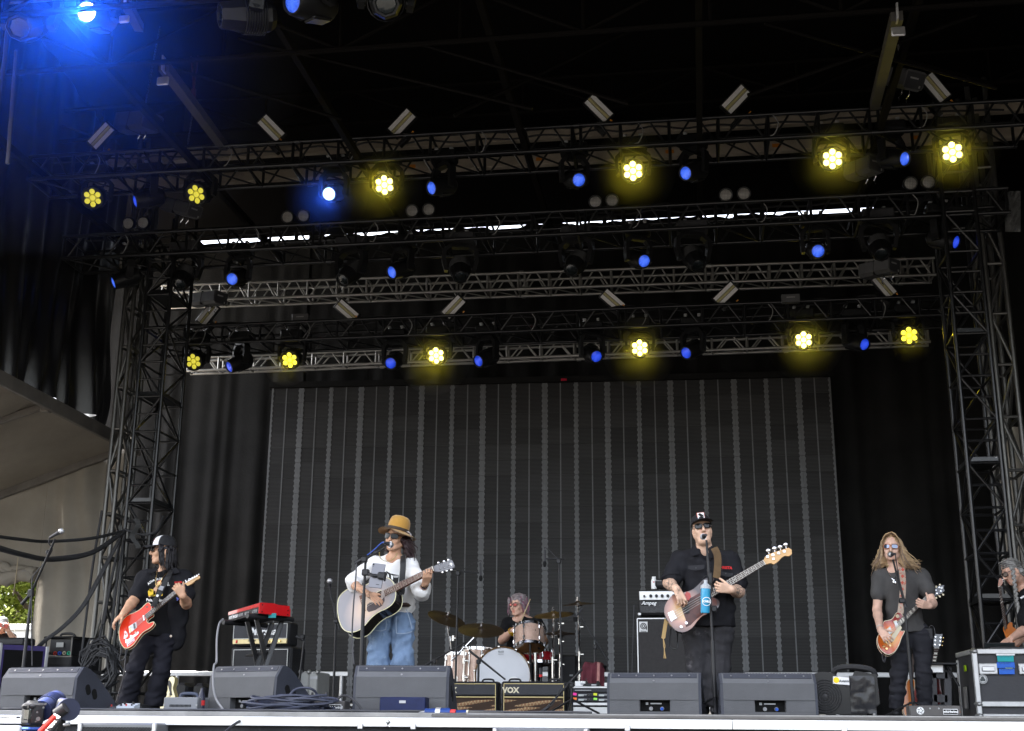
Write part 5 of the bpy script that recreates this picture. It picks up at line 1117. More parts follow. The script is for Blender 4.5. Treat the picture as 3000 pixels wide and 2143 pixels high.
# guitar rack with guitars is built with the instruments; floor boxes follow
p = W(*zR(903,1504),9.9); t = thing("stage_box","scuffed grey stage box with round emblem at the right guitarist's feet","stage box",TT((p.x,9.9,0)))
def stagebox(t, w, h, tx):
 MB().box((0,0.08,h/2),(w,0.16,h),bev=0.006).build("body", K("box_scuffed",(0.085,0.08,0.078),0.5,0.3,0.2,6,speck=((0.2,0.09,0.05),0.36,9)), t)
 MB().lathe([(h*0.36,0),(0.0001,0.002)],TT((-w*0.29,-0.001,h*0.5)) @ RX(R_(90)),20).build("emblem", K("emblem_white",(0.7,0.7,0.7)), t); q = MB()
 for k in range(5): a = k*1.2566; q.box((-w*0.29+h*0.2*math.cos(a),-0.004,h*0.5+h*0.2*math.sin(a)),(h*0.22,0.002,h*0.07),Matrix.Rotation(-a-0.7,3,'Y'))
 q.build("emblem_mark", MATS["print_dark"], t)
 MB().box((w*tx,-0.002,h*0.42),(w*0.28,0.004,h*0.52)).build("logo_plate", K("emblem_white",(0.7,0.7,0.7)), t); MB().box((w*tx,-0.0045,h*0.42),(w*0.265,0.003,h*0.42)).build("logo_field", hole_m, t)
 lettering("whirlwind",h*0.34,WM[t.name] @ facing((w*tx,-0.0068,h*0.42)),text_white,t,"logo",0.0006,bold=0.0006,sx=1.05)
 for sx in (-0.1,0.07): MB().cyl((w*sx,0.0,h*0.72),(w*sx,-0.006,h*0.72),0.006).build("screw", screw_m, t)
stagebox(t, 338/2.31/ppm(p), 0.075, 0.29)
p = W(*zS(915,1492),9.75); t = thing("stage_box","grey stage box with round emblem and plugged cables between two floor monitors","stage box",TT((p.x,9.75,0))); stagebox(t, 300/2.31/ppm(p), 0.085, 0.28)
for (x,c1) in ((0.0,(0.02,0.10,0.5)),(-0.115,(0.9,0.2,0.04))): MB().cyl((x,0.07,0.085),(x,0.07,0.135),0.013).cyl((x,0.07,0.135),(x,0.07,0.15),0.010).build("plug", K("plug_dark",(0.05,0.05,0.055),0.4), t)
p = W(*zC(645,1487),9.72); t = thing("floor_box","long navy blue metal box lying before the singer's monitor","box",TT((p.x,9.72,0))); MB().box((0,0.06,0.06),(318/2.31/ppm(p),0.14,0.11),bev=0.006).build("body", K("navy_metal",(0.010,0.016,0.06),0.45,0.2,0.25,6,speck=((0.25,0.25,0.3),0.28,9)), t)
MB().box((0.0,-0.012,0.08),(0.05,0.004,0.02)).build("label", print_m, t)
p = W(*zA2(1122,1440),10.15); wp = 575/5.414/ppm(p); t = thing("power_unit","grey vented power unit with top handle beside the left guitarist","power unit",TT((p.x,10.15,0)))
hp = W(*zA2(1122,1208),10.15).z; MB().box((0,0.12,hp/2),(wp,0.24,hp),bev=0.008).build("body", K("unit_grey",(0.20,0.205,0.22),0.45,0.2,0.06,6), t)
for r_i in range(2):
 for k in range(17): MB().box((-wp*0.30+wp*0.037*k,-0.002,hp*(0.40-0.30*r_i)),(wp*0.014,0.006,hp*0.17)).build("vent", hole_m, t)
MB().tube(smoothpath([(-wp*0.16,0.1,hp),(-wp*0.10,0.1,hp+0.028),(wp*0.27,0.1,hp+0.028),(wp*0.36,0.1,hp)],4),0.014,8).build("handle", K("handle_navy",(0.05,0.06,0.09),0.5), t);
for sx in (-0.47,0.47): MB().cyl((sx*wp,0.0,hp*0.45),(sx*wp,-0.006,hp*0.45),0.008).build("screw", screw_m, t)
p = W(*zA2(1420,1330),10.2); t = thing("bottle","dark bottle with red label beside the grey power unit","bottle",TT((p.x,10.25,0))); MB().lathe([(0.0001,0),(0.03,0),(0.03,0.12),(0.012,0.17),(0.012,0.19),(0.0001,0.19)],None,14).build("body", K("bottle_dark",(0.03,0.03,0.05),0.2), t); MB().lathe([(0.0308,0.05),(0.0308,0.09)],None,14).build("label", K("print_red",(0.6,0.03,0.03)), t)
# pedals
pm = K("pedal_pale",(0.55,0.60,0.66),0.4,0,0.08,8); pg = K("pedal_grey",(0.10,0.10,0.11),0.5)
for (x,y,w_,h_,m,lb) in ((245,1400,0.15,0.06,pm,"pale blue effects pedal at the left guitarist's feet"),(10,1415,0.09,0.05,pg,"dark grey effects pedal left of the pale one"),(-70,1415,0.07,0.05,K("pedal_green",(0.10,0.12,0.08),0.5),"small greenish effects pedal nearest the left floor monitor")):
 p = W(*zA2(x,1440),9.85); t = thing("effects_pedal",lb,"pedal",TT((p.x,9.85,0)),"effects pedals")
 o = [(0,0),(0.11,0),(0.11,h_),(0.0,h_*0.6)]; MB().loft([V((-w_/2,y_,z_)) for y_,z_ in o],[V((w_/2,y_,z_)) for y_,z_ in o]).build("body", m, t, 20)
 for k in range(2): MB().cyl((-w_*0.25+w_*0.5*k,0.07,h_*0.8),(-w_*0.25+w_*0.5*k,0.07,h_*0.8+0.025),0.010).build("foot_switch", black_metal, t)
 for k in range(3): MB().cyl((-w_*0.3+w_*0.3*k,0.02,h_*0.62),(-w_*0.3+w_*0.3*k,0.02,h_*0.62+0.018),0.007,n=8).build("knob", K("knob_red",(0.5,0.05,0.04)) if k == 1 else black_plastic, t)
# cases at the left, behind the first monitor
Yc = 15.6
t, w, h = boxthing("rack_case","black rack case with a panel of connectors behind the left floor monitor","case",prect(zL2,312,896,700,1130,Yc,True),Yc,0.6,-10)
MB().box((0,0.30,h/2),(w,0.6,h),bev=0.012).build("body", tolex, t); MB().box((0,-0.001,h*0.62),(w*0.92,0.012,h*0.46),bev=0.004).build("front_panel", K("panel_black",(0.015,0.015,0.016),0.5), t)
x0_, x1_ = -w*0.28, w*0.30
for r_i in range(2):
 for k in range(12): MB().lathe([(0.014,0),(0.012,0.006),(0.009,0.006),(0.008,0.0)],TT((x0_+(x1_-x0_)*k/11,-0.008,h*(0.72-0.10*r_i))) @ RX(R_(90)),10).build("connector", K("brass_grey",(0.42,0.38,0.30),0.35,0.7), t)
MB().box(((x0_+x1_)/2,-0.008,h*0.67),((x1_-x0_)*1.1,0.004,0.008)).build("panel_line", white_m, t); MB().box((0,0.0,h*0.985),(w,0.02,0.018)).build("edge_rail", K("edge_dull",(0.2,0.19,0.17),0.5,0.4), t)
t2, w, h2 = boxthing("power_distribution_box","black box in a tubular frame with coloured sockets standing on the rack case","power box",(prect(zL2,455,718,700,884,Yc+0.05)[0],prect(zL2,455,718,700,884,Yc+0.05)[1],h,prect(zL2,455,718,700,884,Yc+0.05)[3]),Yc+0.05,0.4,-10)
MB().box((0,0.2,h2/2),(w,0.36,h2-0.03),bev=0.01).build("body", black_plastic, t2)
for sx in (-1,1):
 for y in (-0.02,0.42): MB().tube([(sx*(w/2+0.03),y,0),(sx*(w/2+0.03),y,h2)],0.014,8).build("frame_post", black_metal, t2)
 MB().tube([(sx*(w/2+0.03),-0.02,h2),(sx*(w/2+0.03),0.42,h2)],0.014,8).build("frame_rail", black_metal, t2)
for y in (-0.02,0.42): MB().tube([(-w/2-0.06,y,h2),(w/2+0.06,y,h2)],0.014,8).build("frame_rail", black_metal, t2)
MB().tube(smoothpath([(-0.08,0.1,h2),(-0.06,0.1,h2+0.05),(0.10,0.1,h2+0.05),(0.16,0.1,h2)],4),0.016,8).build("handle", black_plastic, t2)
MB().box((0,-0.0,h2*0.60),(0.11,0.006,0.06)).build("label_plate", K("plate_grey",(0.35,0.35,0.34),0.5), t2)
for k, cc in enumerate(((0.03,0.03,0.03),(0.35,0.03,0.02),(0.03,0.08,0.4),(0.4,0.36,0.25),(0.03,0.35,0.2))): MB().lathe([(0.026,0),(0.026,0.012),(0.016,0.012),(0.014,0.002)],TT((-w*0.40+w*0.2*k,0.018,h2*0.15)) @ RX(R_(90)),14).build("socket", K("socket%d" % k,cc,0.4), t2)
t, w, h = boxthing("road_case","purple and black road case at the left edge of the stage","case",prect(zL2,-160,790,50,1130,15.0,True),15.0,0.6,-38)
MB().box((0,0.3,h/2),(w,0.6,h),bev=0.01).build("body", K("case_purple",(0.06,0.045,0.16),0.5,0,0.15,4), t); MB().box((w/2+0.002,0.3,h/2),(0.012,0.5,h*0.85)).build("open_side", hole_m, t)
for y in (0.0,0.6): MB().box((w/2,y,h/2),(0.04,0.04,h),bev=0.006).build("edge_rail", edge_m, t)
MB().box((0,0.0,h),(w,0.04,0.04),bev=0.006).build("edge_rail", edge_m, t); MB().box((w*0.36,-0.015,h*0.75),(0.10,0.02,0.10),bev=0.01).build("latch", alu, t)
p = W(*zL2(60,780),15.1); MBd = MB().box((p.x,15.3,h+0.05),(0.42,0.3,0.10),bev=0.02); tag(MBd.build("equipment_pouch", black_plastic),"black equipment pouch lying on the purple road case","pouch")
for k in range(6):
 a = W(*zL2(80+20*k,850),15.3); pts = [a+V((0,0,0.1)), a+V((0.05*math.sin(k),-0.05,-0.1)), a+V((0.03*k-0.1,-0.03,-0.32))]; tag(MB().tube(smoothpath(pts,4),0.010,6).build("patch_cable", cable_m), "black patch cable on the open side of the purple road case, "+["leftmost one","second from left","third from left","fourth from left","fifth from left","rightmost one"][k], "cable", "patch cables on the purple case")
# white case and railing at the foot of the LED wall
t, w, h = boxthing("flight_case","white panelled flight case standing between the keyboard and the microphone","case",prect(zS,757,1222,875,1450,14.4,True),14.4,0.5)
for k in range(2): MB().box((-w*0.25+w*0.5*k,0.25,h/2),(w*0.49,0.5,h),bev=0.012).build("panel", K("case_white",(0.36,0.36,0.345),0.5,0,0.1,5,speck=((0.05,0.05,0.05),0.3,8)), t)
for sx in (-0.5,-0.0,0.5):
 for z in (0.0,1.0): MB().box((sx*w,0.0,h*z),(0.05,0.05,0.05),bev=0.015).build("corner", MATS["corner_steel"], t)
MB().box((w*0.28,-0.002,h*0.86),(0.09,0.004,0.03)).build("label", print_m, t)
rl = thing("railing","silver metal railing running along the foot of the LED wall","railing",TT((-4,18.6,0)))
zr_ = W(1500,1976,18.6).z
for (x0_,x1_) in ((-9.2,-6.6),(-6.5,-5.2),(-5.1,-3.9),(-2.6,-1.3),(0.6,1.7),(1.75,3.0),(3.05,4.3)):
 MB().box(((x0_+x1_)/2,18.6,zr_),(x1_-x0_-0.03,0.05,0.07),bev=0.008).build("rail", alu, rl, world=True)
 for x in (x0_+0.12,x1_-0.12,(x0_+x1_)/2): MB().tube([(x,18.6,0),(x,18.6,zr_)],0.028,10).build("post", alu, rl, world=True)
for (f,x0_,y0_,x1_,Y,lb) in ((zA2,1040,975,1225,13.4,"rounded black speaker standing behind the grey power unit"),(zA2,1318,985,1500,13.4,"second rounded black speaker behind the sideways floor monitor"),(zR,415,1330,470,12.5,"dark speaker behind the blower fan"),(zR,78,1335,130,12.3,"dark box between floor monitor and blower")):
 t, w, h = boxthing("speaker_box",lb,"speaker",prect(f,x0_,y0_,x1_,y0_+300,Y,True),Y,0.35); MB().box((0,0.17,h/2),(w,0.34,h),bev=0.04).build("cabinet", black_plastic, t); MB().box((0,-0.003,h*0.5),(w*0.8,0.006,h*0.8),bev=0.003).build("grille", MATS["grille_black"], t)
# front fill loudspeakers under the edge
fillm = K("fill_grey",(0.16,0.165,0.17),0.5,0.2,0.1,6); fgm = K("fill_grille",(0.05,0.052,0.055),0.5)
for (f,x0_,y0_,x1_,lb) in ((zL,527,1568,1052,"grey loudspeaker with perforated grille under the stage edge at the left"),(zD,583,1598,1412,"grey loudspeaker with perforated grille under the middle of the stage edge")):
 Y = EDGE_Y-0.30; x0,x1,zb_,zt_ = prect(f,x0_,y0_,x1_,y0_+150,Y); t = thing("loudspeaker",lb,"loudspeaker",TT(((x0+x1)/2,Y,zt_-0.5)),"front fill loudspeakers"); w = x1-x0
 MB().box((0,0.12,0.25),(w,0.22,0.5),bev=0.012).build("cabinet", fillm, t); MB().box((0,0.006,0.24),(w*0.90,0.012,0.46)).build("grille_plate", fgm, t); gg = MB()
 for r_i in range(26):
  for k in range(46):
   x = -w*0.44+w*0.88*(k+0.5*(r_i % 2))/46; z = 0.468-0.0095*r_i
   gg.add([V((x+0.0042*math.cos(a),-0.0025,z+0.0042*math.sin(a))) for a in (0,1.047,2.094,3.142,4.189,5.236)],[(0,1,2,3,4,5)])
 o = gg.build("grille_holes", hole_m, t, 0); o["kind"] = "stuff"
 for sx in (-1,1): MB().box((sx*(w/2-0.012),0.0,0.25),(0.03,0.03,0.5),bev=0.006).build("edge_bar", alu, t)
# ---------------------------------------------------------------- microphone stands
ms_m = K("stand_black",(0.028,0.028,0.03),0.4,0.2,0.15,9); mic_b = K("mic_body",(0.03,0.03,0.035),0.4); mic_g = K("mic_grille",(0.50,0.50,0.51),0.35,0.7,0.1,150,0.4,400)
def micro(parent_label, a, b, r=0.026, ball_m=None, group="vocal microphones", body_m=None):
 """a: centre of the ball, b: tail of the body"""
 a, b = V(a), V(b); t = thing("microphone", parent_label, "microphone", TT(a), group); d = (a-b).normalized(); L = (a-b).length
 MB().tube([b-a, (b-a)*0.75, -d*0.026],[0.011,0.013,0.020],12).build("body", body_m or mic_b, t)
 MB().ball((0,0,0),r,12).build("grille_ball", ball_m or mic_g, t); MB().tube([-d*0.010,d*0.004],r*1.04,14).build("band", K("mic_band",(0.4,0.4,0.42),0.3,0.8), t); return t
def stand(label, path, rs, base, name="microphone_stand", blue=False, tripod=True, extra=(), group="microphone stands"):
 t = thing(name, label, "microphone stand", TT(V((base[0],base[1],0))), group)
 for i, (p, r) in enumerate(zip(path, rs)): MB().tube(p, r, 10).build("boom" if i and len(path) > 1 else "pole", ms_m, t, world=True)
 for (c, s) in extra: MB().box(c, s, bev=0.008).build("clutch", ms_m, t, world=True)
 bx = V((base[0],base[1],0))
 if tripod:
  for k in range(3): a = 2.1*k+0.5; MB().tube([bx+V((0,0,0.14)),bx+V((0.28*math.cos(a),0.28*math.sin(a),0.012))],0.010,6).build("leg", ms_m, t, world=True)
 else: MB().lathe([(0.13,0),(0.13,0.015),(0.03,0.03),(0.0001,0.03)],TT(bx),20).build("base", ms_m, t, world=True)
 return t
def vert(f, x, y, xb, yb, Y): a, b = W(*f(x,y),Y), W(*f(xb,yb),Y); return a, V((b.x,Y,0.0))
# left stand
Y=10.9; a,b = vert(zL,213,700,158,1190,Y); hub = W(*zL(210,690),Y); tip = W(*zL(372,325),Y-0.15); tail = W(*zL(150,762),Y+0.05)
stand("tall microphone stand at the left leaning boom towards the guitarist",[[b,a*0.6+b*0.4,a],[tail,hub,tip]],[[0.016,0.016,0.011],[0.018,0.012,0.010]],b,extra=((hub,(0.05,0.05,0.07)),(W(*zL(322,412),Y-0.1),(0.03,0.03,0.04))))
micro("microphone with silver head on the empty left stand",W(*zL(416,269),Y-0.2),W(*zL(336,314),Y-0.16),0.027)
tag(MB().tube(smoothpath([W(*zL(336,314),Y-0.16),W(*zL(330,350),Y-0.15),W(*zL(352,400),Y-0.1),W(*zL(285,500),Y-0.03),W(*zL(235,560),Y-0.03),W(*zL(215,620),Y-0.03),W(*zL(214,900),Y-0.04),W(*zL(218,1180),Y-0.04)],4),0.006,5).build("microphone_cable", cable_m),"thin cable hanging down the left microphone stand","cable")
# spare stand
Y=12.3; a,b = vert(zS,1003,870,985,1450,Y); stand("microphone stand standing empty left of the singer's guitar",[[b,a],[W(*zS(1028,940),Y),W(*zS(1000,850),Y),W(*zS(958,640),Y-0.05)]],[[0.014,0.010],[0.012,0.009,0.008]],b,extra=((W(*zS(1005,880),Y),(0.05,0.05,0.04)),)); micro("microphone with round silver head left of the singer",W(*zS(962,607),Y-0.06),W(*zS(960,655),Y-0.03),0.029)
tag(MB().tube(smoothpath([W(*zS(960,655),Y-0.04),W(*zS(968,720),Y-0.04),W(*zS(990,770),Y-0.03),W(*zS(998,860),Y-0.03)],4),0.005,5).build("microphone_cable", cable_m),"short cable looped on the empty stand left of the singer","cable")
# singer's stand with tablet
Y=10.5; a,b = vert(zS,1203,480,1174,1180,Y); mid = W(*zS(1192,690),Y); hub = W(*zS(1196,462),Y-0.02)
stand("singer's microphone stand carrying a tablet",[[b,mid],[mid,a]],[[0.0165,0.0165],[0.0105,0.0105]],b,extra=((W(*zS(1205,550),Y-0.01),(0.06,0.06,0.055)),(hub,(0.05,0.05,0.05))))
t = thing("boom_arm","blue tinted boom arm reaching up to the singer's mouth","boom arm",TT(hub)); MB().tube([W(*zS(1132,488),Y-0.02),W(*zS(1200,450),Y-0.02)],[0.020,0.016],10).build("counterweight", ms_m, t, world=True); MB().tube([hub,W(*zS(1330,385),Y-0.05)],0.010,8).build("tube", ms_m, t, world=True); MB().box(W(*zS(1275,412),Y-0.03),(0.05,0.035,0.04),bev=0.01).build("clip", ms_m, t, world=True)
micro("microphone at the singer's mouth",W(*zS(1374,362),Y-0.02),W(*zS(1326,345),Y-0.08),0.027)
tag(MB().tube(smoothpath([W(*zS(1330,345),Y-0.08),W(*zS(1310,350),Y-0.07),W(*zS(1265,392),Y-0.06),W(*zS(1215,432),Y-0.05)],4),0.006,5).build("microphone_cable", K("cable_blue",(0.03,0.08,0.35),0.5)),"blue cable along the boom arm of the singer's microphone","cable")
tag(MB().tube(smoothpath([W(*zS(1142,490),Y-0.03),W(*zS(1135,620),Y-0.05),W(*zS(1120,800),Y-0.05),W(*zS(1112,1000),Y-0.05),W(*zS(1125,1170),Y-0.05)],5),0.0075,6).build("microphone_cable", K("cable_grey",(0.06,0.06,0.065),0.5)),"grey cable hanging from the boom in front of the singer's guitar","cable")
Mt = frame(W(*zS(1281,572),Y-0.10), V((1,0,0.0)), V((0.0,-1,0.15))); t = thing("tablet","grey tablet in a black clamp on the singer's microphone stand","tablet",Mt @ RZm(R_(-6.5)))
MB().box((0,0,0),(0.118,0.212,0.008),bev=0.004).build("body", K("tablet_grey",(0.15,0.15,0.165),0.35,0.5,0.05,5), t); MB().cyl((-0.046,0.093,0.004),(-0.046,0.093,0.007),0.007).cyl((-0.046,0.078,0.004),(-0.046,0.078,0.006),0.003).build("camera_lens", hole_m, t); MB().box((0.02,-0.075,0.0045),(0.03,0.004,0.001)).build("print", hole_m, t)
MB().box((0.045,0.0,0.02),(0.075,0.062,0.03),bev=0.012).box((-0.012,-0.005,0.018),(0.06,0.03,0.03),bev=0.012).box((0.072,0.0,0.006),(0.016,0.075,0.05),bev=0.005).build("clamp", black_plastic, t); MB().tube([(-0.03,-0.005,0.018),(-0.075,0.01,0.0)],0.014,8).build("clamp_arm", black_plastic, t)
# bass player's stand
Y=10.6; a,b = vert(zB,756,560,800,1515,Y); stand("bass player's microphone stand carrying a blue drinking bottle",[[b,W(*zB(780,1010),Y)],[W(*zB(780,1010),Y),a],[W(*zB(768,680),Y),a,W(*zB(738,330),Y-0.02)]],[[0.0165,0.0165],[0.011,0.011],[0.02,0.014,0.009]],b,extra=((W(*zB(764,590),Y-0.02),(0.04,0.04,0.10)),(W(*zB(790,795),Y),(0.05,0.04,0.05))))
micro("microphone with red band at the bass player's mouth",W(*zB(716,308),Y+0.05),W(*zB(736,296),Y-0.05),0.026)
p = W(*zB(731,735),Y-0.06); t = thing("drinking_bottle","blue drinking bottle with grey cap hanging on the bass player's microphone stand","bottle",TT(p) @ RY(R_(3)))
hb_ = 176/2.31/ppm(p)/2; rbt = 33/2.31/ppm(p); MB().lathe([(0.0001,-hb_),(rbt*0.85,-hb_),(rbt*0.92,-hb_*0.9),(rbt*0.92,-hb_*0.2),(rbt,0.0),(rbt,hb_*0.98)],None,20).build("body", K("bottle_blue",(0.03,0.28,0.48),0.25,0,0.08,5,coat=0.4), t)
MB().lathe([(rbt*1.04,hb_*0.85),(rbt*1.04,hb_*1.08),(rbt*0.8,hb_*1.15),(rbt*0.35,hb_*1.28),(rbt*0.35,hb_*1.5),(0.0001,hb_*1.52)],None,20).build("cap", K("cap_grey",(0.42,0.44,0.46),0.4), t)
MB().tube(smoothpath([(rbt*0.9,0,hb_*1.1),(rbt*0.7,0,hb_*1.7),(0,0,hb_*1.85),(-rbt*0.7,0,hb_*1.6)],4),0.004,5).build("carry_loop", black_metal, t)
MB().lathe([(0.036,0),(0.032,0.001)],TT((0.01,-rbt-0.003,-hb_*0.15)) @ RX(R_(90)),24).build("print_ring", text_white, t); lettering("CHILL",0.024,WM[t.name] @ facing((0.012,-rbt-0.004,-hb_*0.15)),text_white,t,"print",0.0006,bold=0.001)
# right guitarist's stand
Y=12.55; a,b = vert(zR,690,745,757,1490,Y); stand("right guitarist's microphone stand",[[b,W(*zR(712,965),Y)],[W(*zR(712,965),Y),a],[W(*zR(702,785),Y),a,W(*zR(614,462),Y-0.05)]],[[0.017,0.017],[0.011,0.011],[0.022,0.014,0.009]],b,extra=((W(*zR(676,740),Y-0.02),(0.06,0.04,0.05)),)); micro("dark microphone with pale head at the right guitarist's mouth",W(*zR(597,427),Y-0.02),W(*zR(630,424),Y-0.08),0.028)
tag(MB().tube(smoothpath([W(*zR(630,424),Y-0.08),W(*zR(636,470),Y-0.07),W(*zR(655,580),Y-0.05),W(*zR(690,720),Y-0.04)],4),0.005,5).build("microphone_cable", cable_m),"cable running down the right guitarist's microphone stand","cable")
# drum overheads and booms
foam = K("foam_black",(0.008,0.008,0.008),0.95)
def overhead(label, px, boom, mic, Y):
 a,b = vert(zD,*px[0],*px[1],Y); stand(label,[[b,a],[W(*zD(*boom[0]),Y),W(*zD(*boom[1]),Y)]],[[0.014,0.009],[0.009,0.009]],b,extra=((a,(0.05,0.05,0.05)),)); t = thing("microphone", label.replace("stand","microphone").replace("tall black","slim black foam tipped"), "microphone", TT(W(*zD(*mic[0]),Y)), "drum overhead microphones")
 m0, m1 = W(*zD(*mic[0]),Y), W(*zD(*mic[1]),Y); MB().tube([m0,m1],0.011,8).build("body", mic_b, t, world=True); MB().tube([m1+V((0,0,0.03)),m1,m1-V((0,0,0.03))],[0.016,0.021,0.012],10).build("foam_tip", foam, t, world=True)
 MB().tube(smoothpath([m0,m0+V((0.0,0,0.03)),(m0+a)/2+V((0,0,0.03)),a],4),0.004,5).build("lead", cable_m, t, world=True)
overhead("tall black overhead stand left of the drummer",((275,240),(250,1240)),((205,215),(462,236)),((471,152),(474,285)),13.7)
overhead("tall black overhead stand right of the drummer",((1158,135),(1192,1240)),((1045,112),(1212,116)),((1036,35),(1034,160)),13.6)
def boomstand(label, tail, tip, base, hub, Y, dy=0.0, miclab=None, short=0.0):
 a = W(*zD(*hub),Y); stand(label,[[V((W(*zD(*base),Y).x,Y,0.0)),a],[W(*zD(*tail),Y+dy),W(*zD(*tip),Y)]],[[0.015,0.011],[0.013,0.009]],(a.x,Y),extra=((a,(0.045,0.05,0.05)),))
boomstand("short boom stand before the bass drum",(370,915),(690,1172),(450,1240),(455,1015),13.3)
boomstand("boom stand reaching over the left floor tom",(-10,1045),(350,838),(70,1240),(70,1010),13.9)
boomstand("boom stand right of the kit pointing at the hi hat",(1590,1005),(1358,635),(1478,1230),(1475,885),13.5)
p = W(*zD(1302,642),13.5); t = thing("microphone","black foam tipped microphone beside the highest cymbal","microphone",TT(p)); MB().tube([(0,0,0.02),(0,0,-0.025)],[0.026,0.022],10).build("foam_tip", foam, t); MB().tube([(0,0,0.02),W(*zD(1368,548),13.5)-p],0.008,6).build("body", mic_b, t)
boomstand("low boom stand leaning across the right combo amplifier",(1362,1078),(1048,1425),(1272,1482),(1270,1215),12.0)
p = W(*zD(1022,1444),11.98); t = thing("microphone","small black microphone before the amplifier's grille","microphone",TT(p)); MB().tube([(-0.02,0,-0.012),(0.02,0,0.012),(0.06,0,0.05)],[0.016,0.018,0.012],10).build("body", mic_b, t)
tag(MB().tube(smoothpath([W(*zD(1050,1425),11.95),W(*zD(1110,1380),11.95),W(*zD(1160,1270),11.96),W(*zD(1200,1215),11.97),W(*zD(1265,1200),11.97),W(*zD(1285,1240),11.97)],4),0.005,5).build("microphone_cable", cable_m),"cable looped over the low boom stand at the amplifier","cable")
a,b = vert(zS,786,1020,742,1300,14.0); stand("short microphone stand leaning at the guitar speaker cabinet",[[V((b.x,14.0,0.05)),a],[W(*zS(786,1010),14.0),W(*zS(735,980),14.0)]],[[0.014,0.011],[0.016,0.02]],(b.x,14.0),extra=((W(*zS(775,985),14.0),(0.06,0.05,0.05)),))
p = W(*zD(1000,1110),13.6); t = thing("microphone","black microphone standing low at the right of the bass drum","microphone",TT(p)); MB().tube([(0,0,0.05),(0,0,-0.02)],[0.02,0.018],10).build("body", mic_b, t); MB().tube([(0,0,-0.02),(0.01,0,-p.z)],0.008,6).build("post", ms_m, t); MB().tube([(0,0,-0.02),(0,0,-0.045)],0.019,10).build("band", K("print_red",(0.6,0.03,0.03)), t)
# ---------------------------------------------------------------- cables on the floor and in the air
def cable(label, pts, r=0.012, m=None, k=5, group=None): return tag(MB().tube(smoothpath(pts,k), r, 7).build("cable", m or cable_m), label, "cable", group)
hubp = W(*zL(845,258),15.6)
for (x,y,mid,r,lb) in ((-40,302,(330,340),0.021,"thick black cable swagging from the left tower, upper one"),(-40,372,(360,462),0.032,"thick black cable bundle swagging low before the tent"),(-40,385,(300,455),0.020,"black cable sagging just behind the thick bundle")):
 cable(lb,[W(*zL(x,y),13.0),W(*zL(mid[0]*0.45,y+(mid[1]-y)*0.65),13.6),W(*zL(*mid),14.4),W(*zL(620,mid[1]*0.80+258*0.18),15.0),hubp+V((0,0,-0.02))],r)
for k, (dx,rr) in enumerate(((0,0.021),(14,0.016))): cable("black cable slanting from the left tower down to the rack case" + (", thinner one" if k else ", thicker one"),[hubp,W(*zL(700+dx,520),15.5),W(*zL(560+dx,770),15.4),W(*zL(420+dx,920),15.3),W(*zL(300+dx,1010),15.3),W(*zL(225+dx,1090),15.4),W(*zL(200+dx,1150),15.4)],rr)
for k, (xa,ya,xb,yb) in enumerate(((690,130,550,1120),(830,280,700,900),(815,330,640,1180),(850,260,745,1000))): cable(["black cable hanging straight beside the left silver tower","black cable hanging behind the left tower legs","black cable looped down the left tower","black cable hanging beside the scaffold ladder"][k],[W(*zL(xa,ya),15.7),W(*zL(xa*0.6+xb*0.4-10,ya*0.6+yb*0.4),15.7),W(*zL(xb,yb),15.6)],0.017)
cable("black cable running from the tower hub to the scaffold ladder",[hubp,W(*zL(960,292),15.5),W(*zL(1060,270),15.5),W(*zL(1105,170),15.7)],0.018)
tag(MB().grid([[W(*zL(905+22*math.sin(j*0.8)+i*9-8,185+20*j),15.4+0.02*i) for i in range(5)] for j in range(11)]).build("cloth_tie", K("tie_grey",(0.10,0.10,0.10),0.9), None, 180),"grey cloth tied round the left scaffold ladder","cloth")
for k in range(7):                                    # coils hung on the tower foot
 c = W(*zL2(940+18*(k % 3),900+28*k),15.2-0.05*k); pts = []
 for i in range(41): a = i*0.62; pts.append(c+V((0.20*math.cos(a)+0.02*rng.normal(),0.06*math.sin(a*0.3)+0.012*i*0.1,0.22*math.sin(a)+0.03*rng.normal())))
 tag(MB().tube(pts,0.014,5).build("cable_coil", cable_m),"tangled black cable coil hung at the left tower's foot, "+["highest of the heap","second highest of the heap","third from the top","middle one of the heap","third from the bottom","second lowest of the heap","lowest of the heap"][k],"cable","cable coils at the left tower")
cable("thick grey cable running along the stage lip to the right",[W(*zC(1092,1508),9.2)]+[V((x,9.135,-0.024)) for x in (-1.9,-1.0,-0.2,0.6,1.4,2.2,3.2,4.5)],0.013,K("cable_thick",(0.10,0.095,0.09),0.6))
for k, (xa,xb,y) in enumerate(((-6.2,-3.0,9.45),(-6.0,-2.4,9.38),(-4.6,-0.8,9.42),(-7.4,-5.0,9.4))):
 cable(["long grey cable lying along the left part of the stage edge","second grey cable lying along the left part of the stage edge","black cable lying along the middle of the stage edge","grey cable lying at the stage edge by the pedals"][k],[V((xa+(xb-xa)*i/14,y+0.05*math.sin(i*1.3+k)+0.02*rng.normal(),0.007+0.004*(i % 2))) for i in range(15)],0.008,K("cable_grey",(0.06,0.06,0.065),0.5))
c0 = W(*zS(750,1515),9.5);
for k in range(3):
 pts = []
 for i in range(60): a = i*0.42; rr = 0.19+0.03*math.sin(i*0.3+k); pts.append(V((c0.x-0.16*k*(k < 2)-0.06*k+rr*1.25*math.cos(a),9.62+0.14*math.sin(a),0.02+0.0016*i+0.012*math.sin(i*1.1+k))))
 tag(MB().tube(pts,0.0095,6).build("cable_coil", K("cable_coil_blue_lit",(0.045,0.05,0.075),0.5)),["coil of dark cable lying before the sideways floor monitor","second loop of dark cable beside the coil on the stage edge","loose coil of cable lying left of the stage box"][k],"cable","cable coils on the stage edge")  # blue lamp light is tinted into the dark cable colour
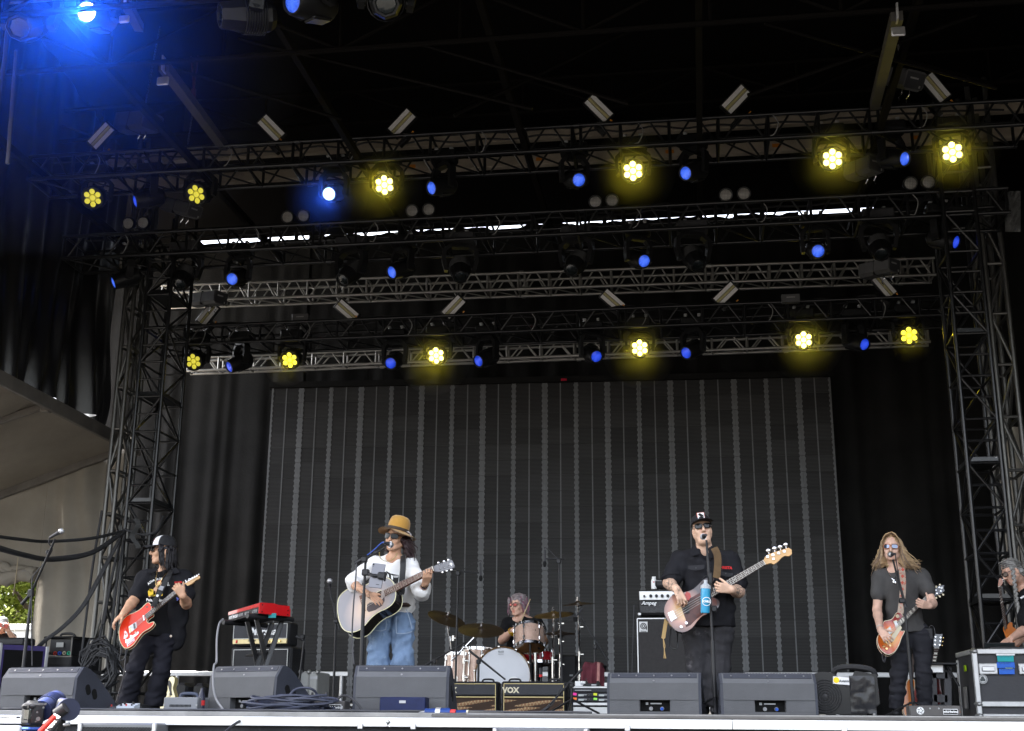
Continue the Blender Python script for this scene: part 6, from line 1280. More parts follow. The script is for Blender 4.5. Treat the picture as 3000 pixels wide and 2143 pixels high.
cable("black cable arching from the stage box over the floor monitor",[W(*zS(880,1440),9.8),W(*zS(872,1370),9.8),W(*zS(830,1335),9.75),W(*zS(760,1332),9.75),W(*zS(710,1355),9.72),W(*zS(670,1410),9.70),W(*zS(600,1455),9.66),W(*zS(520,1475),9.62),W(*zS(380,1495),9.6)],0.010,MATS["cable_coil_blue_lit"])
cable("thin black cable arching left of the stage box",[W(*zS(838,1420),9.8),W(*zS(830,1385),9.8),W(*zS(790,1385),9.78),W(*zS(720,1420),9.75),W(*zS(670,1480),9.7)],0.008)
cable("cable arching from the stage box to the singer's monitor",[W(*zS(1010,1450),9.8),W(*zS(1015,1410),9.8),W(*zS(1045,1385),9.8),W(*zS(1090,1390),9.78),W(*zS(1140,1430),9.75),W(*zS(1200,1510),9.7)],0.010)
cable("grey cable hanging from the keyboard over the floor monitor",[W(*zS(240,865),10.8),W(*zS(212,900),10.7),W(*zS(197,1000),10.6),W(*zS(195,1150),10.35),W(*zS(178,1180),10.24),W(*zS(172,1300),10.20),W(*zS(190,1400),10.18),W(*zS(240,1478),10.1)],0.009,K("cable_lightgrey",(0.22,0.22,0.23),0.5))
cable("black cable running under the stage edge to the lower left",[W(*zS(520,1505),9.4),W(*zS(400,1535),9.2),W(*zS(320,1575),9.0),W(*zS(240,1640),8.8)],0.010)
lm = thing("connector_loom","blue taped connector of a thick power loom on the stage edge","connector",TT(W(*zC(870,1505),9.32)))
pp = [W(*zC(x,1506),9.30) for x in (755,800,872,905,970)]
MB().tube([pp[0],pp[1]],[0.012,0.026],10).build("tail", K("tail_grey",(0.3,0.3,0.3),0.5), lm, world=True); MB().tube([pp[1],pp[2]],0.040,14).build("plug", K("plug_blue2",(0.012,0.04,0.17),0.5,0,0.3,12), lm, world=True)
MB().tube([pp[2]-V((0.0,0,0)),pp[3]],0.045,14).build("locking_ring", alu, lm, world=True); MB().tube([pp[3],pp[4]],0.041,14).build("socket", MATS["plug_blue2"], lm, world=True)
MB().tube([pp[4],W(*zC(1005,1508),9.30)],0.034,12).build("red_sleeve", K("sleeve_red",(0.6,0.05,0.05),0.5), lm, world=True); MB().tube([W(*zC(1005,1508),9.30),W(*zC(1080,1508),9.32)],0.030,12).build("blue_sleeve", MATS["plug_blue2"], lm, world=True); MB().tube([W(*zC(1080,1508),9.32),W(*zC(1092,1508),9.32)],0.031,12).build("cream_sleeve", K("sleeve_cream",(0.6,0.55,0.4),0.5), lm, world=True)
MB().tube([W(*zC(1092,1508),9.32),W(*zC(1200,1518),9.34),W(*zC(1330,1524),9.34)],0.028,10).build("cable_end", MATS["cable_thick"], lm, world=True)
# camera on a stabiliser in the pit, lower left
Yv = 4.6; t = thing("video_camera","black video camera with blue lit lens on a stabiliser at the lower left","camera",TT(W(*zL2(300,1440),Yv)))
cbm = K("camera_body",(0.022,0.022,0.024),0.45,0,0.15,12,0.15,90); c = W(*zL2(278,1455),Yv); s = 1/ppm(c)/3.294; Mc = RZm(R_(-38)).to_3x3()
P_ = lambda x, y, d=0.0: W(*zL2(x,y),Yv+d)
MB().box(c+V((0.0,0.03,0)),(185*s*1.1,0.06,205*s),Mc,bev=0.008).build("body", cbm, t, world=True)
MB().box(P_(268,1462,-0.035),(125*s,0.012,105*s),Mc,bev=0.004).build("screen", darkglass, t, world=True); MB().box(P_(275,1385,-0.02),(70*s,0.05,55*s),Mc,bev=0.008).build("viewfinder", black_plastic, t, world=True); MB().box(P_(275,1388,-0.05),(42*s,0.004,30*s),Mc).build("eyepiece", hole_m, t, world=True)
MB().box(P_(325,1350,0.05),(100*s,0.05,40*s),Mc,bev=0.012).build("top_hump", cbm, t, world=True)
la, lb_ = P_(395,1430,0.05), P_(540,1335,0.20); bl_m = K("lens_barrel",(0.014,0.02,0.055),0.45,0,0.2,20); d = (lb_-la)  # blue lamp light is put into the barrel's base colour
MB().tube([la,la+d*0.35,la+d*0.36,la+d*0.8,la+d*0.81,lb_],[0.040,0.042,0.046,0.046,0.043,0.043],18).build("lens_barrel", bl_m, t, world=True)
for k in range(14): q = la+d*(0.40+0.028*k); MB().tube([q,q+d*0.012],0.0475,18).build("focus_ridge", bl_m, t, world=True)
for (x,y,r) in ((368,1505,20),(438,1360,12),(360,1440,9),(352,1340,16),(420,1395,10),(345,1530,7)): q = P_(x,y,-0.045); MB().cyl(q,q+V((0.004,-0.008,0)),r*s).build("button", K("button_grey",(0.1,0.1,0.1),0.4), t, world=True)
MB().box(P_(95,1487,0.02),(185*s,0.03,16*s),Matrix.Rotation(0.03,3,'Y'),bev=0.003).build("side_plate", K("plate_dark",(0.06,0.065,0.08),0.4), t, world=True)
t = thing("stabiliser","black motorised stabiliser with a red and white arm under the camera","stabiliser",TT(P_(560,1480,0.1)))
MB().tube([P_(665,1415,0.02),P_(640,1415,0.10)],0.042,18).build("motor", K("motor_navy",(0.012,0.015,0.035),0.5), t, world=True); MB().tube([P_(575,1375,0.1),P_(640,1385,0.1)],0.030,12).build("motor_arm", black_plastic, t, world=True)
arm = [P_(545,1460,0.0),P_(600,1420,0.0),P_(635,1395,0.0)]; MB().tube(smoothpath(arm,3),0.022,10).build("upper_arm", black_plastic, t, world=True)
a, b = P_(425,1660,-0.05), P_(560,1490,-0.02); M = frame((a+b)/2, b-a, V((0,-1,0.25))); L = (b-a).length
MB().box((a+b)/2,(L,0.042,0.02),M.to_3x3(),bev=0.006).build("arm", black_plastic, t, world=True)
a2, b2 = P_(375,1640,-0.07), P_(535,1475,-0.05); M2 = frame((a2+b2)/2, b2-a2, V((0,-1,0.25))); MB().box((a2+b2)/2,((b2-a2).length,0.016,0.018),M2.to_3x3(),bev=0.004).build("red_strip", K("strip_red",(0.62,0.03,0.02),0.4), t, world=True)
lettering("RONIN",0.040,M @ TT((-0.02,0.0,0.0105)),text_white,t,"lettering",0.0006,bold=0.0015)
MB().box(P_(330,1600,0.03),(170*s,0.08,30*s),Mc,bev=0.006).build("base_plate", K("plate_blue",(0.03,0.08,0.35),0.4), t, world=True); MB().box(P_(300,1640,0.05),(120*s,0.06,60*s),Mc,bev=0.01).build("mount", black_plastic, t, world=True); MB().box(P_(585,1560,0.05),(60*s,0.05,130*s),bev=0.01).build("handle_block", black_plastic, t, world=True)
MB().cyl(P_(615,1563,0.03),P_(672,1553,0.03),0.006).build("screw_lever", alu, t, world=True)
MB().tube([P_(310,1660,0.05),P_(310,1660,0.05)-V((0,0,1.2))],0.02,10).build("handle", black_plastic, t, world=True)
# ================================================================ INSTRUMENTS
def burst(name, c0, c1, c2, r0, r1, rough=0.12):
 m = bpy.data.materials.new(name); m.use_nodes = True; nt = m.node_tree; b = nt.nodes["Principled BSDF"]; b.inputs["Roughness"].default_value = rough; b.inputs["Coat Weight"].default_value = 1.0; b.inputs["Coat Roughness"].default_value = 0.08
 tc = nt.nodes.new("ShaderNodeTexCoord"); ln = nt.nodes.new("ShaderNodeVectorMath"); ln.operation = 'LENGTH'; nt.links.new(tc.outputs["Object"], ln.inputs[0])
 nz = nt.nodes.new("ShaderNodeTexNoise"); nz.inputs["Scale"].default_value = 14; nt.links.new(tc.outputs["Object"], nz.inputs[0])
 ad = nt.nodes.new("ShaderNodeMath"); ad.operation = 'MULTIPLY_ADD'; ad.inputs[1].default_value = 0.03; nt.links.new(nz.outputs["Fac"], ad.inputs[0]); nt.links.new(ln.outputs["Value"], ad.inputs[2])
 r = nt.nodes.new("ShaderNodeValToRGB"); e = r.color_ramp.elements; e[0].position = r0; e[0].color = (*c0,1); e[1].position = r1; e[1].color = (*c2,1); k = e.new((r0+r1)/2); k.color = (*c1,1)
 nt.links.new(ad.outputs[0], r.inputs[0]); nt.links.new(r.outputs[0], b.inputs["Base Color"]); return m
rosewood = K("rosewood",(0.045,0.024,0.017),0.45,0,0.25,18); maple_neck = K("maple_neck",(0.55,0.32,0.12),0.3,0,0.12,9,coat=0.5); fret_m = K("fret_wire",(0.6,0.58,0.52),0.3,0.9); string_m = K("string_steel",(0.6,0.58,0.55),0.3,0.9); cream = K("cream_plastic",(0.72,0.64,0.46),0.35); binding = K("binding_cream",(0.70,0.66,0.42),0.4); nut_m = K("bone_nut",(0.7,0.67,0.58),0.4)
class Guitar:
 def __init__(s, name, label, f, c, Y, n, cat="guitar", group=None):
  s.f = f; s.n = V(n).normalized(); s.p = W(*f(*c), Y); s.t = thing(name, label, cat, TT(s.p), group); s.s = ppm(s.p)
 def T(s, x, y, o=0.0): return Wp(*s.f(x, y), s.p + s.n*o, s.n)
 def poly(s, name, pts, m, o0, o1, smooth=0, mats=None, parent=None):
  a = [s.T(x, y, 0) for x, y in pts]; b = MB().loft([p+s.n*o1 for p in a], [p+s.n*o0 for p in a], 0, 1 if mats else None); return b.build(name, mats or m, parent or s.t, smooth, world=True)
 def body(s, pts, th, top, side, bind=None):
  pts = [(p.x, p.y) for p in smoothpath([V((x,y,0)) for x,y in pts]+[V((*pts[0],0))],3)][:-1]; s.out = pts
  o = s.poly("body", pts, None, -th, 0.0, 30, [top, side])
  if bind:
   for off in (0.0, -th):
    l = [s.T(x,y,0)+s.n*off for x,y in pts]; MB().tube(l+[l[0]], bind[1], 6).build("binding", bind[0], s.t, world=True)
 def neck(s, e0, e1, b0, b1, nfr, mb, mn, scale_len=1.0, dots=(3,5,7,9,12,15,17), strings=6, bridge=None, inlay=None):
  s.e = (e0,e1,b0,b1); A0,A1,B0,B1 = [s.T(*q, 0.012) for q in (e0,e1,b0,b1)]; n = s.n
  MB().loft([A0,B0,B1,A1],[p-n*0.006 for p in (A0,B0,B1,A1)]).build("fretboard", mb, s.t, 0, world=True)
  Ac,Bc = (A0+A1)/2,(B0+B1)/2; w = (A1-A0).length/2; d = (A1-A0).normalized()
  wb = (B1-B0).length/2; MB().tube([Ac-n*(0.62*w+0.005),Bc-n*(0.62*wb+0.005)],[w*0.7,wb*0.7],12).build("neck", mn, s.t, world=True)
  L = (Ac-Bc).length; tot = L/(1-2**(-nfr/12))
  for k in range(1, nfr+1):
   t = (tot*(1-2**(-k/12)))/L; p, q = B0.lerp(A0,t), B1.lerp(A1,t); MB().tube([p+n*0.001,q+n*0.001],0.0011,5).build("fret", fret_m, s.t, world=True)
  for k in dots:
   if k <= nfr:
    t = (tot*(1-(2**(-k/12)+2**(-(k-1)/12))/2))/L; p, q = B0.lerp(A0,t), B1.lerp(A1,t); c = (p+q)/2+n*0.0012
    if inlay == "block": u = (q-p)*0.36; v = (Ac-Bc).normalized()*0.008; MB().loft([c-u-v,c-u+v,c+u+v,c+u-v],[x-n*0.001 for x in (c-u-v,c-u+v,c+u+v,c+u-v)]).build("inlay", nut_m, s.t, 0, world=True)
    else: MB().cyl(c-n*0.001,c+n*0.0004,0.0035,n=8).build("inlay", nut_m, s.t, world=True)
  MB().tube([B0+n*0.003,B1+n*0.003],0.003,6).build("nut", nut_m, s.t, world=True)
  if bridge:
   C0,C1 = s.T(*bridge[0],0.014), s.T(*bridge[1],0.014)
   for k in range(strings):
    t = 0.12+0.76*k/(strings-1); MB().tube([C0.lerp(C1,t),B0.lerp(B1,t)+n*0.006],0.0010+0.0005*(strings == 4),4).build("string", string_m, s.t, world=True)
 def pegs(s, posts, keys, m_key, rk, post_r=0.006):
  for x, y in posts: p = s.T(x,y,0.0); MB().cyl(p-s.n*0.004,p+s.n*0.012,post_r*0.8).cyl(p,p+s.n*0.003,post_r*1.3).build("tuning_post", chrome, s.t, world=True)
  for (x, y), (x2, y2) in keys: p, q = s.T(x,y,-0.012), s.T(x2,y2,-0.012); MB().tube([p,q],0.003,6).ball(q,(rk,rk*0.5,rk),8).build("tuning_key", m_key, s.t, world=True)
 def box(s, name, quad, m, o0, o1, parent=None): return s.poly(name, quad, m, o0, o1, 0, None, parent)
 def knob(s, x, y, r, m, h=0.018): p = s.T(x,y,0); return MB().cyl(p,p+s.n*h,r,r*0.9,12).build("knob", m, s.t, world=True)
 def strap(s, pts, w, m, name="strap", acc=None):      # pts: (x,y,Y) in the zoom; a band of cloth
  P = smoothpath([W(*s.f(x,y),Yy) for x,y,Yy in pts],4); rows = []
  for i, p in enumerate(P):
   d = (P[min(i+1,len(P)-1)]-P[max(i-1,0)]).normalized(); side = d.cross(V((0,-1,0.1))).normalized(); rows.append([p-side*w/2,p-side*w*0.2+V((0,-0.003,0)),p+side*w*0.2+V((0,-0.003,0)),p+side*w/2])
  b = MB().grid(rows); b.grid([[q+V((0,0.004,0)) for q in r] for r in rows]); b.build(name, m, s.t, 180, world=True)
# red electric guitar ------------------------------------------------------------------
g = Guitar("electric_guitar","bright red electric guitar with cream binding held by the left guitarist",zA,(430,1520),11.68,(0.10,-0.93,0.30)); G1 = g
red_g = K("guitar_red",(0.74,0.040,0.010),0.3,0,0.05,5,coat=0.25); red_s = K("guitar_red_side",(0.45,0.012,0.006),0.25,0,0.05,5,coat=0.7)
g.body([(668,1235),(668,1180),(645,1130),(608,1117),(565,1150),(520,1196),(465,1240),(400,1273),(330,1300),(270,1335),(222,1385),(182,1460),(160,1540),(155,1620),(165,1700),(185,1760),(215,1808),(250,1836),(300,1836),(345,1812),(390,1775),(432,1718),(472,1660),(520,1603),(570,1565),(620,1538),(670,1500),(702,1462),(713,1432),(697,1420),(665,1430),(630,1443),(605,1428),(596,1395),(610,1368),(640,1340),(690,1300)],0.045,red_g,red_s,(binding,0.0035))
g.neck((560,1312),(597,1372),(1168,812),(1190,872),21,rosewood,maple_neck,bridge=((318,1500),(372,1562)))
g.poly("headstock",[(1172,815),(1205,800),(1290,745),(1365,705),(1415,683),(1437,695),(1436,722),(1405,745),(1370,755),(1345,785),(1300,818),(1235,850),(1192,872)],maple_neck,-0.02,-0.004,20)
g.pegs([(1225,790),(1262,768),(1296,748),(1328,730),(1360,712),(1392,697)],[((1225,785),(1212,765)),((1262,762),(1270,742)),((1296,742),(1318,720)),((1328,724),(1355,700)),((1360,706),(1392,684)),((1392,692),(1420,668))],chrome,0.008)
g.box("bridge",[(308,1500),(428,1425),(442,1510),(326,1610)],alu,0.0,0.006); g.box("pickup",[(385,1462),(412,1445),(422,1520),(395,1540)],black_plastic,0.006,0.012); g.box("neck_pickup",[(536,1330),(550,1322),(566,1400),(550,1412)],chrome,0.0,0.010)
for k in range(3): x, y = 318+6*k, 1530+24*k; g.box("saddle",[(x,y),(x+22,y-14),(x+28,y+2),(x+6,y+16)],gold,0.006,0.012)
g.box("control_plate",[(258,1735),(440,1590),(462,1575),(466,1600),(450,1620),(280,1762),(262,1756)],chrome,0.0,0.003); g.knob(278,1722,0.010,chrome); g.knob(352,1655,0.010,chrome); g.knob(425,1597,0.008,cream)
g.poly("pickguard",[(412,1345),(440,1300),(500,1262),(560,1250),(610,1256),(640,1280),(575,1325),(530,1330),(510,1420),(440,1440),(415,1400)],red_g,0.0,0.002)
st_ = g.box("sticker",[(228,1688),(236,1640),(244,1600),(236,1585),(252,1560),(275,1580),(292,1612),(296,1640),(285,1665),(250,1690)],white_m,0.0,0.001); g.box("sticker_mark",[(250,1610),(272,1600),(276,1622),(256,1632)],K("print_red",(0.6,0.03,0.03)),0.001,0.0016,st_)
st_ = g.box("sticker",[(278,1772),(398,1676),(404,1720),(285,1820)],K("sticker_pale",(0.75,0.70,0.74),0.5),0.0,0.001); g.box("sticker_mark",[(295,1785),(385,1715),(387,1726),(298,1798)],MATS["print_red"],0.001,0.0016,st_)
p = g.T(598,1185); MB().cyl(p,p+g.n*0.001,0.012,n=16).build("wear_spot", K("wear_brown",(0.25,0.10,0.07),0.5), g.t, world=True)
p = g.T(695,1178,0.01); MB().cyl(p-g.n*0.02,p+g.n*0.02,0.012).build("strap_button", K("print_red",(0.6,0.03,0.03)), g.t, world=True)
g.strap([(985,600,11.93),(940,690,11.84),(880,800,11.80),(820,920,11.77),(770,1020,11.75),(725,1120,11.70),(690,1180,11.67)],0.055,K("strap_black",(0.018,0.018,0.019),0.55,0,0.1,20))
for (q,m_) in (([(815,850),(880,862),(850,930),(780,905)],K("strap_grey",(0.30,0.30,0.33),0.5)),([(762,985),(797,995),(780,1030),(748,1018)],white_m),([(705,1042),(785,1062),(765,1130),(690,1110)],K("strap_leather",(0.03,0.03,0.032),0.35))):
 a = [W(*zA(x,y),11.745-0.0) + V((0,-0.012,0)) for x,y in q]; MB().loft(a,[p_+V((0,0.003,0)) for p_ in a]).build("strap_patch", m_, g.t, 0, world=True)
cable("black cable hanging from the red guitar to the floor pedals",[g.T(290,1845,-0.03),g.T(280,1900,-0.03),g.T(230,2010,-0.03),W(*zA2(180,625),11.6),W(*zA2(160,590),11.6),W(*zA2(190,480),11.6),W(*zA2(170,350),11.62),W(*zA2(155,280),11.64)],0.007)
cable("black cable dropping from the red guitar past the left guitarist's leg",[W(*zA2(265,450),11.62),W(*zA2(258,620),11.6),W(*zA2(225,880),11.4),W(*zA2(170,1090),11.1),W(*zA2(110,1290),10.5),W(*zA2(75,1390),9.95)],0.007)
MB().tube([g.T(300,1830,-0.03),g.T(285,1890,-0.03)],[0.010,0.006],8).build("jack_plug", black_metal, g.t, world=True)
# acoustic guitar ----------------------------------------------------------------------
g = Guitar("acoustic_guitar","sunburst acoustic guitar with pale binding held by the singer",zS2,(440,1250),10.74,(-0.34,-0.84,0.40)); G2 = g
ac_top = burst("acoustic_burst_with_sky",(0.74,0.55,0.40),(0.52,0.43,0.39),(0.28,0.275,0.295),0.03,0.27,0.22); ac_side = K("acoustic_side",(0.010,0.008,0.007),0.12,0,0.1,5,coat=0.8)  # sunburst whose grey rim has reflected sky put into the colour
g.body([(655,872),(600,876),(520,906),(450,950),(380,982),(290,992),(200,1012),(120,1062),(62,1130),(40,1230),(44,1340),(66,1450),(112,1545),(180,1586),(260,1588),(340,1556),(400,1502),(460,1430),(520,1372),(590,1322),(660,1292),(740,1242),(790,1182),(808,1110),(805,1040),(790,962),(750,906),(705,876)],0.112,ac_top,ac_side,(binding,0.004))
sh = g.T(612,1112); MB().lathe([(0.052,0.0),(0.0001,0.0008)],frame(sh,V((1,0,0)),g.n),28).build("sound_hole", K("hole_brown",(0.03,0.012,0.006),0.7), g.t, world=True); MB().lathe([(0.056,0.0012),(0.051,0.0014)],frame(sh,V((1,0,0)),g.n),28).build("rosette", binding, g.t, world=True)
g.neck((646,1038),(668,1112),(1290,722),(1312,782),19,K("rosewood_brown",(0.13,0.065,0.05),0.45,0,0.2,18),K("mahogany",(0.12,0.04,0.02),0.3,coat=0.4),bridge=((345,1150),(395,1290)))
g.poly("headstock",[(1300,722),(1345,698),(1450,655),(1545,630),(1568,668),(1580,700),(1570,735),(1480,766),(1390,788),(1318,786)],K("headstock_sky_sheen",(0.20,0.20,0.215),0.2,coat=0.6),-0.02,-0.004,20)  # pale grey puts the sky's reflection into the headstock colour
g.pegs([(1385,700),(1440,682),(1492,665),(1402,752),(1456,738),(1512,720)],[((1385,695),(1375,675)),((1440,676),(1448,655)),((1492,658),(1505,636)),((1402,758),(1428,800)),((1456,745),(1485,782)),((1512,728),(1545,768))],chrome,0.011)
g.box("headstock_mark",[(1512,690),(1540,668),(1560,690),(1545,696),(1552,716),(1535,708),(1530,690)],K("pearl",(0.75,0.75,0.72),0.3),-0.004,-0.003); g.poly("pickguard",[(432,1225),(470,1198),(560,1205),(625,1170),(660,1120),(662,1180),(622,1244),(540,1300),(452,1326),(428,1300)],K("pickguard_grey",(0.10,0.085,0.09),0.12,0,0.1,8,coat=0.8),0.0,0.002)
g.box("bridge",[(333,1120),(366,1108),(412,1312),(386,1318)],K("bridge_brown",(0.16,0.08,0.06),0.5),0.0,0.010);
for k in range(6): p = g.T(352+9*k,1165+24*k,0.010); MB().ball(p,0.005,6).build("bridge_pin", nut_m, g.t, world=True)
g.strap([(905,575,10.96),(905,650,10.84),(903,760,10.81),(895,850,10.80),(890,960,10.80),(893,1040,10.80),(880,1085,10.80)],0.052,MATS["strap_black"]); g.strap([(820,1040,10.74),(860,1080,10.76),(890,1075,10.79)],0.03,MATS["strap_leather"],"strap_end")
# bass ---------------------------------------------------------------------------------
g = Guitar("bass_guitar","sunburst bass guitar with tortoise pickguard held by the bass player",zB2,(330,1150),10.86,(0.06,-0.94,0.26)); G3 = g
b_top = burst("bass_burst",(0.70,0.46,0.20),(0.42,0.21,0.15),(0.035,0.02,0.018),0.05,0.22,0.3); b_side = K("bass_side",(0.02,0.014,0.012),0.2,coat=0.7)
g.body([(632,880),(645,845),(668,806),(655,788),(605,788),(545,806),(500,850),(450,898),(400,930),(330,950),(260,962),(190,988),(130,1060),(102,1130),(106,1200),(140,1272),(190,1342),(240,1386),(300,1404),(360,1390),(420,1350),(472,1282),(530,1222),(600,1190),(660,1162),(715,1118),(728,1065),(700,1030),(662,1010),(640,1000)],0.042,b_top,b_side)
g.neck((622,915),(645,1005),(1218,586),(1248,638),20,rosewood,maple_neck,strings=4,bridge=((178,1172),(222,1262)))
g.poly("headstock",[(1226,585),(1245,545),(1275,522),(1340,496),(1450,462),(1512,444),(1545,468),(1547,515),(1512,540),(1466,534),(1432,555),(1385,605),(1340,632),(1310,618),(1285,622),(1250,634)],maple_neck,-0.022,-0.004,20)
g.pegs([(1270,548),(1332,528),(1396,508),(1460,488)],[((1290,525),(1280,478)),((1355,500),(1350,452)),((1420,478),(1414,436)),((1482,456),(1478,410))],chrome,0.022,0.010)
g.box("string_guide",[(1325,562),(1350,560),(1352,582),(1328,584)],chrome,-0.004,0.002)
tort = K("tortoise",(0.07,0.022,0.015),0.3,0,0.5,18,coat=0.25,speck=((0.35,0.14,0.05),0.36,16))
g.poly("pickguard",[(280,1078),(345,1050),(430,1000),(500,960),(600,925),(622,935),(642,1003),(690,1040),(700,1100),(640,1150),(560,1182),(470,1252),(400,1322),(345,1348),(345,1262),(310,1170)],tort,0.0,0.0025,20)
for q in ([(316,1128),(382,1082),(395,1118),(330,1162)],[(325,1165),(372,1135),(385,1180),(352,1200)],[(487,1010),(515,990),(520,1045),(500,1060)]): g.box("pickup",q,black_plastic,0.002,0.012)
g.box("bridge_plate",[(140,1188),(200,1160),(236,1246),(180,1284)],chrome,0.0,0.004)
for k in range(4): x, y = 160+12*k, 1190+22*k; g.box("saddle",[(x,y),(x+42,y-22),(x+48,y-8),(x+6,y+14)],chrome,0.004,0.014)
g.knob(350,1306,0.013,chrome); g.knob(292,1350,0.013,chrome); g.box("thumb_rest",[(300,1040),(352,952),(390,970),(402,1008),(380,1050),(340,1052)],K("rest_red",(0.40,0.03,0.015),0.3,coat=0.6),0.0,0.022)
g.strap([(665,445,10.93),(700,520,10.90),(708,600,10.885),(704,680,10.875),(696,760,10.86),(690,790,10.855)],0.062,K("strap_suede",(0.10,0.062,0.03),0.85,0,0.2,20)); g.box("strap_badge",[(664,668),(690,655),(722,668),(733,690),(715,706),(680,700)],K("badge_orange",(0.65,0.22,0.06),0.5),0.058,0.060)
a = [W(*zB2(x,y),10.93) for x,y in ((105,1240),(140,1290),(112,1470),(92,1482),(68,1468))]; MB().loft(a,[p+V((0,0.004,0)) for p in a]).build("strap_tail", K("leather_tan",(0.42,0.28,0.12),0.7), g.t, 0, world=True)
for dx in (0,14): MB().tube(smoothpath([W(*zB2(90,1478),10.93),W(*zB2(95+dx,1560),10.93),W(*zB2(102,1600),10.93),W(*zB2(98+dx*1.4,1700),10.93)],4),0.004,5).build("strap_lace", MATS["leather_tan"], g.t, world=True)
cable("black cable looping down from the bass guitar",[g.T(250,1395,-0.03),W(*zB2(250,1500),11.0),W(*zB2(252,1580),11.0),W(*zB2(200,1590),11.05),W(*zB2(160,1540),11.05),W(*zB2(175,1360),10.98)],0.006)
# right guitarist's guitar ------------------------------------------------------------
g = Guitar("electric_guitar","cherry sunburst electric guitar with cream pickguard held by the right guitarist",zR,(600,990),12.90,(0.05,-0.94,0.26)); G4 = g
lp_top = burst("cherry_burst",(0.86,0.36,0.02),(0.66,0.12,0.008),(0.26,0.012,0.008),0.06,0.19,0.3); lp_side = K("cherry_side",(0.22,0.015,0.01),0.2,coat=0.7)
g.body([(676,832),(655,816),(634,828),(612,862),(582,874),(556,880),(545,902),(540,940),(518,970),(510,1010),(524,1060),(555,1094),(590,1104),(626,1084),(655,1040),(672,990),(688,960),(692,945),(676,946),(655,932),(648,908),(668,884),(692,866)],0.05,lp_top,lp_side,(cream,0.0035))
g.neck((640,885),(656,912),(838,706),(853,728),20,rosewood,K("mahogany",(0.12,0.04,0.02),0.3,coat=0.4),bridge=((578,955),(592,985)),inlay="block")
g.poly("headstock",[(840,704),(866,688),(898,660),(930,636),(962,634),(958,655),(966,672),(940,692),(896,708),(862,724)],K("headstock_black",(0.05,0.05,0.055),0.15,coat=0.8),-0.02,-0.004,20)
g.pegs([(878,690),(903,670),(928,652),(885,706),(912,692),(938,676)],[((880,685),(885,660)),((903,665),(908,645)),((928,648),(933,633)),((888,710),(908,722)),((913,697),(932,712)),((938,682),(955,700))],cream,0.010)
g.box("headstock_mark",[(936,652),(950,644),(952,656),(942,664)],MATS["pearl"],-0.004,-0.003)
g.poly("pickguard",[(600,985),(640,930),(662,906),(674,926),(640,980),(614,1020),(600,1014)],cream,0.004,0.008); g.box("pickup_ring",[(617,880),(640,872),(655,908),(634,932)],cream,0.0,0.007); g.box("pickup",[(621,886),(637,880),(648,906),(634,922)],alu,0.007,0.011); g.box("pickup_ring",[(570,935),(595,914),(612,958),(588,980)],cream,0.0,0.007); g.box("pickup",[(576,938),(594,922),(606,956),(589,971)],alu,0.007,0.011)
g.box("bridge",[(560,950),(572,944),(592,985),(580,992)],chrome,0.0,0.012)
for (x,y) in ((570,1028),(593,1047),(551,1053),(570,1068)): g.knob(x,y,0.012,gold)
p = g.T(645,845); MB().cyl(p,p+g.n*0.002,0.018,n=18).build("switch_plate", cream, g.t, world=True); MB().cyl(p,p+g.n*0.02,0.004).ball(p+g.n*0.02,0.006,6).build("switch", cream, g.t, world=True)
g.strap([(672,515,13.0),(680,570,12.90),(682,640,12.875),(678,720,12.86),(670,790,12.84),(664,825,12.82)],0.058,K("strap_woven",(0.42,0.33,0.26),0.8,0,0.2,30,speck=((0.5,0.10,0.07),0.47,38)))
for k in range(6):
 c = W(*zR(681-1.5*k,530+44*k),12.845); MB().box(c,(0.026,0.004,0.026),Matrix.Rotation(R_(45),3,'Y')).build("strap_motif", K("motif_red",(0.50,0.10,0.07),0.8), g.t, world=True)
cable("black cable hanging from the right guitarist's guitar",[g.T(545,1100,-0.03),W(*zR(545,1135),12.82),W(*zR(556,1155),12.82),W(*zR(566,1120),12.85)],0.008)
# guitars in stands -------------------------------------------------------------------
vs = thing("guitar_rack","dark grey guitar rack with cut out frame holding spare guitars","guitar rack",TT(V((W(*zR(930,1480),13.5).x,13.5,0)))); f = zR
def bars(lst, w, m=None):
 for (xa,ya,xb,yb) in lst: a, b = W(*f(xa,ya),13.5), W(*f(xb,yb),13.5); M = frame((a+b)/2, b-a, V((0,-1,0))); MB().box((a+b)/2,((b-a).length,w,0.05),M.to_3x3(),bev=0.006).build("frame_bar", m or K("rack_grey",(0.06,0.06,0.065),0.5,0.2), vs, world=True)
bars([(880,1170,892,1478),(985,1180,985,1478)],0.075); bars([(870,1185,995,1190),(875,1240,985,1245),(885,1400,985,1405),(890,1470,985,1472)],0.08)
q = W(*f(912,1200),13.46); MB().box(q,(0.13,0.02,0.09),bev=0.01).build("latch", alu, vs, world=True); MB().tube([W(*f(975,1175),13.45),W(*f(1062,1318),13.4)],0.012,8).build("arm", black_metal, vs, world=True); MB().box(W(*f(930,1170),13.5),(0.30,0.3,0.02),bev=0.005).build("top_shelf", black_plastic, vs, world=True)
g = Guitar("spare_guitar","spare guitar standing in the rack, black headstock with gold tuners showing beside the guitarist's hip",zR,(905,1100),13.75,(0.1,-1,0.1),group="spare guitars at the right")
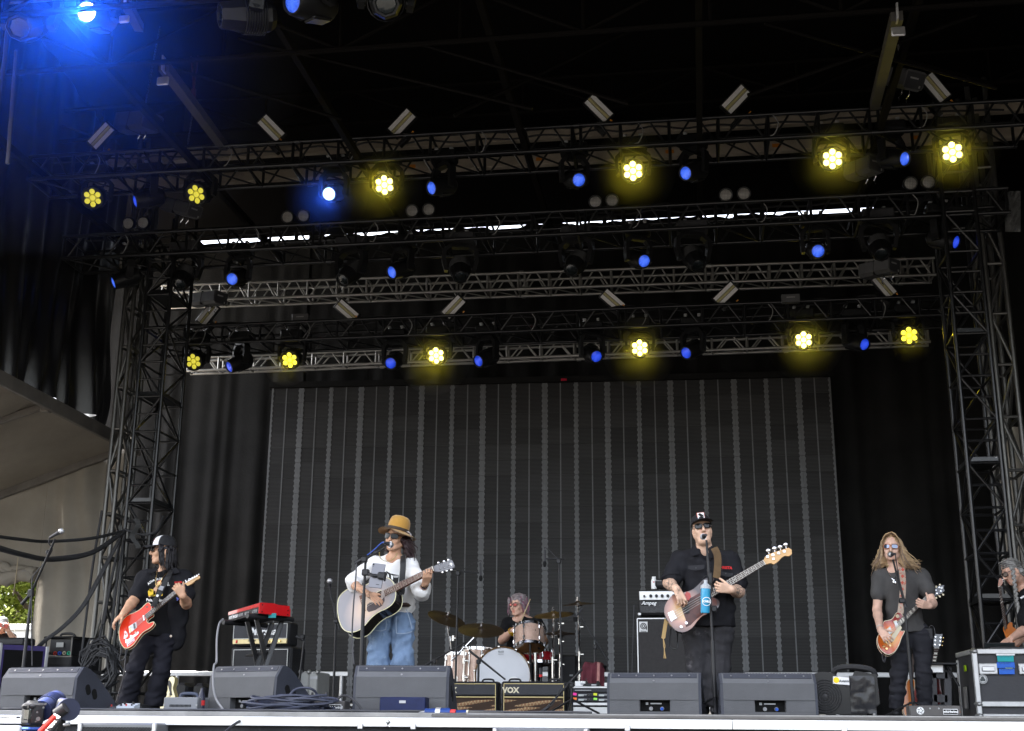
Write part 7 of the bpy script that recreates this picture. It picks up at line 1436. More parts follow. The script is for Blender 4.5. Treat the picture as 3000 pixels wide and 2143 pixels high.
g.neck((880,1150),(908,1152),(895,1062),(925,1062),7,rosewood,K("mahogany",(0.12,0.04,0.02),0.3,coat=0.4),dots=(3,5,7),inlay="block"); g.poly("headstock",[(895,1060),(885,1040),(890,1000),(900,965),(930,968),(950,965),(945,1000),(938,1040),(925,1060)],MATS["headstock_black"],-0.02,0.0,20); g.pegs([(902,985),(900,1010),(898,1038),(936,990),(934,1014),(930,1040)],[((900,985),(882,983)),((898,1010),(880,1010)),((896,1038),(878,1040)),((938,990),(956,992)),((936,1014),(952,1018)),((932,1040),(948,1044))],gold,0.010); g.poly("body",[(870,1200),(900,1180),(930,1200),(935,1300),(950,1400),(930,1470),(890,1475),(868,1400)],K("guitar_burgundy",(0.12,0.01,0.012),0.2,coat=0.6),-0.05,-0.005,20)
g = Guitar("spare_guitar","orange bodied spare guitar standing between the right guitarist's legs",zR,(725,1390),13.9,(0.1,-1,0.1),group="spare guitars at the right")
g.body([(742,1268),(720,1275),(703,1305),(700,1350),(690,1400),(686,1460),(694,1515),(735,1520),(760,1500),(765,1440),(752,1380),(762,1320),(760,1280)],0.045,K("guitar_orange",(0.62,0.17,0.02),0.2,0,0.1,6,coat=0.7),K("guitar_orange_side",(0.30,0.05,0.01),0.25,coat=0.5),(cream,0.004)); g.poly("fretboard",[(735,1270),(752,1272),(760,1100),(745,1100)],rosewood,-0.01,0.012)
g = Guitar("spare_guitar","pink red spare guitar standing right of the orange one",zR,(770,1430),14.1,(0.1,-1,0.1),group="spare guitars at the right")
g.body([(775,1325),(760,1350),(762,1400),(740,1450),(735,1510),(760,1525),(785,1520),(790,1400),(785,1330)],0.045,K("guitar_pink",(0.50,0.13,0.12),0.25,0,0.1,6,coat=0.6),lp_side); g.poly("fretboard",[(770,1330),(782,1330),(792,1160),(780,1160)],rosewood,-0.01,0.012)
g = Guitar("spare_guitar","orange brown electric guitar leaning behind the road case beside the technician",zT,(550,780),14.5,(-0.5,-1,0.1),group="spare guitars at the right")
g.body([(515,690),(535,668),(555,675),(560,710),(590,730),(612,800),(618,870),(600,905),(545,905),(520,860),(495,790),(475,735),(480,705),(500,715)],0.05,K("guitar_orange",(0.62,0.17,0.02),0.2,0,0.1,6,coat=0.7),MATS["guitar_orange_side"]); g.neck((487,745),(508,705),(432,360),(452,352),19,rosewood,K("mahogany_orange",(0.30,0.09,0.03),0.3,coat=0.5),dots=()); g.poly("headstock",[(430,362),(436,300),(446,280),(470,295),(474,320),(452,355)],K("mahogany_orange",(0.30,0.09,0.03),0.3),-0.02,0.0,20); g.pegs([],[((460,298),(474,296)),((462,312),(474,312)),((458,325),(470,328))],chrome,0.010)
g = Guitar("spare_guitar","cream electric guitar on a stand behind the grey power unit",zA2,(860,1200),12.6,(-0.55,-1,0.1)); f = zA2
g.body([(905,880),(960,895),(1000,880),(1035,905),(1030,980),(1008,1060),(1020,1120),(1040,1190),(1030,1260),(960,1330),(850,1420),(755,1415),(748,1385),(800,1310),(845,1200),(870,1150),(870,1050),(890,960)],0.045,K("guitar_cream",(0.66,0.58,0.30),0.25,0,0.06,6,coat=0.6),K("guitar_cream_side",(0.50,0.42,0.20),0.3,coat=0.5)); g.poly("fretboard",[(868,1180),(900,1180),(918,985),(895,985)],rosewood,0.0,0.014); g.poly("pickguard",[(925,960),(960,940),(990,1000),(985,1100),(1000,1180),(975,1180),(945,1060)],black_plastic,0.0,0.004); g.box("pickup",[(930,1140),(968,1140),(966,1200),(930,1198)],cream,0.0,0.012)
MB().tube([g.T(900,960),g.T(906,930),g.T(905,895)],[0.010,0.014,0.008],8).build("headstock_end", gold, g.t, world=True)
# ================================================================ PEOPLE
class Sdf:
 """a solid described by rounded cones and ellipsoids that melt into each other, meshed as one continuous surface"""
 def __init__(s, lo, hi, h):
  s.h = h; s.lo = np.array(lo, float); s.n = np.ceil((np.array(hi)-s.lo)/h).astype(int)+1; s.D = np.full(s.n, 0.5, np.float32)
 def win(s, lo, hi):
  a = np.clip(np.floor((lo-s.lo)/s.h).astype(int), 0, s.n-1); b = np.clip(np.ceil((hi-s.lo)/s.h).astype(int)+1, 1, s.n)
  if (b <= a).any(): return None, None
  g = np.meshgrid(*[s.lo[i]+s.h*np.arange(a[i], b[i]) for i in range(3)], indexing='ij'); return tuple(slice(a[i], b[i]) for i in range(3)), g
 def put(s, sl, d, k, op):
  D = s.D[sl]; d = d.astype(np.float32)
  if op > 0:
   t = np.clip(0.5+0.5*(D-d)/k, 0, 1); s.D[sl] = D*(1-t)+d*t-k*t*(1-t)
  else:
   d = -d; t = np.clip(0.5-0.5*(D-d)/k, 0, 1); s.D[sl] = D*(1-t)+d*t+k*t*(1-t)
 def cone(s, a, b, ra, rb=None, k=0.012, ax=None, ratio=1.0, op=1):
  a = np.array(a, float); b = np.array(b, float); rb = ra if rb is None else rb; R = max(ra, rb)+k+3*s.h
  sl, g = s.win(np.minimum(a,b)-R, np.maximum(a,b)+R)
  if sl is None: return
  P = [g[i]-a[i] for i in range(3)]; e = b-a
  if ax is not None:
   ax = np.array(ax, float); ax /= np.linalg.norm(ax); c = sum(P[i]*ax[i] for i in range(3)); P = [P[i]+ax[i]*c*(ratio-1) for i in range(3)]; e = e+ax*(e@ax)*(ratio-1)
  L = max(e@e, 1e-9); t = np.clip(sum(P[i]*e[i] for i in range(3))/L, 0, 1)
  d = np.sqrt(sum((P[i]-t*e[i])**2 for i in range(3)))-(ra+(rb-ra)*t); s.put(sl, d/(ratio**0.5), k, op)
 def ell(s, c, r, axes, k=0.012, op=1):
  c = np.array(c, float); R = max(r)+k+3*s.h; sl, g = s.win(c-R, c+R)
  if sl is None: return
  q0 = 0; q1 = 0
  for j in range(3):
   u = np.array(axes[j], float); v = sum((g[i]-c[i])*u[i] for i in range(3)); q0 = q0+(v/r[j])**2; q1 = q1+(v/r[j]**2)**2
  q0 = np.sqrt(q0); s.put(sl, q0*(q0-1)/np.maximum(np.sqrt(q1), 1e-6), k, op)
 def cut(s, p, n):                                  # keep the side the normal points away from
  g = np.meshgrid(*[s.lo[i]+s.h*np.arange(s.n[i]) for i in range(3)], indexing='ij'); d = sum((g[i]-p[i])*n[i] for i in range(3)); s.D = np.maximum(s.D, d.astype(np.float32))
 def folds(s, amp, freq, seed, direction=(0,0,1)):
  r = np.random.default_rng(seed); m = np.argwhere(np.abs(s.D) < 0.04); P = s.lo+m*s.h; w = np.zeros(len(P))
  for i in range(6):
   d = r.normal(0,1,3)+2.0*np.array(direction); d /= np.linalg.norm(d); e = r.normal(0,1,3); w += np.sin(P@d*freq*r.uniform(0.6,1.6)+2.2*np.sin(P@e*freq*0.35+r.uniform(0,6))+r.uniform(0,6))
  s.D[tuple(m.T)] += (amp*w/2.4).astype(np.float32)
 def mesh(s, name, mats, colour=None, inv=None, smooth=1):
  D = s.D; S = D < 0; c = np.zeros(s.n-1, np.int8)
  for i in (0,1):
   for j in (0,1):
    for k in (0,1): c += S[i:s.n[0]-1+i, j:s.n[1]-1+j, k:s.n[2]-1+k]
  cells = np.argwhere((c > 0) & (c < 8)); idx = np.full(s.n-1, -1, np.int32); idx[tuple(cells.T)] = np.arange(len(cells))
  pos = np.zeros((len(cells),3)); cnt = np.zeros(len(cells))
  for a in range(3):
   o1, o2 = (a+1)%3, (a+2)%3
   for i in (0,1):
    for j in (0,1):
     p0 = cells.copy(); p0[:,o1] += i; p0[:,o2] += j; p1 = p0.copy(); p1[:,a] += 1
     d0 = D[tuple(p0.T)]; d1 = D[tuple(p1.T)]; x = (d0 < 0) != (d1 < 0); t = np.where(x, d0/np.where(x, d0-d1, 1), 0)
     q = p0.astype(float); q[:,a] += t; pos[x] += q[x]; cnt[x] += 1
  V3 = s.lo+s.h*pos/np.maximum(cnt,1)[:,None]; F = []
  for a in range(3):
   o1, o2 = (a+1)%3, (a+2)%3; sl0 = [slice(None)]*3; sl1 = [slice(None)]*3; sl0[a] = slice(0,-1); sl1[a] = slice(1,None)
   e = np.argwhere(S[tuple(sl0)] != S[tuple(sl1)]); e = e[(e[:,o1] > 0) & (e[:,o2] > 0) & (e[:,o1] < s.n[o1]-1) & (e[:,o2] < s.n[o2]-1)]
   q = []
   for (i,j) in ((-1,-1),(0,-1),(0,0),(-1,0)): p = e.copy(); p[:,o1] += i; p[:,o2] += j; q.append(idx[tuple(p.T)])
   q = np.stack(q,1); flip = ~S[tuple(e.T)]; q[flip] = q[flip][:,::-1]; F.append(q)
  F = np.concatenate(F); F = F[(F >= 0).all(1)]
  for _ in range(smooth):
   acc = np.zeros_like(V3); n = np.zeros(len(V3))
   for i in range(4): np.add.at(acc, F[:,i], V3[F[:,(i+1)%4]]+V3[F[:,(i+3)%4]]); np.add.at(n, F[:,i], 2)
   V3 = 0.5*V3+0.5*acc/np.maximum(n,1)[:,None]
  Wd = V3
  if inv is not None: M = np.array(inv); V3 = V3@M[:3,:3].T+M[:3,3]
  me = bpy.data.meshes.new(name); me.vertices.add(len(V3)); me.vertices.foreach_set("co", V3.astype(np.float32).ravel()); me.loops.add(len(F)*4); me.loops.foreach_set("vertex_index", F.astype(np.int32).ravel())
  me.polygons.add(len(F)); me.polygons.foreach_set("loop_start", np.arange(0,len(F)*4,4,dtype=np.int32)); me.polygons.foreach_set("use_smooth", np.ones(len(F),bool)); me.update(calc_edges=True); me.validate()
  for m in (mats if isinstance(mats,(list,tuple)) else [mats]): me.materials.append(m)
  if colour is not None:
   C = colour(Wd); at = me.color_attributes.new("Col",'FLOAT_COLOR','POINT'); at.data.foreach_set("color", np.concatenate([C,np.ones((len(C),1))],1).astype(np.float32).ravel())
  return me
skin_m = K("skin",(0.5,0.3,0.2),0.5,0,0.07,30,0.08,160,attr=True)
skin_m.node_tree.nodes["Principled BSDF"].inputs["Subsurface Weight"].default_value = 0.0
def nrm(v): v = np.array(v, float); return v/np.linalg.norm(v)
A3 = lambda p: np.array(p, float)
class Person:
 def __init__(s, label, root, group=None):
  s.t = thing("person", label, "person", TT(V(root)), group); s.inv = np.array(WM[s.t.name].inverted()); s.root = A3(root); s.paint = []
 def head(s, c, fwd, up, hs=1.0, skin=(0.50,0.29,0.19)):
  s.c = A3(c); s.F = nrm(fwd); u = A3(up); s.U = nrm(u-s.F*(u@s.F)); s.S = np.cross(s.F,s.U)        # S: the person's right
  s.hs = hs; s.skin = np.array(skin)*1.12; M = np.eye(4); M[:3,0] = -s.S*hs; M[:3,1] = -s.F*hs; M[:3,2] = s.U*hs; M[:3,3] = s.c; s.HM = Matrix(M.tolist()); return s
 def L(s, x, y, z): return s.c+(s.S*x+s.F*y+s.U*z)*s.hs             # head place: x to the person's right, y forward, z up
 def head_sdf(s, d, mouth=0.0, jowl=1.0):
  h = s.hs; ax = (s.S,s.F,s.U); L = s.L
  d.ell(L(0,-0.012,0.035),(0.076*h,0.094*h,0.092*h),ax,0.02); d.ell(L(0,0.028,-0.045),(0.058*h*jowl,0.066*h,0.078*h),ax,0.025)
  for x in (-1,1):
   d.cone(L(x*0.058,-0.01,-0.055),L(x*0.028,0.058,-0.098),0.020*h*jowl,0.017*h,0.02); d.ell(L(x*0.042,0.062,-0.028),(0.024*h*jowl,0.022*h,0.026*h),ax,0.02)
   d.ell(L(x*0.077,-0.012,-0.018),(0.009*h,0.019*h,0.031*h),ax,0.006); d.ell(L(x*0.031,0.098,0.004),(0.016*h,0.012*h,0.009*h),ax,0.010,-1); d.ell(L(x*0.031,0.083,0.003),(0.013*h,0.012*h,0.012*h),ax,0.003)
   d.cone(L(x*0.012,0.088,0.020),L(x*0.050,0.075,0.022),0.010*h,0.008*h,0.012); d.ell(L(x*0.012,0.100,-0.040),(0.009*h,0.010*h,0.008*h),ax,0.006)
  d.ell(L(0,0.068,-0.105),(0.026*h,0.022*h,0.020*h),ax,0.018); d.cone(L(0,0.090,0.012),L(0,0.112,-0.034),0.009*h,0.013*h,0.010)
  o = mouth; d.cone(L(-0.020,0.084,-0.066),L(0.020,0.084,-0.066),0.0075*h,None,0.008); d.cone(L(-0.017,0.083,-0.080-o),L(0.017,0.083,-0.080-o),0.0085*h,None,0.008)
  if mouth: d.ell(L(0,0.092,-0.074-o/2),(0.020*h,0.020*h,(0.004+o/2)*h),ax,0.004,-1)
  lip = s.skin*np.array([0.82,0.5,0.5])
  s.paint += [(L(0,0.09,-0.064),(0.024*h,0.03*h,0.007*h),lip),(L(0,0.09,-0.081-o),(0.021*h,0.03*h,0.008*h),lip)]
  if mouth: s.paint.append((L(0,0.082,-0.074-o/2),(0.018*h,0.022*h,(0.004+o/2)*h),np.array([0.06,0.012,0.012])))
  for x in (-1,1): s.paint += [(L(x*0.031,0.095,0.003),(0.010*h,0.012*h,0.006*h),np.array([0.03,0.02,0.015])),(L(x*0.032,0.09,0.027),(0.022*h,0.02*h,0.005*h),s.skin*0.35)]
 def arm(s, d, sh, el, wr, r=(0.050,0.042,0.030), k=0.015):
  d.cone(sh,el,r[0],r[1],k); m = A3(el)*0.72+A3(wr)*0.28; d.cone(el,m,r[1]*0.98,r[1]*1.05,k); d.cone(m,wr,r[1]*1.02,r[2],k)
 def hand(s, d, wr, dirn, normal, thumb, curl=(0.3,0.6,0.5), spread=0.12, sc=1.0, thumb_dir=None, curls=None):
  """dirn: wrist to knuckles, normal: out of the palm, thumb: towards the thumb's side"""
  dn = nrm(dirn); n = A3(normal); n = nrm(n-dn*(n@dn)); t = A3(thumb); t = nrm(t-dn*(t@dn)-n*(t@n)); wr = A3(wr); P = 0.088*sc
  for i in range(4):
   off = (1.5-i)*0.0205*sc; kn = wr+dn*P*(1-0.05*abs(i-1))+t*off; d.cone(wr+t*off*0.55+dn*0.008,kn,0.0165*sc,0.0115*sc,0.010)
   ang = (1.5-i)*spread; fd = nrm(dn+t*ang); lens = np.array([0.042,0.026,0.021])*sc*(0.92,1.05,1.0,0.80)[i]; p = kn; a = 0; cc = curls[i] if curls else curl
   for j in range(3):
    a += cc[j]; q = p+(fd*math.cos(a)+n*math.sin(a))*lens[j]; r0 = (0.0098,0.0088,0.0078)[j]*sc; d.cone(p,q,r0,r0*0.9,0.0045); p = q
  b = wr+dn*0.022*sc+t*0.020*sc+n*0.006; td = nrm(thumb_dir) if thumb_dir is not None else nrm(dn*0.75+t*0.62+n*0.35); m1 = b+td*0.042*sc; d.cone(b,m1,0.0155*sc,0.0125*sc,0.010)
  t2 = nrm(td+dn*0.25+n*0.15); m2 = m1+t2*0.030*sc; d.cone(m1,m2,0.0115*sc,0.0105*sc,0.004); d.cone(m2,m2+nrm(t2+dn*0.2)*0.024*sc,0.0102*sc,0.0085*sc,0.004)
 def colour(s, tattoos=()):
  sk = s.skin; paint = s.paint
  def f(P):
   C = np.tile(sk,(len(P),1)); v = 1+0.06*np.sin(P@np.array([31,17,23]))*np.sin(P@np.array([13,37,19])); C = C*v[:,None]
   for a, b, r, dens in tattoos:
    a = A3(a); e = A3(b)-a; t = np.clip((P-a)@e/(e@e),0,1); dd = np.linalg.norm(P-a-t[:,None]*e,axis=1); w = np.sin(P@np.array([95,40,70])+2*np.sin(P@np.array([60,-90,30])))+np.sin(P@np.array([-50,110,65])+1.5*np.sin(P@np.array([20,80,-70])))
    m = (dd < r)&(t > 0.02)&(t < 0.98)&(np.abs(w) < dens); C[m] = C[m]*np.array([0.30,0.36,0.42])
   for c, r, col in paint:
    q = (P-c); m = ((q@s.S/r[0])**2+(q@s.F/r[1])**2+(q@s.U/r[2])**2) < 1; C[m] = col
   return C
  return f
 def make(s, d, name, mat_, colour=None, smooth=1): return link(name, d.mesh(name, mat_, colour, s.inv, smooth), s.t)
 def hmesh(s, b, name, m, smooth=40, parent=None):                    # built in head space (x: the person's left, y: back, z: up)
  return link(name, b.mesh(name, m, smooth), parent or s.t, (WM[(parent or s.t).name].inverted() @ s.HM))
 def cap(s, main, front, brim_m, tilt=0.0, zb=0.040):
  R3 = Matrix.Rotation(tilt,4,'X'); rows = []; N = 28; M_ = 9
  for j in range(M_+1):
   a = math.pi/2*j/M_; row = []
   for i in range(N+1):
    th = 2*math.pi*i/N; r = math.cos(a)**0.75; row.append(R3 @ V((0.089*r*math.sin(th), 0.008-0.108*r*math.cos(th), zb+0.098*math.sin(a)**0.9)))
   rows.append(row)
  b = MB().grid(rows); b.m = [1 if abs(((k % N)+0.5)/N*360-0 if ((k % N)+0.5)/N < .5 else 360-((k % N)+0.5)/N*360) < 50 and k//N < 8 else 0 for k in range(len(b.f))]
  o = s.hmesh(b, "cap", [main, front], 180); top = []; bot = []
  for i in range(15):
   th = (i/14-0.5)*2.2; top.append(R3 @ V((0.088*math.sin(th),0.008-0.106*math.cos(th)+0.002,zb+0.004))); bot.append(R3 @ V((0.100*math.sin(th)*0.98,-0.075-0.118*math.cos(th*0.78),zb-0.012-0.018*math.sin(th)**2)))
  g_ = MB().grid([top,[(p+q)/2+V((0,0,0.006)) for p,q in zip(top,bot)],bot]); g_.grid([[p-V((0,0,0.005)) for p in top],[(p+q)/2+V((0,0,0.0)) for p,q in zip(top,bot)],[p-V((0,0,0.004)) for p in bot]])
  brim = s.hmesh(g_, "brim", brim_m, 180, o); MBb = MB().ball(R3 @ V((0,0.008,zb+0.099)),0.007,8); s.hmesh(MBb,"cap_button",main,40,o); return o, R3
 def glasses(s, lens, frame_m, w=0.029, h=0.021, z=0.004, square=0.6, gap=0.008, y=-0.108):
  t = None; fr = MB(); lens_b = []
  for sx in (-1,1):
   cx = sx*(gap+w); pts = []
   for k in range(18):
    a = 2*math.pi*k/18; c_, s_ = math.cos(a), math.sin(a); e = square; px = w*math.copysign(abs(c_)**e,c_); pz = h*math.copysign(abs(s_)**e,s_); pts.append(V((cx+px, y+0.010*((cx+px)/0.06)**2*1.6, z+pz)))
   lens_b.append(pts); fr.tube(pts+[pts[0]],0.0034,6)
   fr.tube([V((sx*(gap+2*w),y+0.024,z+h*0.5)),V((sx*0.079,-0.06,z+h*0.5)),V((sx*0.081,0.0,z+0.004))],0.003,6)
  fr.tube([V((-gap,y,z+h*0.4)),V((gap,y,z+h*0.4))],0.0034,6)
  o = s.hmesh(fr,"sunglasses",frame_m)
  for pts in lens_b: c = sum(pts,V())/len(pts); b = MB().add(pts+[c+V((0,-0.004,0))],[(k,(k+1)%18,18) for k in range(18)]); s.hmesh(b,"lens",lens,180,o)
  return o
def hair_strands(s, roots, path_fn, m, n_seg=7, r=0.0045, name="hair_locks", parent=None, seed=1):
 b = MB(); q = np.random.default_rng(seed)
 for k, rt in enumerate(roots):
  pts = path_fn(rt, q, k); pts = smoothpath([V(p) for p in pts],2); L = len(pts); b.tube(pts,[r*(1-0.75*(i/(L-1))**1.5) for i in range(L)],5,int(q.random() < 0.45) if isinstance(m,(list,tuple)) else 0)
 o = s.hmesh(b, name, m, 180, parent); return o
def bounds(pts, pad): P = np.array([A3(p) for p in pts]); return P.min(0)-pad, P.max(0)+pad
lens_dark = K("lens_black",(0.008,0.008,0.009),0.08,0,0.05,spec=0.35); frame_bk = K("glasses_black",(0.012,0.012,0.013),0.25)
cloth_bk = K("cloth_black",(0.012,0.012,0.0135),0.85,0,0.12,9,0.3,260,spec=0.08); cloth_bk2 = K("work_shirt_black",(0.017,0.017,0.020),0.8,0,0.12,6,0.3,300,spec=0.08)
trouser_nv = K("trousers_dark_navy",(0.018,0.018,0.024),0.8,0,0.15,5,0.25,240,spec=0.08)
denim = K("denim_light_blue",(0.15,0.22,0.34),0.85,0,0.16,4,0.35,200,speck=((0.24,0.32,0.44),0.44,5)); denim_bk = K("denim_black",(0.026,0.025,0.028),0.85,0,0.25,6,0.3,200,speck=((0.075,0.07,0.075),0.42,7)); denim_d = K("denim_dark",(0.018,0.018,0.023),0.85,0,0.2,6,0.3,200)
white_c = K("sweatshirt_white",(0.74,0.73,0.72),0.9,0,0.04,6,0.35,160); tee_g = K("tee_charcoal",(0.075,0.072,0.071),0.9,0,0.10,10,0.35,260); shoe_bk = K("shoe_black",(0.015,0.015,0.016),0.45,0,0.2,12)
hair_bk = K("hair_black",(0.012,0.010,0.012),0.38,0,0.3,60)
def legs(P, mat_, hips, knees, ankles, rw, h=0.009, seed=1, name="trousers", waist=None, ratio=1.15, amp=0.006, hem=None, F=(0,-1,0)):
 pts = list(hips)+list(knees)+list(ankles)+([waist] if waist is not None else []); d = Sdf(*bounds(pts,0.24),h)
 for i in range(2):
  d.cone(hips[i],knees[i],rw[0],rw[1],0.03,F,ratio); m = A3(knees[i])*0.5+A3(ankles[i])*0.5; d.cone(knees[i],m,rw[1],(rw[1]+rw[2])/2,0.03); d.cone(m,ankles[i],(rw[1]+rw[2])/2,rw[2],0.02)
 pc = (A3(hips[0])+A3(hips[1]))/2
 if waist is not None: d.cone(hips[0],A3(waist)+(A3(hips[0])-pc)*0.6,rw[0]*1.02,rw[0]*0.95,0.04,F,1.25); d.cone(hips[1],A3(waist)+(A3(hips[1])-pc)*0.6,rw[0]*1.02,rw[0]*0.95,0.04,F,1.25)
 zc = min(A3(a)[2] for a in ankles)-rw[2]*0.5; d.folds(amp,52,seed,(0.3,0,1)); d.cut((0,0,max(zc,0.03)),(0,0,-1)); return P.make(d,name,mat_)
def shoe(P, ank, fwd, L=0.27, m=None):
 a = A3(ank); f = nrm((fwd[0],fwd[1],0)); d = Sdf(*bounds([a,a+f*0.25,(a[0],a[1],0)],0.10),0.007); z0 = 0.035
 d.cone((a[0],a[1],0.10),(a[0],a[1],z0+0.012),0.042,0.045,0.02); d.cone((a[0]-f[0]*0.03,a[1]-f[1]*0.03,z0),(a[0]+f[0]*(L-0.11),a[1]+f[1]*(L-0.11),z0-0.002),0.040,0.043,0.02,(0,0,1),1.15); d.cut((0,0,0.004),(0,0,-1)); return P.make(d,"shoe",m or shoe_bk)
def lower_body(d, hips, knees, ankles, chest, pelvis, F=(0,-1,0)):
 for i in range(2): d.cone(hips[i],knees[i],0.068,0.05,0.02); d.cone(knees[i],ankles[i],0.048,0.036,0.02); a = A3(ankles[i]); d.cone(a,(a[0],a[1]-0.02,0.06),0.030,0.026,0.02)
 d.cone(pelvis,chest,0.065,0.10,0.03,F,1.4); d.cone(hips[0],hips[1],0.045,None,0.03)
# ---- left guitarist ----------------------------------------------------------------------
Y0 = 12.0; f = zA; w = lambda x, y, dy=0.0: A3(W(*f(x,y),Y0+dy)); w2 = lambda x, y, dy=0.0: A3(W(*zA2(x,y),Y0+dy))
P = Person("person in black shirt and trucker cap playing a red electric guitar", (w2(480,1430)[0],Y0,0)); P.head(w(862,292,-0.02),(-0.86,-0.50,0.03),(0.05,0,1),1.12,(0.50,0.29,0.185))
shR, shL = w(560,720,0.02), w(1200,735,0.03); elR, wrR = w(395,1075,-0.12), w(225,1290,-0.36); elL, wrL = w(1225,1140,-0.20), w(1168,1010,-0.40)
nb = w(885,650,0.03); chest = w(860,880,0.03); pel = w2(800,180,0.03); hips = [w2(600,255,0.0), w2(890,265,0.03)]; knees = [w2(410,760,-0.12), w2(820,800,0.0)]; anks = [w2(285,1310,-0.02), w2(705,1375,0.05)]
for a in anks: a[2] = max(a[2],0.10)
d = Sdf(*bounds([shR,shL,elR,wrR,elL,wrL,P.c,anks[0],anks[1]],0.22),0.0065); P.head_sdf(d); d.cone(P.L(0,-0.025,-0.08),nb,0.056,0.062,0.02); d.cone(nb,shR,0.05,0.055,0.03); d.cone(nb,shL,0.05,0.055,0.03); lower_body(d,hips,knees,anks,chest,pel)
P.arm(d,shR,elR,wrR,(0.055,0.050,0.033)); P.arm(d,shL,elL,wrL,(0.055,0.050,0.034))
P.hand(d,wrR,w(120,1380,-0.40)-wrR,(0.35,0.35,-0.8),(0.5,-0.6,-0.3),sc=1.08,curls=[(0.1,0.25,0.2),(0.35,0.5,0.4),(0.4,0.6,0.5),(0.45,0.6,0.5)])
P.hand(d,wrL,w(1105,910,-0.42)-wrL,(-0.55,0.75,0.1),(0.45,0.2,0.9),sc=1.06,curl=(0.55,0.95,0.7),spread=0.05,thumb_dir=(0.10,-0.15,1))
P.make(d,"body",skin_m,P.colour())
# inner tee, open work shirt
d = Sdf(*bounds([shR,shL,pel,nb],0.25),0.009); F_ = (0.15,-1,0); d.cone(chest,w2(800,150,0.03),0.152,0.165,0.04,F_,1.32); d.cone(shR*0.7+shL*0.3,shL*0.7+shR*0.3,0.088,None,0.05,F_,1.1); d.cone(w(870,660,0.03),chest,0.075,0.14,0.05,F_,1.2); d.ell(P.L(0.0,0.02,-0.13),(0.062,0.066,0.075),(P.S,P.F,P.U),0.01,-1); d.folds(0.005,40,3,(0.5,0,0.6)); d.cut(w2(800,245,0.0),(0,0,-1)); tee = P.make(d,"tee_shirt",cloth_bk)
d = Sdf(*bounds([shR,shL,w2(1130,440),w(400,1000,-0.1)],0.22),0.009)
d.cone(w(870,690,0.05),shR,0.07,0.082,0.05,F_,1.05); d.cone(w(870,690,0.05),shL,0.07,0.084,0.05,F_,1.05); d.cone(shR,shR*0.28+elR*0.72,0.076,0.084,0.03); d.cone(shL,shL*0.30+elL*0.70,0.078,0.086,0.03)
d.cone(w(620,800,0.03),w(570,1180,0.02),0.105,0.10,0.05); d.cone(w(1090,800,0.03),w(1080,1250,0.03),0.115,0.11,0.05); d.cone(w(1080,1250,0.03),w2(1060,330,0.06),0.11,0.085,0.04,(0.1,-1,0),1.25); d.cone(w(860,760,0.12),w(860,1250,0.13),0.13,0.13,0.05,F_,1.5)
for pts in ([w(800,640,-0.14),w(760,800,-0.14),w(760,1300,-0.16),w2(760,260,-0.16)],): d.cone(w(860,620,-0.16),w(790,980,-0.18),0.045,0.105,0.015,None,1.0,-1); d.cone(w(790,980,-0.18),w2(770,250,-0.20),0.108,0.13,0.015,None,1.0,-1)
d.ell(P.L(0,0.02,-0.12),(0.075,0.08,0.07),(P.S,P.F,P.U),0.01,-1); d.folds(0.006,38,5,(0.3,0,0.8)); shirt = P.make(d,"work_shirt",cloth_bk2)
for q in ([(600,610),(740,560),(770,600),(690,640),(620,640)],[(1000,580),(1060,560),(1125,625),(1080,650),(1010,660)]):
 a = [V(w(x,y,-0.10)) for x,y in q]; MB().loft(a,[p+V((0,0.012,0)) for p in a]).build("collar", cloth_bk2, P.t, 20, world=True)
legs(P,trouser_nv,hips,knees,anks,(0.105,0.085,0.098),seed=11,waist=w2(800,150,0.03)); shoe(P,anks[0],(-0.3,-1,0)); shoe(P,anks[1],(-0.5,-1,0))
# print on the tee, name on the shirt
def chest_text(P, txt, f, x, y, Y, size, m, rot=0.0, name="print", **k):
 p = W(*f(x,y),Y); lettering(txt,size,facing(p) @ Matrix.Rotation(R_(rot),4,'Z'),m,P.t,name,0.0006,**k)
YT = Y0-0.165
for ch, x, y, r in (("A",628,815,50),("l",650,795,44),("i",664,782,40),("c",682,770,34),("e",705,757,28),("i",745,745,8),("n",768,742,2),("H",815,742,-4),("l",925,770,-62),("a",932,798,-70),("n",935,815,-76),("d",937,835,-80)): chest_text(P,ch,zA,x,y,YT+0.004,0.036,text_white,r,bold=0.0008)
chest_text(P,"Paia,",zA,640,1075,YT+0.006,0.040,text_white,-2,bold=0.0008); chest_text(P,"Maui",zA,815,1080,YT+0.004,0.040,text_white,0,bold=0.0008)
for q, m_ in (([(612,940),(640,900),(690,905),(735,960),(730,1010),(650,1020),(620,1000)],K("print_yellow",(0.70,0.48,0.04),0.8)),([(820,960),(850,980),(845,1010),(800,1015)],K("print_yellow",(0.70,0.48,0.04),0.8)),([(700,900),(735,860),(760,790),(800,775),(830,800),(815,850),(790,880),(760,900),(745,950),(720,1000),(640,1030),(620,1020),(700,985)],K("print_skin",(0.62,0.38,0.24),0.8)),([(755,850),(790,830),(815,850),(775,895)],K("print_brown",(0.22,0.08,0.03),0.8)),([(700,940),(735,925),(730,950),(706,958)],MATS["print_brown"]),([(755,775),(800,760),(835,775),(800,790)],K("print_redbrown",(0.35,0.06,0.04),0.8)),([(630,925),(640,890),(648,920),(668,895),(665,930),(690,915),(670,945)],K("print_lime",(0.45,0.55,0.06),0.8))):
 a = [W(*zA(x,y),YT) for x,y in q]; MB().loft(a,[p+V((0,0.0008,0)) for p in a]).build("print_figure", m_, P.t, 0, world=True)
chest_text(P,"ROGER",zA,1095,795,Y0-0.125,0.024,K("stitch_red",(0.55,0.02,0.02),0.7),2,"name_patch",bold=0.0012)
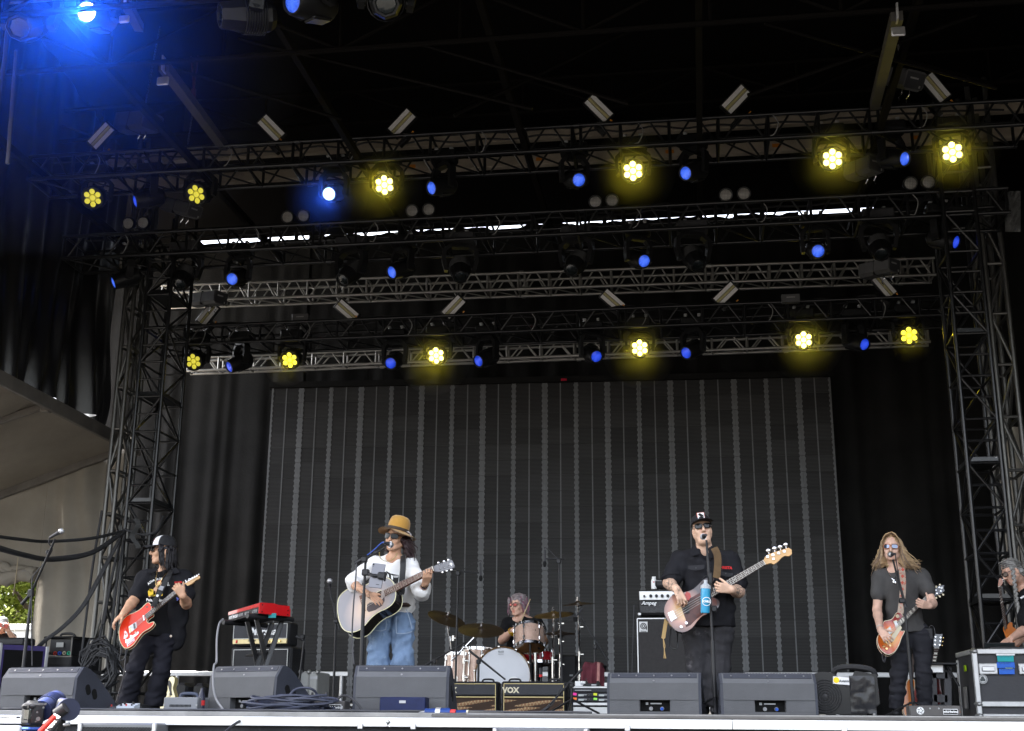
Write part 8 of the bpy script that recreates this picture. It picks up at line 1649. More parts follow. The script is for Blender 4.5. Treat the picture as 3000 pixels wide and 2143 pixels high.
p = w2(978,240,-0.10); MB().lathe([(0.012,0),(0.0001,0.001)],TT(V(p)) @ RX(R_(90)),14).build("hem_tag", K("tag_cream",(0.6,0.5,0.4),0.6), P.t, world=True)
for k in range(3): MB().tube(smoothpath([w(770-4*k,600,-0.10),w(748-6*k,720,-0.155),w(735+8*k,830+20*k,-0.175),w(760+20*k,820,-0.17),w(850,720,-0.15),w(920+6*k,640,-0.10)],4),0.0025,5).build("necklace", gold, P.t, world=True)
MB().lathe([(0.033,-0.006),(0.0355,0),(0.033,0.006)],frame(V(wrL*0.8+elL*0.2),V((1,0,0)),V(nrm(elL-wrL))),18).build("wristband", K("band_pale",(0.55,0.5,0.62),0.5), P.t, world=True)
MB().tube([V(w(1070,1040,-0.44)),V(w(1100,1060,-0.44)),V(w(1075,1080,-0.44))],0.006,6).build("wristband_tail", K("band_blue",(0.10,0.12,0.45),0.5), P.t, world=True)
cap_o, R3 = P.cap(K("cap_mesh_black",(0.018,0.018,0.02),0.8,0,0.2,60,0.4,300),K("cap_white",(0.74,0.73,0.74),0.8),K("cap_brim_black",(0.02,0.02,0.022),0.7),0.03)
for k, (x,z) in enumerate(((-0.024,0.010),(-0.012,0.013),(0.0,0.008),(0.012,0.013),(0.024,0.009))): s_ = MB().box((x,-0.091+0.012*abs(x)/0.024,0.085+z*0.4),(0.010,0.004,0.020),Matrix.Rotation(R_(-24),3,'X')); P.hmesh(s_,"cap_logo",K("cap_logo_red",(0.55,0.03,0.09),0.6),0,cap_o)
P.glasses(lens_dark,K("frame_tortoise",(0.03,0.014,0.010),0.25),0.028,0.022)
d = Sdf(*bounds([P.c],0.26),0.006); ax = (P.S,P.F,P.U); d.ell(P.L(0,-0.035,0.01),(0.094,0.092,0.105),ax,0.02); d.ell(P.L(0,-0.065,-0.09),(0.085,0.060,0.10),ax,0.03)
for x in (-1,1): d.cone(P.L(x*0.078,0.035,0.0),P.L(x*0.080,0.005,-0.12),0.024,0.016,0.02)
d.cone(P.L(0,0.10,-0.02),P.L(0,0.09,-0.10),0.070,0.066,0.01,None,1.0,-1); d.ell(P.L(0,0.06,0.0),(0.066,0.05,0.12),ax,0.01,-1); d.folds(0.006,95,7,(0.1,0,-0.4)); hair = P.make(d,"hair",hair_bk)
def lf(rt,q,k): x,y,z,dx,L = rt; return [(x,y,z),(x+dx*0.3,y+0.005,z-L*0.35),(x+dx+q.normal(0,0.006),y+0.01+q.normal(0,0.008),z-L*0.7),(x+dx*1.2+q.normal(0,0.012),y+0.012+q.normal(0,0.014),z-L)]
q = np.random.default_rng(2); rts = []
for k in range(90): a = q.uniform(-2.5,2.5)+math.pi/2; rts.append((0.090*math.cos(a),0.03+0.085*math.sin(a),q.uniform(-0.04,0.05),0.012*math.cos(a),q.uniform(0.13,0.22)))
for k in range(22): rts.append((q.choice([-1,1])*q.uniform(0.078,0.09),q.uniform(-0.055,0.0),0.045,0.003,q.uniform(0.12,0.19)))
hair_strands(P,rts,lf,hair_bk,r=0.006,parent=None)
# ---- singer ------------------------------------------------------------------------------
Y0 = 11.0; f = zS2; w = lambda x, y, dy=0.0: A3(W(*f(x,y),Y0+dy)); w2 = lambda x, y, dy=0.0: A3(W(*zS(x,y),Y0+dy))
P = Person("person in yellow felt hat and white sweatshirt singing with acoustic guitar", (w2(1370,1200)[0],Y0,0)); P.head(w(812,352,-0.02),(-0.26,-0.96,0.06),(0.10,0,1),1.0,(0.47,0.27,0.175))
shR, shL = w(545,690,0.02), w(985,690,0.03); elR, wrR = w(225,935,-0.08), w(425,1075,-0.40); elL, wrL = w(1145,1060,-0.18), w(1204,945,-0.34)
nb = w(790,600,0.02); chest = w(760,830,0.03); pel = w2(1378,850,0.04); hips = [w2(1300,900,0.03),w2(1455,900,0.03)]; knees = [w2(1290,1160,0.0),w2(1455,1160,0.0)]; anks = [A3((knees[0][0]-0.0,Y0+0.05,0.10)),A3((knees[1][0]+0.02,Y0+0.03,0.10))]
d = Sdf(*bounds([shR,shL,elR,wrR,elL,wrL,P.c,anks[0],anks[1],w(1250,750,-0.4)],0.2),0.0065); P.head_sdf(d,0.013,0.95); d.cone(P.L(0,-0.025,-0.08),nb,0.050,0.054,0.02); d.cone(nb,shR,0.045,0.045,0.03); d.cone(nb,shL,0.045,0.045,0.03); lower_body(d,hips,knees,anks,chest,pel)
for x in (-1,1): d.cone(P.L(x*0.03,0.0,-0.12),V(nb)+V((x*0.012,-0.05,-0.01)),0.010,0.010,0.012)
P.arm(d,shR,elR,wrR,(0.042,0.038,0.027)); P.arm(d,shL,elL,wrL,(0.042,0.038,0.027))
P.hand(d,wrR,w(545,1150,-0.42)-wrR,(-0.35,0.6,-0.75),(0.4,-0.2,0.8),sc=1.0,curls=[(0.15,0.3,0.3),(0.12,0.3,0.3),(0.10,0.25,0.3),(0.1,0.2,0.2)],thumb_dir=(0.95,-0.1,0.05))
P.hand(d,wrL,w(1226,862,-0.40)-wrL,(-0.35,0.85,0.2),(0.6,0.1,0.75),sc=1.0,curl=(0.45,1.1,0.8),spread=0.05,thumb_dir=(0.05,-0.1,1))
P.make(d,"body",skin_m,P.colour([(elR,wrR,0.06,0.22),(wrR,w(520,1130,-0.42),0.05,0.16),(elL,wrL,0.06,0.24)]))
d = Sdf(*bounds([shR,shL,elR,elL,pel,w(1240,960,-0.3)],0.2),0.008); F_ = (0,-1,0); d.cone(chest,w(800,1130,0.03),0.150,0.152,0.05,F_,1.4); d.cone(w(800,1130,0.03),w(870,1215,0.05),0.152,0.140,0.04,F_,1.35); d.cone(shR,shL,0.070,None,0.05,F_,1.05); d.cone(nb-A3((0,0,0.04)),chest,0.08,0.13,0.06,F_,1.2)
d.cone(shR,w(260,900,-0.06),0.066,0.070,0.03); d.cone(w(260,900,-0.06),elR*0.85+wrR*0.15,0.070,0.072,0.02); d.cone(shL,elL+A3((0,0,0.02)),0.068,0.074,0.03); d.cone(elL,elL*0.78+wrL*0.22,0.074,0.082,0.02)
d.ell(P.L(0.0,0.012,-0.155),(0.066,0.075,0.085),(P.S,P.F,P.U),0.012,-1); d.ell(w(1180,945,-0.33),(0.062,0.062,0.05),((1,0,0),(0,1,0),(0,0,1)),0.01,-1); d.ell(w(330,985,-0.26),(0.05,0.07,0.06),((1,0,0),(0,1,0),(0,0,1)),0.01,-1); d.folds(0.007,36,9,(0.3,0,0.4)); P.make(d,"sweatshirt",white_c)
gs = K("stud_gold",(0.35,0.28,0.10),0.3,0.8)
for k in range(19):
 a = math.pi*(0.02+0.96*k/18); p = P.L(0.090*math.cos(a)*1.0,0.075,-0.150-0.078*math.sin(a)); p = A3(p)+A3((0,-0.045-0.02*math.sin(a),0)); MB().ball(V(p),0.0055,6).build("stud", gs, P.t, world=True)
for (x,y) in ((200,950),(225,915),(262,890),(300,885),(1085,985),(1090,1020),(1095,1060)): MB().ball(V(w(x,y,-0.16 if x < 600 else -0.27)),0.005,6).build("stud", gs, P.t, world=True)
YT = Y0-0.165
for q, m_ in (([(680,778),(740,815),(852,838),(838,960),(800,950),(760,900),(700,870)],K("print_black",(0.02,0.02,0.02),0.8)),([(698,815),(715,830),(722,875),(702,860)],white_m),([(748,832),(775,850),(770,905),(748,880)],white_m),([(868,1015),(905,985),(900,1060),(870,1050)],MATS["print_black"])):
 a = [W(*zS2(x,y),YT if m_ is not white_m else YT-0.002) for x,y in q]; MB().loft(a,[p+V((0,0.0008,0)) for p in a]).build("print_figure", m_, P.t, 0, world=True)
for k in range(3): MB().box(V(w(812,848+9*k,-0.169)),(0.05-0.008*k,0.002,0.003)).build("print_line", text_white, P.t, world=True)
MB().box(V(w(1100,795,-0.08)),(0.02,0.01,0.025),bev=0.003).build("arm_patch", K("patch_blue",(0.08,0.10,0.55),0.6), P.t, world=True)
lg = legs(P,denim,hips,knees,anks,(0.102,0.094,0.104),seed=14,waist=w2(1385,800,0.05),ratio=1.1,amp=0.007)
seam = K("denim_seam",(0.30,0.36,0.46),0.8)
for pts in ([(1225,930),(1300,945),(1340,935)],[(1415,962),(1470,962),(1520,950)],[(1340,935),(1345,890),(1335,850)],[(1412,962),(1410,900),(1412,850)],[(1480,800),(1500,860),(1518,930)]):
 MB().tube(smoothpath([W(*zS(x,y),Y0-0.128) for x,y in pts],3),0.0035,5).build("seam", seam, P.t, world=True)
MB().box(V(w2(1455,770,-0.05)),(0.13,0.12,0.035),bev=0.02).build("belt", K("belt_brown",(0.05,0.03,0.025),0.5), P.t, world=True)
for a in anks: shoe(P,a,(0,-1,0))
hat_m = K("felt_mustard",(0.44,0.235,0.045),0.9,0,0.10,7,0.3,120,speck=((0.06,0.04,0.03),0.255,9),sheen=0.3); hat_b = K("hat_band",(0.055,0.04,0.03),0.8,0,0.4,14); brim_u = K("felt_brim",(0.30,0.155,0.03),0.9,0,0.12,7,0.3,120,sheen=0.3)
Rh = Matrix.Rotation(R_(6),4,'Y') @ Matrix.Rotation(R_(-2),4,'X'); hb = MB(); hb.lathe([(0.094,0.062),(0.096,0.073),(0.096,0.095),(0.095,0.130),(0.091,0.158),(0.080,0.185),(0.060,0.201),(0.030,0.208),(0.0001,0.209)],Rh @ Matrix.Diagonal((1.0,1.12,1.0,1)),36); hat = P.hmesh(hb,"hat",hat_m,180)
rows = []
for j in range(8):
 r = 0.093+0.078*j/7; row = []
 for i in range(49): a = 2*math.pi*i/48; row.append(Rh @ V((r*math.cos(a),r*math.sin(a)*1.10,0.064-0.014*math.sin(j/7*1.6)+0.020*(j/7)**2*abs(math.cos(a))**1.5*(-0.9)+0.008*(j/7)*math.sin(a*3+1)+0.014*(j/7)*(-math.sin(a))*0.3)))
 rows.append(row)
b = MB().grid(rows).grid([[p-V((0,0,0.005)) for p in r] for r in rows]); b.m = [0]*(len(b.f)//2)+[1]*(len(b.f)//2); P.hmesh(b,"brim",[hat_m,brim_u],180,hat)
P.hmesh(MB().lathe([(0.0965,0.066),(0.0985,0.072),(0.0975,0.092),(0.0955,0.096)],Rh @ Matrix.Diagonal((1.0,1.12,1.0,1)),36),"band",hat_b,180,hat)
fe = MB()
for k in range(5): fe.tube([Rh @ V((0.098,-0.01,0.075)),Rh @ V((0.115+0.006*k,-0.012+0.004*k,0.078-0.004*k)),Rh @ V((0.135+0.004*k,-0.01+0.008*k,0.068-0.012*k))],0.003,5)
P.hmesh(fe,"feather",K("feather_pale",(0.45,0.42,0.45),0.8),40,hat)
P.glasses(K("lens_mirror",(0.007,0.007,0.008),0.10,0,0.05,spec=0.18),frame_bk,0.031,0.022,0.004,0.55,0.007)
d = Sdf(*bounds([P.c],0.3),0.006); ax = (P.S,P.F,P.U); d.ell(P.L(0,-0.035,0.01),(0.090,0.088,0.09),ax,0.02); d.cone(P.L(-0.080,-0.02,-0.02),P.L(-0.125,-0.05,-0.135),0.035,0.026,0.03); d.cone(P.L(-0.10,-0.06,-0.06),P.L(-0.150,-0.06,-0.155),0.035,0.015,0.03); d.cone(P.L(0.075,-0.02,-0.01),P.L(0.085,-0.03,-0.10),0.022,0.014,0.02); d.ell(P.L(0,0.06,-0.02),(0.062,0.06,0.12),ax,0.01,-1); d.folds(0.008,85,4,(0.2,0,-0.5)); hair_br = K("hair_dark_plum",(0.030,0.016,0.018),0.42,0,0.3,60); P.make(d,"hair",hair_br)
q = np.random.default_rng(5); rts = []
for k in range(60): rts.append((q.uniform(0.075,0.115),q.uniform(-0.005,0.08),q.uniform(-0.04,0.03),q.uniform(0.02,0.085),q.uniform(0.09,0.19)))
for k in range(16): rts.append((-q.uniform(0.078,0.09),q.uniform(-0.02,0.05),q.uniform(-0.02,0.03),-0.012,q.uniform(0.08,0.14)))
hair_strands(P,rts,lf,hair_br,r=0.0055)
MB().lathe([(0.012,-0.002),(0.014,0),(0.012,0.002)],TT(V(P.L(-0.082,0.0,-0.068))) @ RY(R_(90)),14).build("earring", gold, P.t, world=True)
wa = wrL*0.85+elL*0.15
for k in range(2): MB().lathe([(0.031,-0.007),(0.035,0),(0.031,0.007)],frame(V(wa+(elL-wa)*0.10*k),V((1,0,0)),V(nrm(elL-wrL))),18).build("bracelet", gold if k == 0 else K("bracelet_blue",(0.03,0.05,0.12),0.4), P.t, world=True)
# ---- bass player ---------------------------------------------------------------------------
Y0 = 11.12; f = zB2; w = lambda x, y, dy=0.0: A3(W(*f(x,y),Y0+dy)); w2 = lambda x, y, dy=0.0: A3(W(*zB(x,y),Y0+dy))
P = Person("person in black cap and black short sleeved work shirt playing bass", (w2(745,1490)[0],Y0,0)); P.head(w(527,238,-0.03),(0.10,-0.99,0.10),(-0.10,0,1),1.03,(0.60,0.39,0.28))
shR, shL = w(305,590,0.02), w(840,600,0.02); elR, wrR = w(150,845,-0.06), w(240,915,-0.32); elL, wrL = w(945,945,-0.10), w(858,920,-0.34)
nb = w(560,490,0.02); chest = w(585,760,0.02); pel = w(600,1340,0.04); hips = [w2(665,960,0.03),w2(825,960,0.03)]; knees = [w2(682,1210,0.0),w2(822,1210,0.0)]; anks = [w2(722,1480,0.03),w2(800,1475,0.0)]
for a in anks: a[2] = 0.11
d = Sdf(*bounds([shR,shL,elR,wrR,elL,wrL,P.c,anks[0],anks[1]],0.2),0.0065); P.head_sdf(d,0.006,1.15); d.cone(P.L(0,-0.02,-0.08),nb,0.066,0.072,0.02); d.cone(nb,shR,0.05,0.06,0.03); d.cone(nb,shL,0.05,0.06,0.03); d.ell(P.L(0,0.035,-0.115),(0.055,0.05,0.035),(P.S,P.F,P.U),0.02); lower_body(d,hips,knees,anks,chest,pel)
P.arm(d,shR,elR,wrR,(0.055,0.050,0.034)); P.arm(d,shL,elL,wrL,(0.055,0.052,0.036))
P.hand(d,wrR,w(300,1030,-0.33)-wrR,(-0.35,0.7,-0.2),(0.85,-0.3,0.3),sc=1.05,curls=[(0.25,0.7,0.6),(0.3,0.8,0.6),(0.4,0.9,0.7),(0.5,0.9,0.7)],thumb_dir=(0.55,-0.3,-0.75))
P.hand(d,wrL,w(770,905,-0.36)-wrL,(-0.1,0.85,0.25),(0.1,0.2,0.95),sc=1.05,curls=[(0.45,1.1,0.8),(0.5,1.1,0.8),(0.55,1.1,0.8),(0.6,1.1,0.8)],spread=0.06,thumb_dir=(-0.65,0.1,0.75))
P.paint.insert(0,(P.L(0,0.05,-0.03),(0.05,0.06,0.035),np.array([0.60,0.34,0.25])))
P.make(d,"body",skin_m,P.colour([(elR,wrR*0.9+elR*0.1,0.075,0.42),(elL,wrL*0.9+elL*0.1,0.075,0.42),(wrR,w(280,980,-0.33),0.045,0.15)]))
d = Sdf(*bounds([shR,shL,elR,elL,pel,w(880,1390)],0.22),0.009); F_ = (0,-1,0); d.cone(w(585,700,0.03),w(600,1060,0.02),0.205,0.212,0.05,F_,1.42); d.cone(w(600,1060,0.02),w(610,1300,0.03),0.212,0.205,0.05,F_,1.42); d.cone(w(700,1150,0.03),w(745,1320,0.03),0.12,0.112,0.05,F_,1.1); d.cone(shR,shL,0.09,None,0.06,F_,1.0); d.cone(w(560,560,0.02),chest,0.09,0.19,0.06,F_,1.3)
d.cone(shR,elR*0.72+shR*0.28,0.088,0.092,0.04); d.cone(shL,elL*0.72+shL*0.28,0.090,0.098,0.04); d.ell(P.L(0,0.055,-0.19),(0.050,0.08,0.10),(P.S,P.F,P.U),0.01,-1); d.folds(0.007,34,21,(0.4,0,0.5)); d.cut(w(600,1345,0),(0,0,-1)); shirt = P.make(d,"work_shirt",cloth_bk2)
for q in ([(415,430),(455,415),(505,520),(415,540),(400,480)],[(628,420),(670,440),(650,560),(590,560)]):
 a = [V(w(x,y,-0.13)) for x,y in q]; MB().loft(a,[p+V((0,0.014,0)) for p in a]).build("collar", cloth_bk2, P.t, 20, world=True)
for q in ([(368,650),(555,640),(552,680),(520,692),(460,702),(400,694),(372,680)],[(735,712),(880,735),(875,765),(830,775),(740,755)]):
 a = [V(w(x,y,-0.172 if x < 600 else -0.165)) for x,y in q]; pk_ = MB().loft(a,[p+V((0,0.004,0)) for p in a]).build("pocket_flap", K("flap_black",(0.024,0.024,0.028),0.8), P.t, 20, world=True)
for (x,y) in ((460,676),(798,738),(585,600),(588,700)): MB().cyl(V(w(x,y,-0.182)),V(w(x,y,-0.176)),0.006,n=8).build("button", K("button_dark",(0.06,0.06,0.065),0.3), P.t, world=True)
for (c,r) in ((elR*0.75+shR*0.25,0.094),(elL*0.72+shL*0.28,0.100)):
 dd = nrm((elR-shR) if r < 0.097 else (elL-shL)); MB().lathe([(r-0.006,-0.022),(r,-0.014),(r+0.002,0.014),(r-0.004,0.022)],frame(V(c),V((1,0,0.1)),V(dd)),24).build("rolled_cuff", cloth_bk2, P.t, world=True)
chest_text(P,"CHRISTA",zB2,788,672,Y0-0.178,0.030,MATS["stitch_red"],-4,"name_patch",bold=0.0014)
legs(P,denim_bk,hips,knees,anks,(0.118,0.098,0.085),seed=24,waist=w(600,1330,0.04),ratio=1.1,amp=0.006); shoe(P,anks[0],(-0.25,-1,0)); shoe(P,anks[1],(0.15,-1,0),m=K("shoe_worn",(0.10,0.10,0.11),0.5,0,0.4,14,speck=((0.6,0.6,0.6),0.40,12)))
cap_o, R3 = P.cap(K("cap_black",(0.017,0.017,0.020),0.8,0,0.15,40,0.3,260),K("cap_black",(0,0,0)),K("cap_brim_grey",(0.035,0.033,0.032),0.75),-0.12,0.038)
def on_cap(quad, m_, nm, off, par=cap_o):
 a = [R3 @ V((x,-0.093-off+0.10*(z-0.085)+0.018*(x/0.03)**2*0.5,z)) for x,z in quad]; P.hmesh(MB().loft(a,[p+V((0,0.004,0)) for p in a]),nm,m_,0,par)
on_cap([(-0.034,0.062),(0.030,0.062),(0.030,0.122),(-0.034,0.122)],K("patch_orange",(0.62,0.12,0.06),0.7),"cap_patch",0.004); on_cap([(-0.030,0.066),(0.026,0.066),(0.026,0.118),(-0.030,0.118)],white_m,"cap_patch_field",0.006)
on_cap([(-0.024,0.105),(-0.008,0.112),(0.006,0.100),(0.014,0.092),(0.022,0.096),(0.018,0.086),(0.020,0.072),(0.010,0.082),(-0.004,0.080),(-0.014,0.088)],MATS["print_black"],"cap_patch_bird",0.008)
P.glasses(K("lens_brown",(0.012,0.010,0.009),0.08,0,0.05,spec=0.35),frame_bk,0.029,0.020,0.006,0.6,0.008)
d = Sdf(*bounds([P.c],0.2),0.006); d.ell(P.L(0,-0.03,0.03),(0.083,0.088,0.085),(P.S,P.F,P.U),0.02); d.ell(P.L(0,-0.05,-0.03),(0.078,0.055,0.06),(P.S,P.F,P.U),0.02); d.ell(P.L(0,0.08,0.0),(0.074,0.09,0.12),(P.S,P.F,P.U),0.01,-1); P.make(d,"hair",K("hair_grey_short",(0.20,0.18,0.17),0.6,0,0.3,80,0.4,200))
# ---- right guitarist -------------------------------------------------------------------------
Y0 = 13.1; f = zR2; w = lambda x, y, dy=0.0: A3(W(*f(x,y),Y0+dy)); w2 = lambda x, y, dy=0.0: A3(W(*zR(x,y),Y0+dy))
P = Person("person with long blond hair in a grey tee shirt playing a sunburst guitar", (w2(740,1480)[0],Y0,0)); P.head(w(500,268,-0.03),(-0.22,-0.97,0.10),(0.04,0,1),1.06,(0.60,0.38,0.29))
shR, shL = w(315,715,0.02), w(965,690,0.02); elR, wrR = w(268,1230,0.0), w(318,1545,-0.27); elL, wrL = w(1150,1130,-0.08), w(1102,1168,-0.26)
nb = w(560,610,0.02); chest = w(620,860,0.02); pel = w2(745,960,0.04); hips = [w2(668,985,0.03),w2(808,985,0.03)]; knees = [w2(655,1230,-0.02),w2(822,1225,-0.02)]; anks = [w2(640,1490,0.02),w2(832,1480,0.05)]
for a in anks: a[2] = 0.11
d = Sdf(*bounds([shR,shL,elR,wrR,elL,wrL,P.c,anks[0],anks[1]],0.2),0.0065); P.head_sdf(d,0.010,1.0); d.cone(P.L(0,-0.02,-0.08),nb,0.058,0.062,0.02); d.cone(nb,shR,0.05,0.055,0.03); d.cone(nb,shL,0.05,0.055,0.03); lower_body(d,hips,knees,anks,chest,pel)
P.arm(d,shR,elR,wrR,(0.052,0.044,0.030)); P.arm(d,shL,elL,wrL,(0.052,0.044,0.031));
P.hand(d,wrR,w2(560,975,-0.32)-wrR,(0.2,0.8,-0.25),(0.7,-0.3,0.6),sc=1.05,curls=[(0.3,0.7,0.6),(0.4,0.8,0.6),(0.5,0.9,0.6),(0.5,0.9,0.6)],thumb_dir=(0.8,-0.2,0.0))
P.hand(d,wrL,w(1012,1148,-0.30)-wrL,(-0.1,0.85,0.35),(0.3,0.1,0.95),sc=1.05,curl=(0.5,1.1,0.8),spread=0.05,thumb_dir=(0.05,0.0,1))
P.paint.insert(0,(P.L(0,0.075,-0.095),(0.045,0.05,0.035),P.skin*np.array([0.8,0.76,0.74])))
P.make(d,"body",skin_m,P.colour())
d = Sdf(*bounds([shR,shL,elR,elL,pel],0.22),0.009); F_ = (0,-1,0); d.cone(chest,w(700,1300,0.03),0.172,0.155,0.05,F_,1.45); d.cone(w(700,1300,0.03),w(760,1550,0.04),0.158,0.175,0.05,F_,1.4); d.cone(shR,shL,0.082,None,0.06,F_,1.0); d.cone(w(560,670,0.02),chest,0.085,0.16,0.06,F_,1.3); d.cone(shR,elR*0.50+shR*0.50,0.078,0.082,0.03); d.cone(shL,elL*0.50+shL*0.50,0.078,0.086,0.03)
d.ell(P.L(0.0,0.02,-0.16),(0.070,0.08,0.075),(P.S,P.F,P.U),0.01,-1); d.folds(0.005,36,31,(0.5,0,0.4)); d.cut(w(760,1590,0),(0.05,0,-1)); P.make(d,"tee_shirt",tee_g)
legs(P,denim_d,hips,knees,anks,(0.105,0.078,0.072),seed=34,waist=w2(745,940,0.04),amp=0.006); shoe(P,anks[0],(-0.2,-1,0)); shoe(P,anks[1],(0.3,-1,0))
MB().tube(smoothpath([w(435,610,-0.08),w(480,690,-0.14),w(530,755,-0.165),w(575,690,-0.14),w(610,650,-0.10)],4),0.0028,5).build("necklace", chrome, P.t, world=True)
for (x,y) in ((530,790),(560,800),(535,765)): MB().ball(V(w(x,y,-0.172)),(0.008,0.005,0.016),6).build("pendant", chrome, P.t, world=True)
MB().lathe([(0.032,-0.006),(0.0345,0),(0.032,0.006)],frame(V(wrR*0.9+elR*0.1),V((1,0,0)),V(nrm(elR-wrR))),18).build("watch", alu, P.t, world=True)
p = V(w2(858,965,-0.02)); MB().box(p,(0.075,0.05,0.12),bev=0.01).box(p+V((-0.01,-0.028,0.0)),(0.04,0.006,0.04)).build("belt_pack", black_plastic, P.t, world=True); MB().tube(smoothpath([p+V((0,0,0.05)),p+V((0.02,-0.03,0.08)),p+V((0.05,-0.02,0.06)),p+V((0.06,0,-0.02))],3),0.004,5).build("belt_pack_wire", chrome, P.t, world=True)
P.glasses(K("lens_sky",(0.10,0.13,0.19),0.03,0.6,0.05,coat=1.0),K("frame_copper",(0.35,0.13,0.06),0.3,0.7),0.030,0.021,0.004,0.7,0.007)
hair_bl = K("hair_blond",(0.40,0.275,0.155),0.45,0,0.35,40); hair_bl2 = K("hair_ash",(0.22,0.155,0.11),0.45,0,0.35,40)
d = Sdf(*bounds([P.c],0.4),0.0065); ax = (P.S,P.F,P.U); d.ell(P.L(0,-0.022,0.055),(0.090,0.098,0.088),ax,0.02); d.ell(P.L(0,-0.055,-0.06),(0.095,0.065,0.13),ax,0.03); d.cone(P.L(-0.085,-0.02,0.02),P.L(-0.135,-0.03,-0.12),0.035,0.052,0.04); d.cone(P.L(-0.135,-0.03,-0.12),P.L(-0.235,-0.04,-0.165),0.048,0.020,0.04); d.cone(P.L(0.082,-0.01,0.02),P.L(0.115,-0.02,-0.12),0.030,0.048,0.04); d.cone(P.L(0.115,-0.02,-0.12),P.L(0.165,-0.01,-0.16),0.045,0.016,0.04)
d.ell(P.L(0.008,0.075,-0.03),(0.062,0.075,0.115),ax,0.012,-1); d.folds(0.007,80,6,(0.2,0,-0.6)); P.make(d,"hair",[hair_bl])
q = np.random.default_rng(15); rts = []
def lb2(rt,q,k):
 x,y,z,ex_,ez_,c = rt; return [(x*0.75,y,z+0.03),(x,y,z),(x+ex_*0.25,y-0.004,z-0.10-0.02*c),(x+ex_*0.65,y+q.normal(0,0.01),z-0.16-0.03*c),(x+ex_,y+q.normal(0,0.015),z-ez_)]
for k in range(110): rts.append((q.uniform(0.075,0.10),q.uniform(-0.04,0.06),q.uniform(0.0,0.08),q.uniform(0.04,0.19)*(1 if k % 3 else 0.5),q.uniform(0.15,0.25),q.uniform(-0.6,0.8)))
for k in range(80): rts.append((-q.uniform(0.072,0.095),q.uniform(-0.04,0.05),q.uniform(0.0,0.08),-q.uniform(0.02,0.11),q.uniform(0.17,0.27),q.uniform(-0.2,0.8)))
for k in range(40): a = q.uniform(-1,1); rts.append((0.06*a,0.07,q.uniform(-0.05,0.06),0.02*a,0.2,0))
hair_strands(P,rts,lb2,[hair_bl,hair_bl2],r=0.0055)
def lt(rt,q,k): x,s_ = rt; return [(0.012,-0.062+0.02*x,0.150-0.02*abs(x)),(s_*0.045,-0.085+0.03*x,0.125),(s_*0.078,-0.070+0.03*x,0.070),(s_*0.090,-0.045+0.03*x,0.0),(s_*0.095,-0.03,-0.06)]
hair_strands(P,[(x,s_) for x in np.linspace(0,3.2,14) for s_ in (-1,1)],lt,[hair_bl,hair_bl2],r=0.007,name="fringe_locks")
# ---- drummer -----------------------------------------------------------------------------------
Y0 = YD+0.80; f = zD; w = lambda x, y, dy=0.0: A3(W(*f(x,y),Y0+dy))
P = Person("person with pink and grey hair drumming behind the kit", (w(815,1000)[0],Y0,0.55)); P.head(w(803,518,-0.02),(-0.50,-0.86,-0.06),(0.02,0,1),1.03,(0.58,0.35,0.26))
shR, shL = w(712,690,0.02), w(968,690,0.02); elR, wrR = w(660,828,-0.18), w(765,735,-0.36); elL, wrL = w(1030,835,-0.15), w(985,900,-0.40); nb = w(835,625,0.02); chest = w(838,760,0.02); pel = A3((w(820,1000)[0],Y0+0.03,0.62))
hips = [pel+A3((-0.10,-0.02,0)),pel+A3((0.10,-0.02,0))]; knees = [pel+A3((-0.24,-0.42,0.0)),pel+A3((0.24,-0.42,0.0))]; anks = [A3((knees[0][0],Y0-0.5,0.1)),A3((knees[1][0],Y0-0.5,0.1))]
d = Sdf(*bounds([shR,shL,elR,wrR,elL,wrL,P.c,anks[0],anks[1]],0.2),0.0075); P.head_sdf(d,0.0,1.08); d.cone(P.L(0,-0.02,-0.08),nb,0.058,0.062,0.02); d.cone(nb,shR,0.048,0.055,0.03); d.cone(nb,shL,0.048,0.055,0.03); lower_body(d,hips,knees,anks,chest,pel); P.arm(d,shR,elR,wrR,(0.052,0.046,0.032)); P.arm(d,shL,elL,wrL,(0.052,0.046,0.032))
P.hand(d,wrR,w(812,685,-0.40)-wrR,(0.5,0.5,-0.4),(0.3,-0.5,0.8),curl=(0.7,1.1,0.8),spread=0.03,thumb_dir=(0.6,-0.4,0.6)); P.hand(d,wrL,w(960,925,-0.55)-wrL,(-0.3,0.2,-0.8),(-0.6,-0.5,0.3),curl=(0.7,1.1,0.8),spread=0.03); P.make(d,"body",skin_m,P.colour())
d = Sdf(*bounds([shR,shL,elR,elL,pel],0.2),0.009); F_ = (0,-1,0); d.cone(chest,pel+A3((0,0,0.12)),0.165,0.185,0.05,F_,1.3); d.cone(shR,shL,0.082,None,0.06,F_,1.0); d.cone(w(835,660,0.02),chest,0.085,0.155,0.06,F_,1.25); d.cone(shR,elR*0.42+shR*0.58,0.076,0.080,0.03); d.cone(shL,elL*0.42+shL*0.58,0.076,0.080,0.03); d.ell(P.L(0.0,0.02,-0.15),(0.062,0.07,0.06),(P.S,P.F,P.U),0.01,-1); d.folds(0.005,36,41); P.make(d,"tee_shirt",cloth_bk)
legs(P,cloth_bk,hips,knees,anks,(0.10,0.08,0.065),seed=44,name="trousers",F=(0,0,1),ratio=1.0)
MB().lathe([(0.034,-0.035),(0.0385,-0.03),(0.0395,0),(0.0385,0.03),(0.034,0.035)],frame(V(wrR*0.82+elR*0.18),V((1,0,0)),V(nrm(elR-wrR))),20).build("wristband", K("band_yellow",(0.72,0.42,0.01),0.9,0,0.1,40,0.4,300), P.t, world=True)
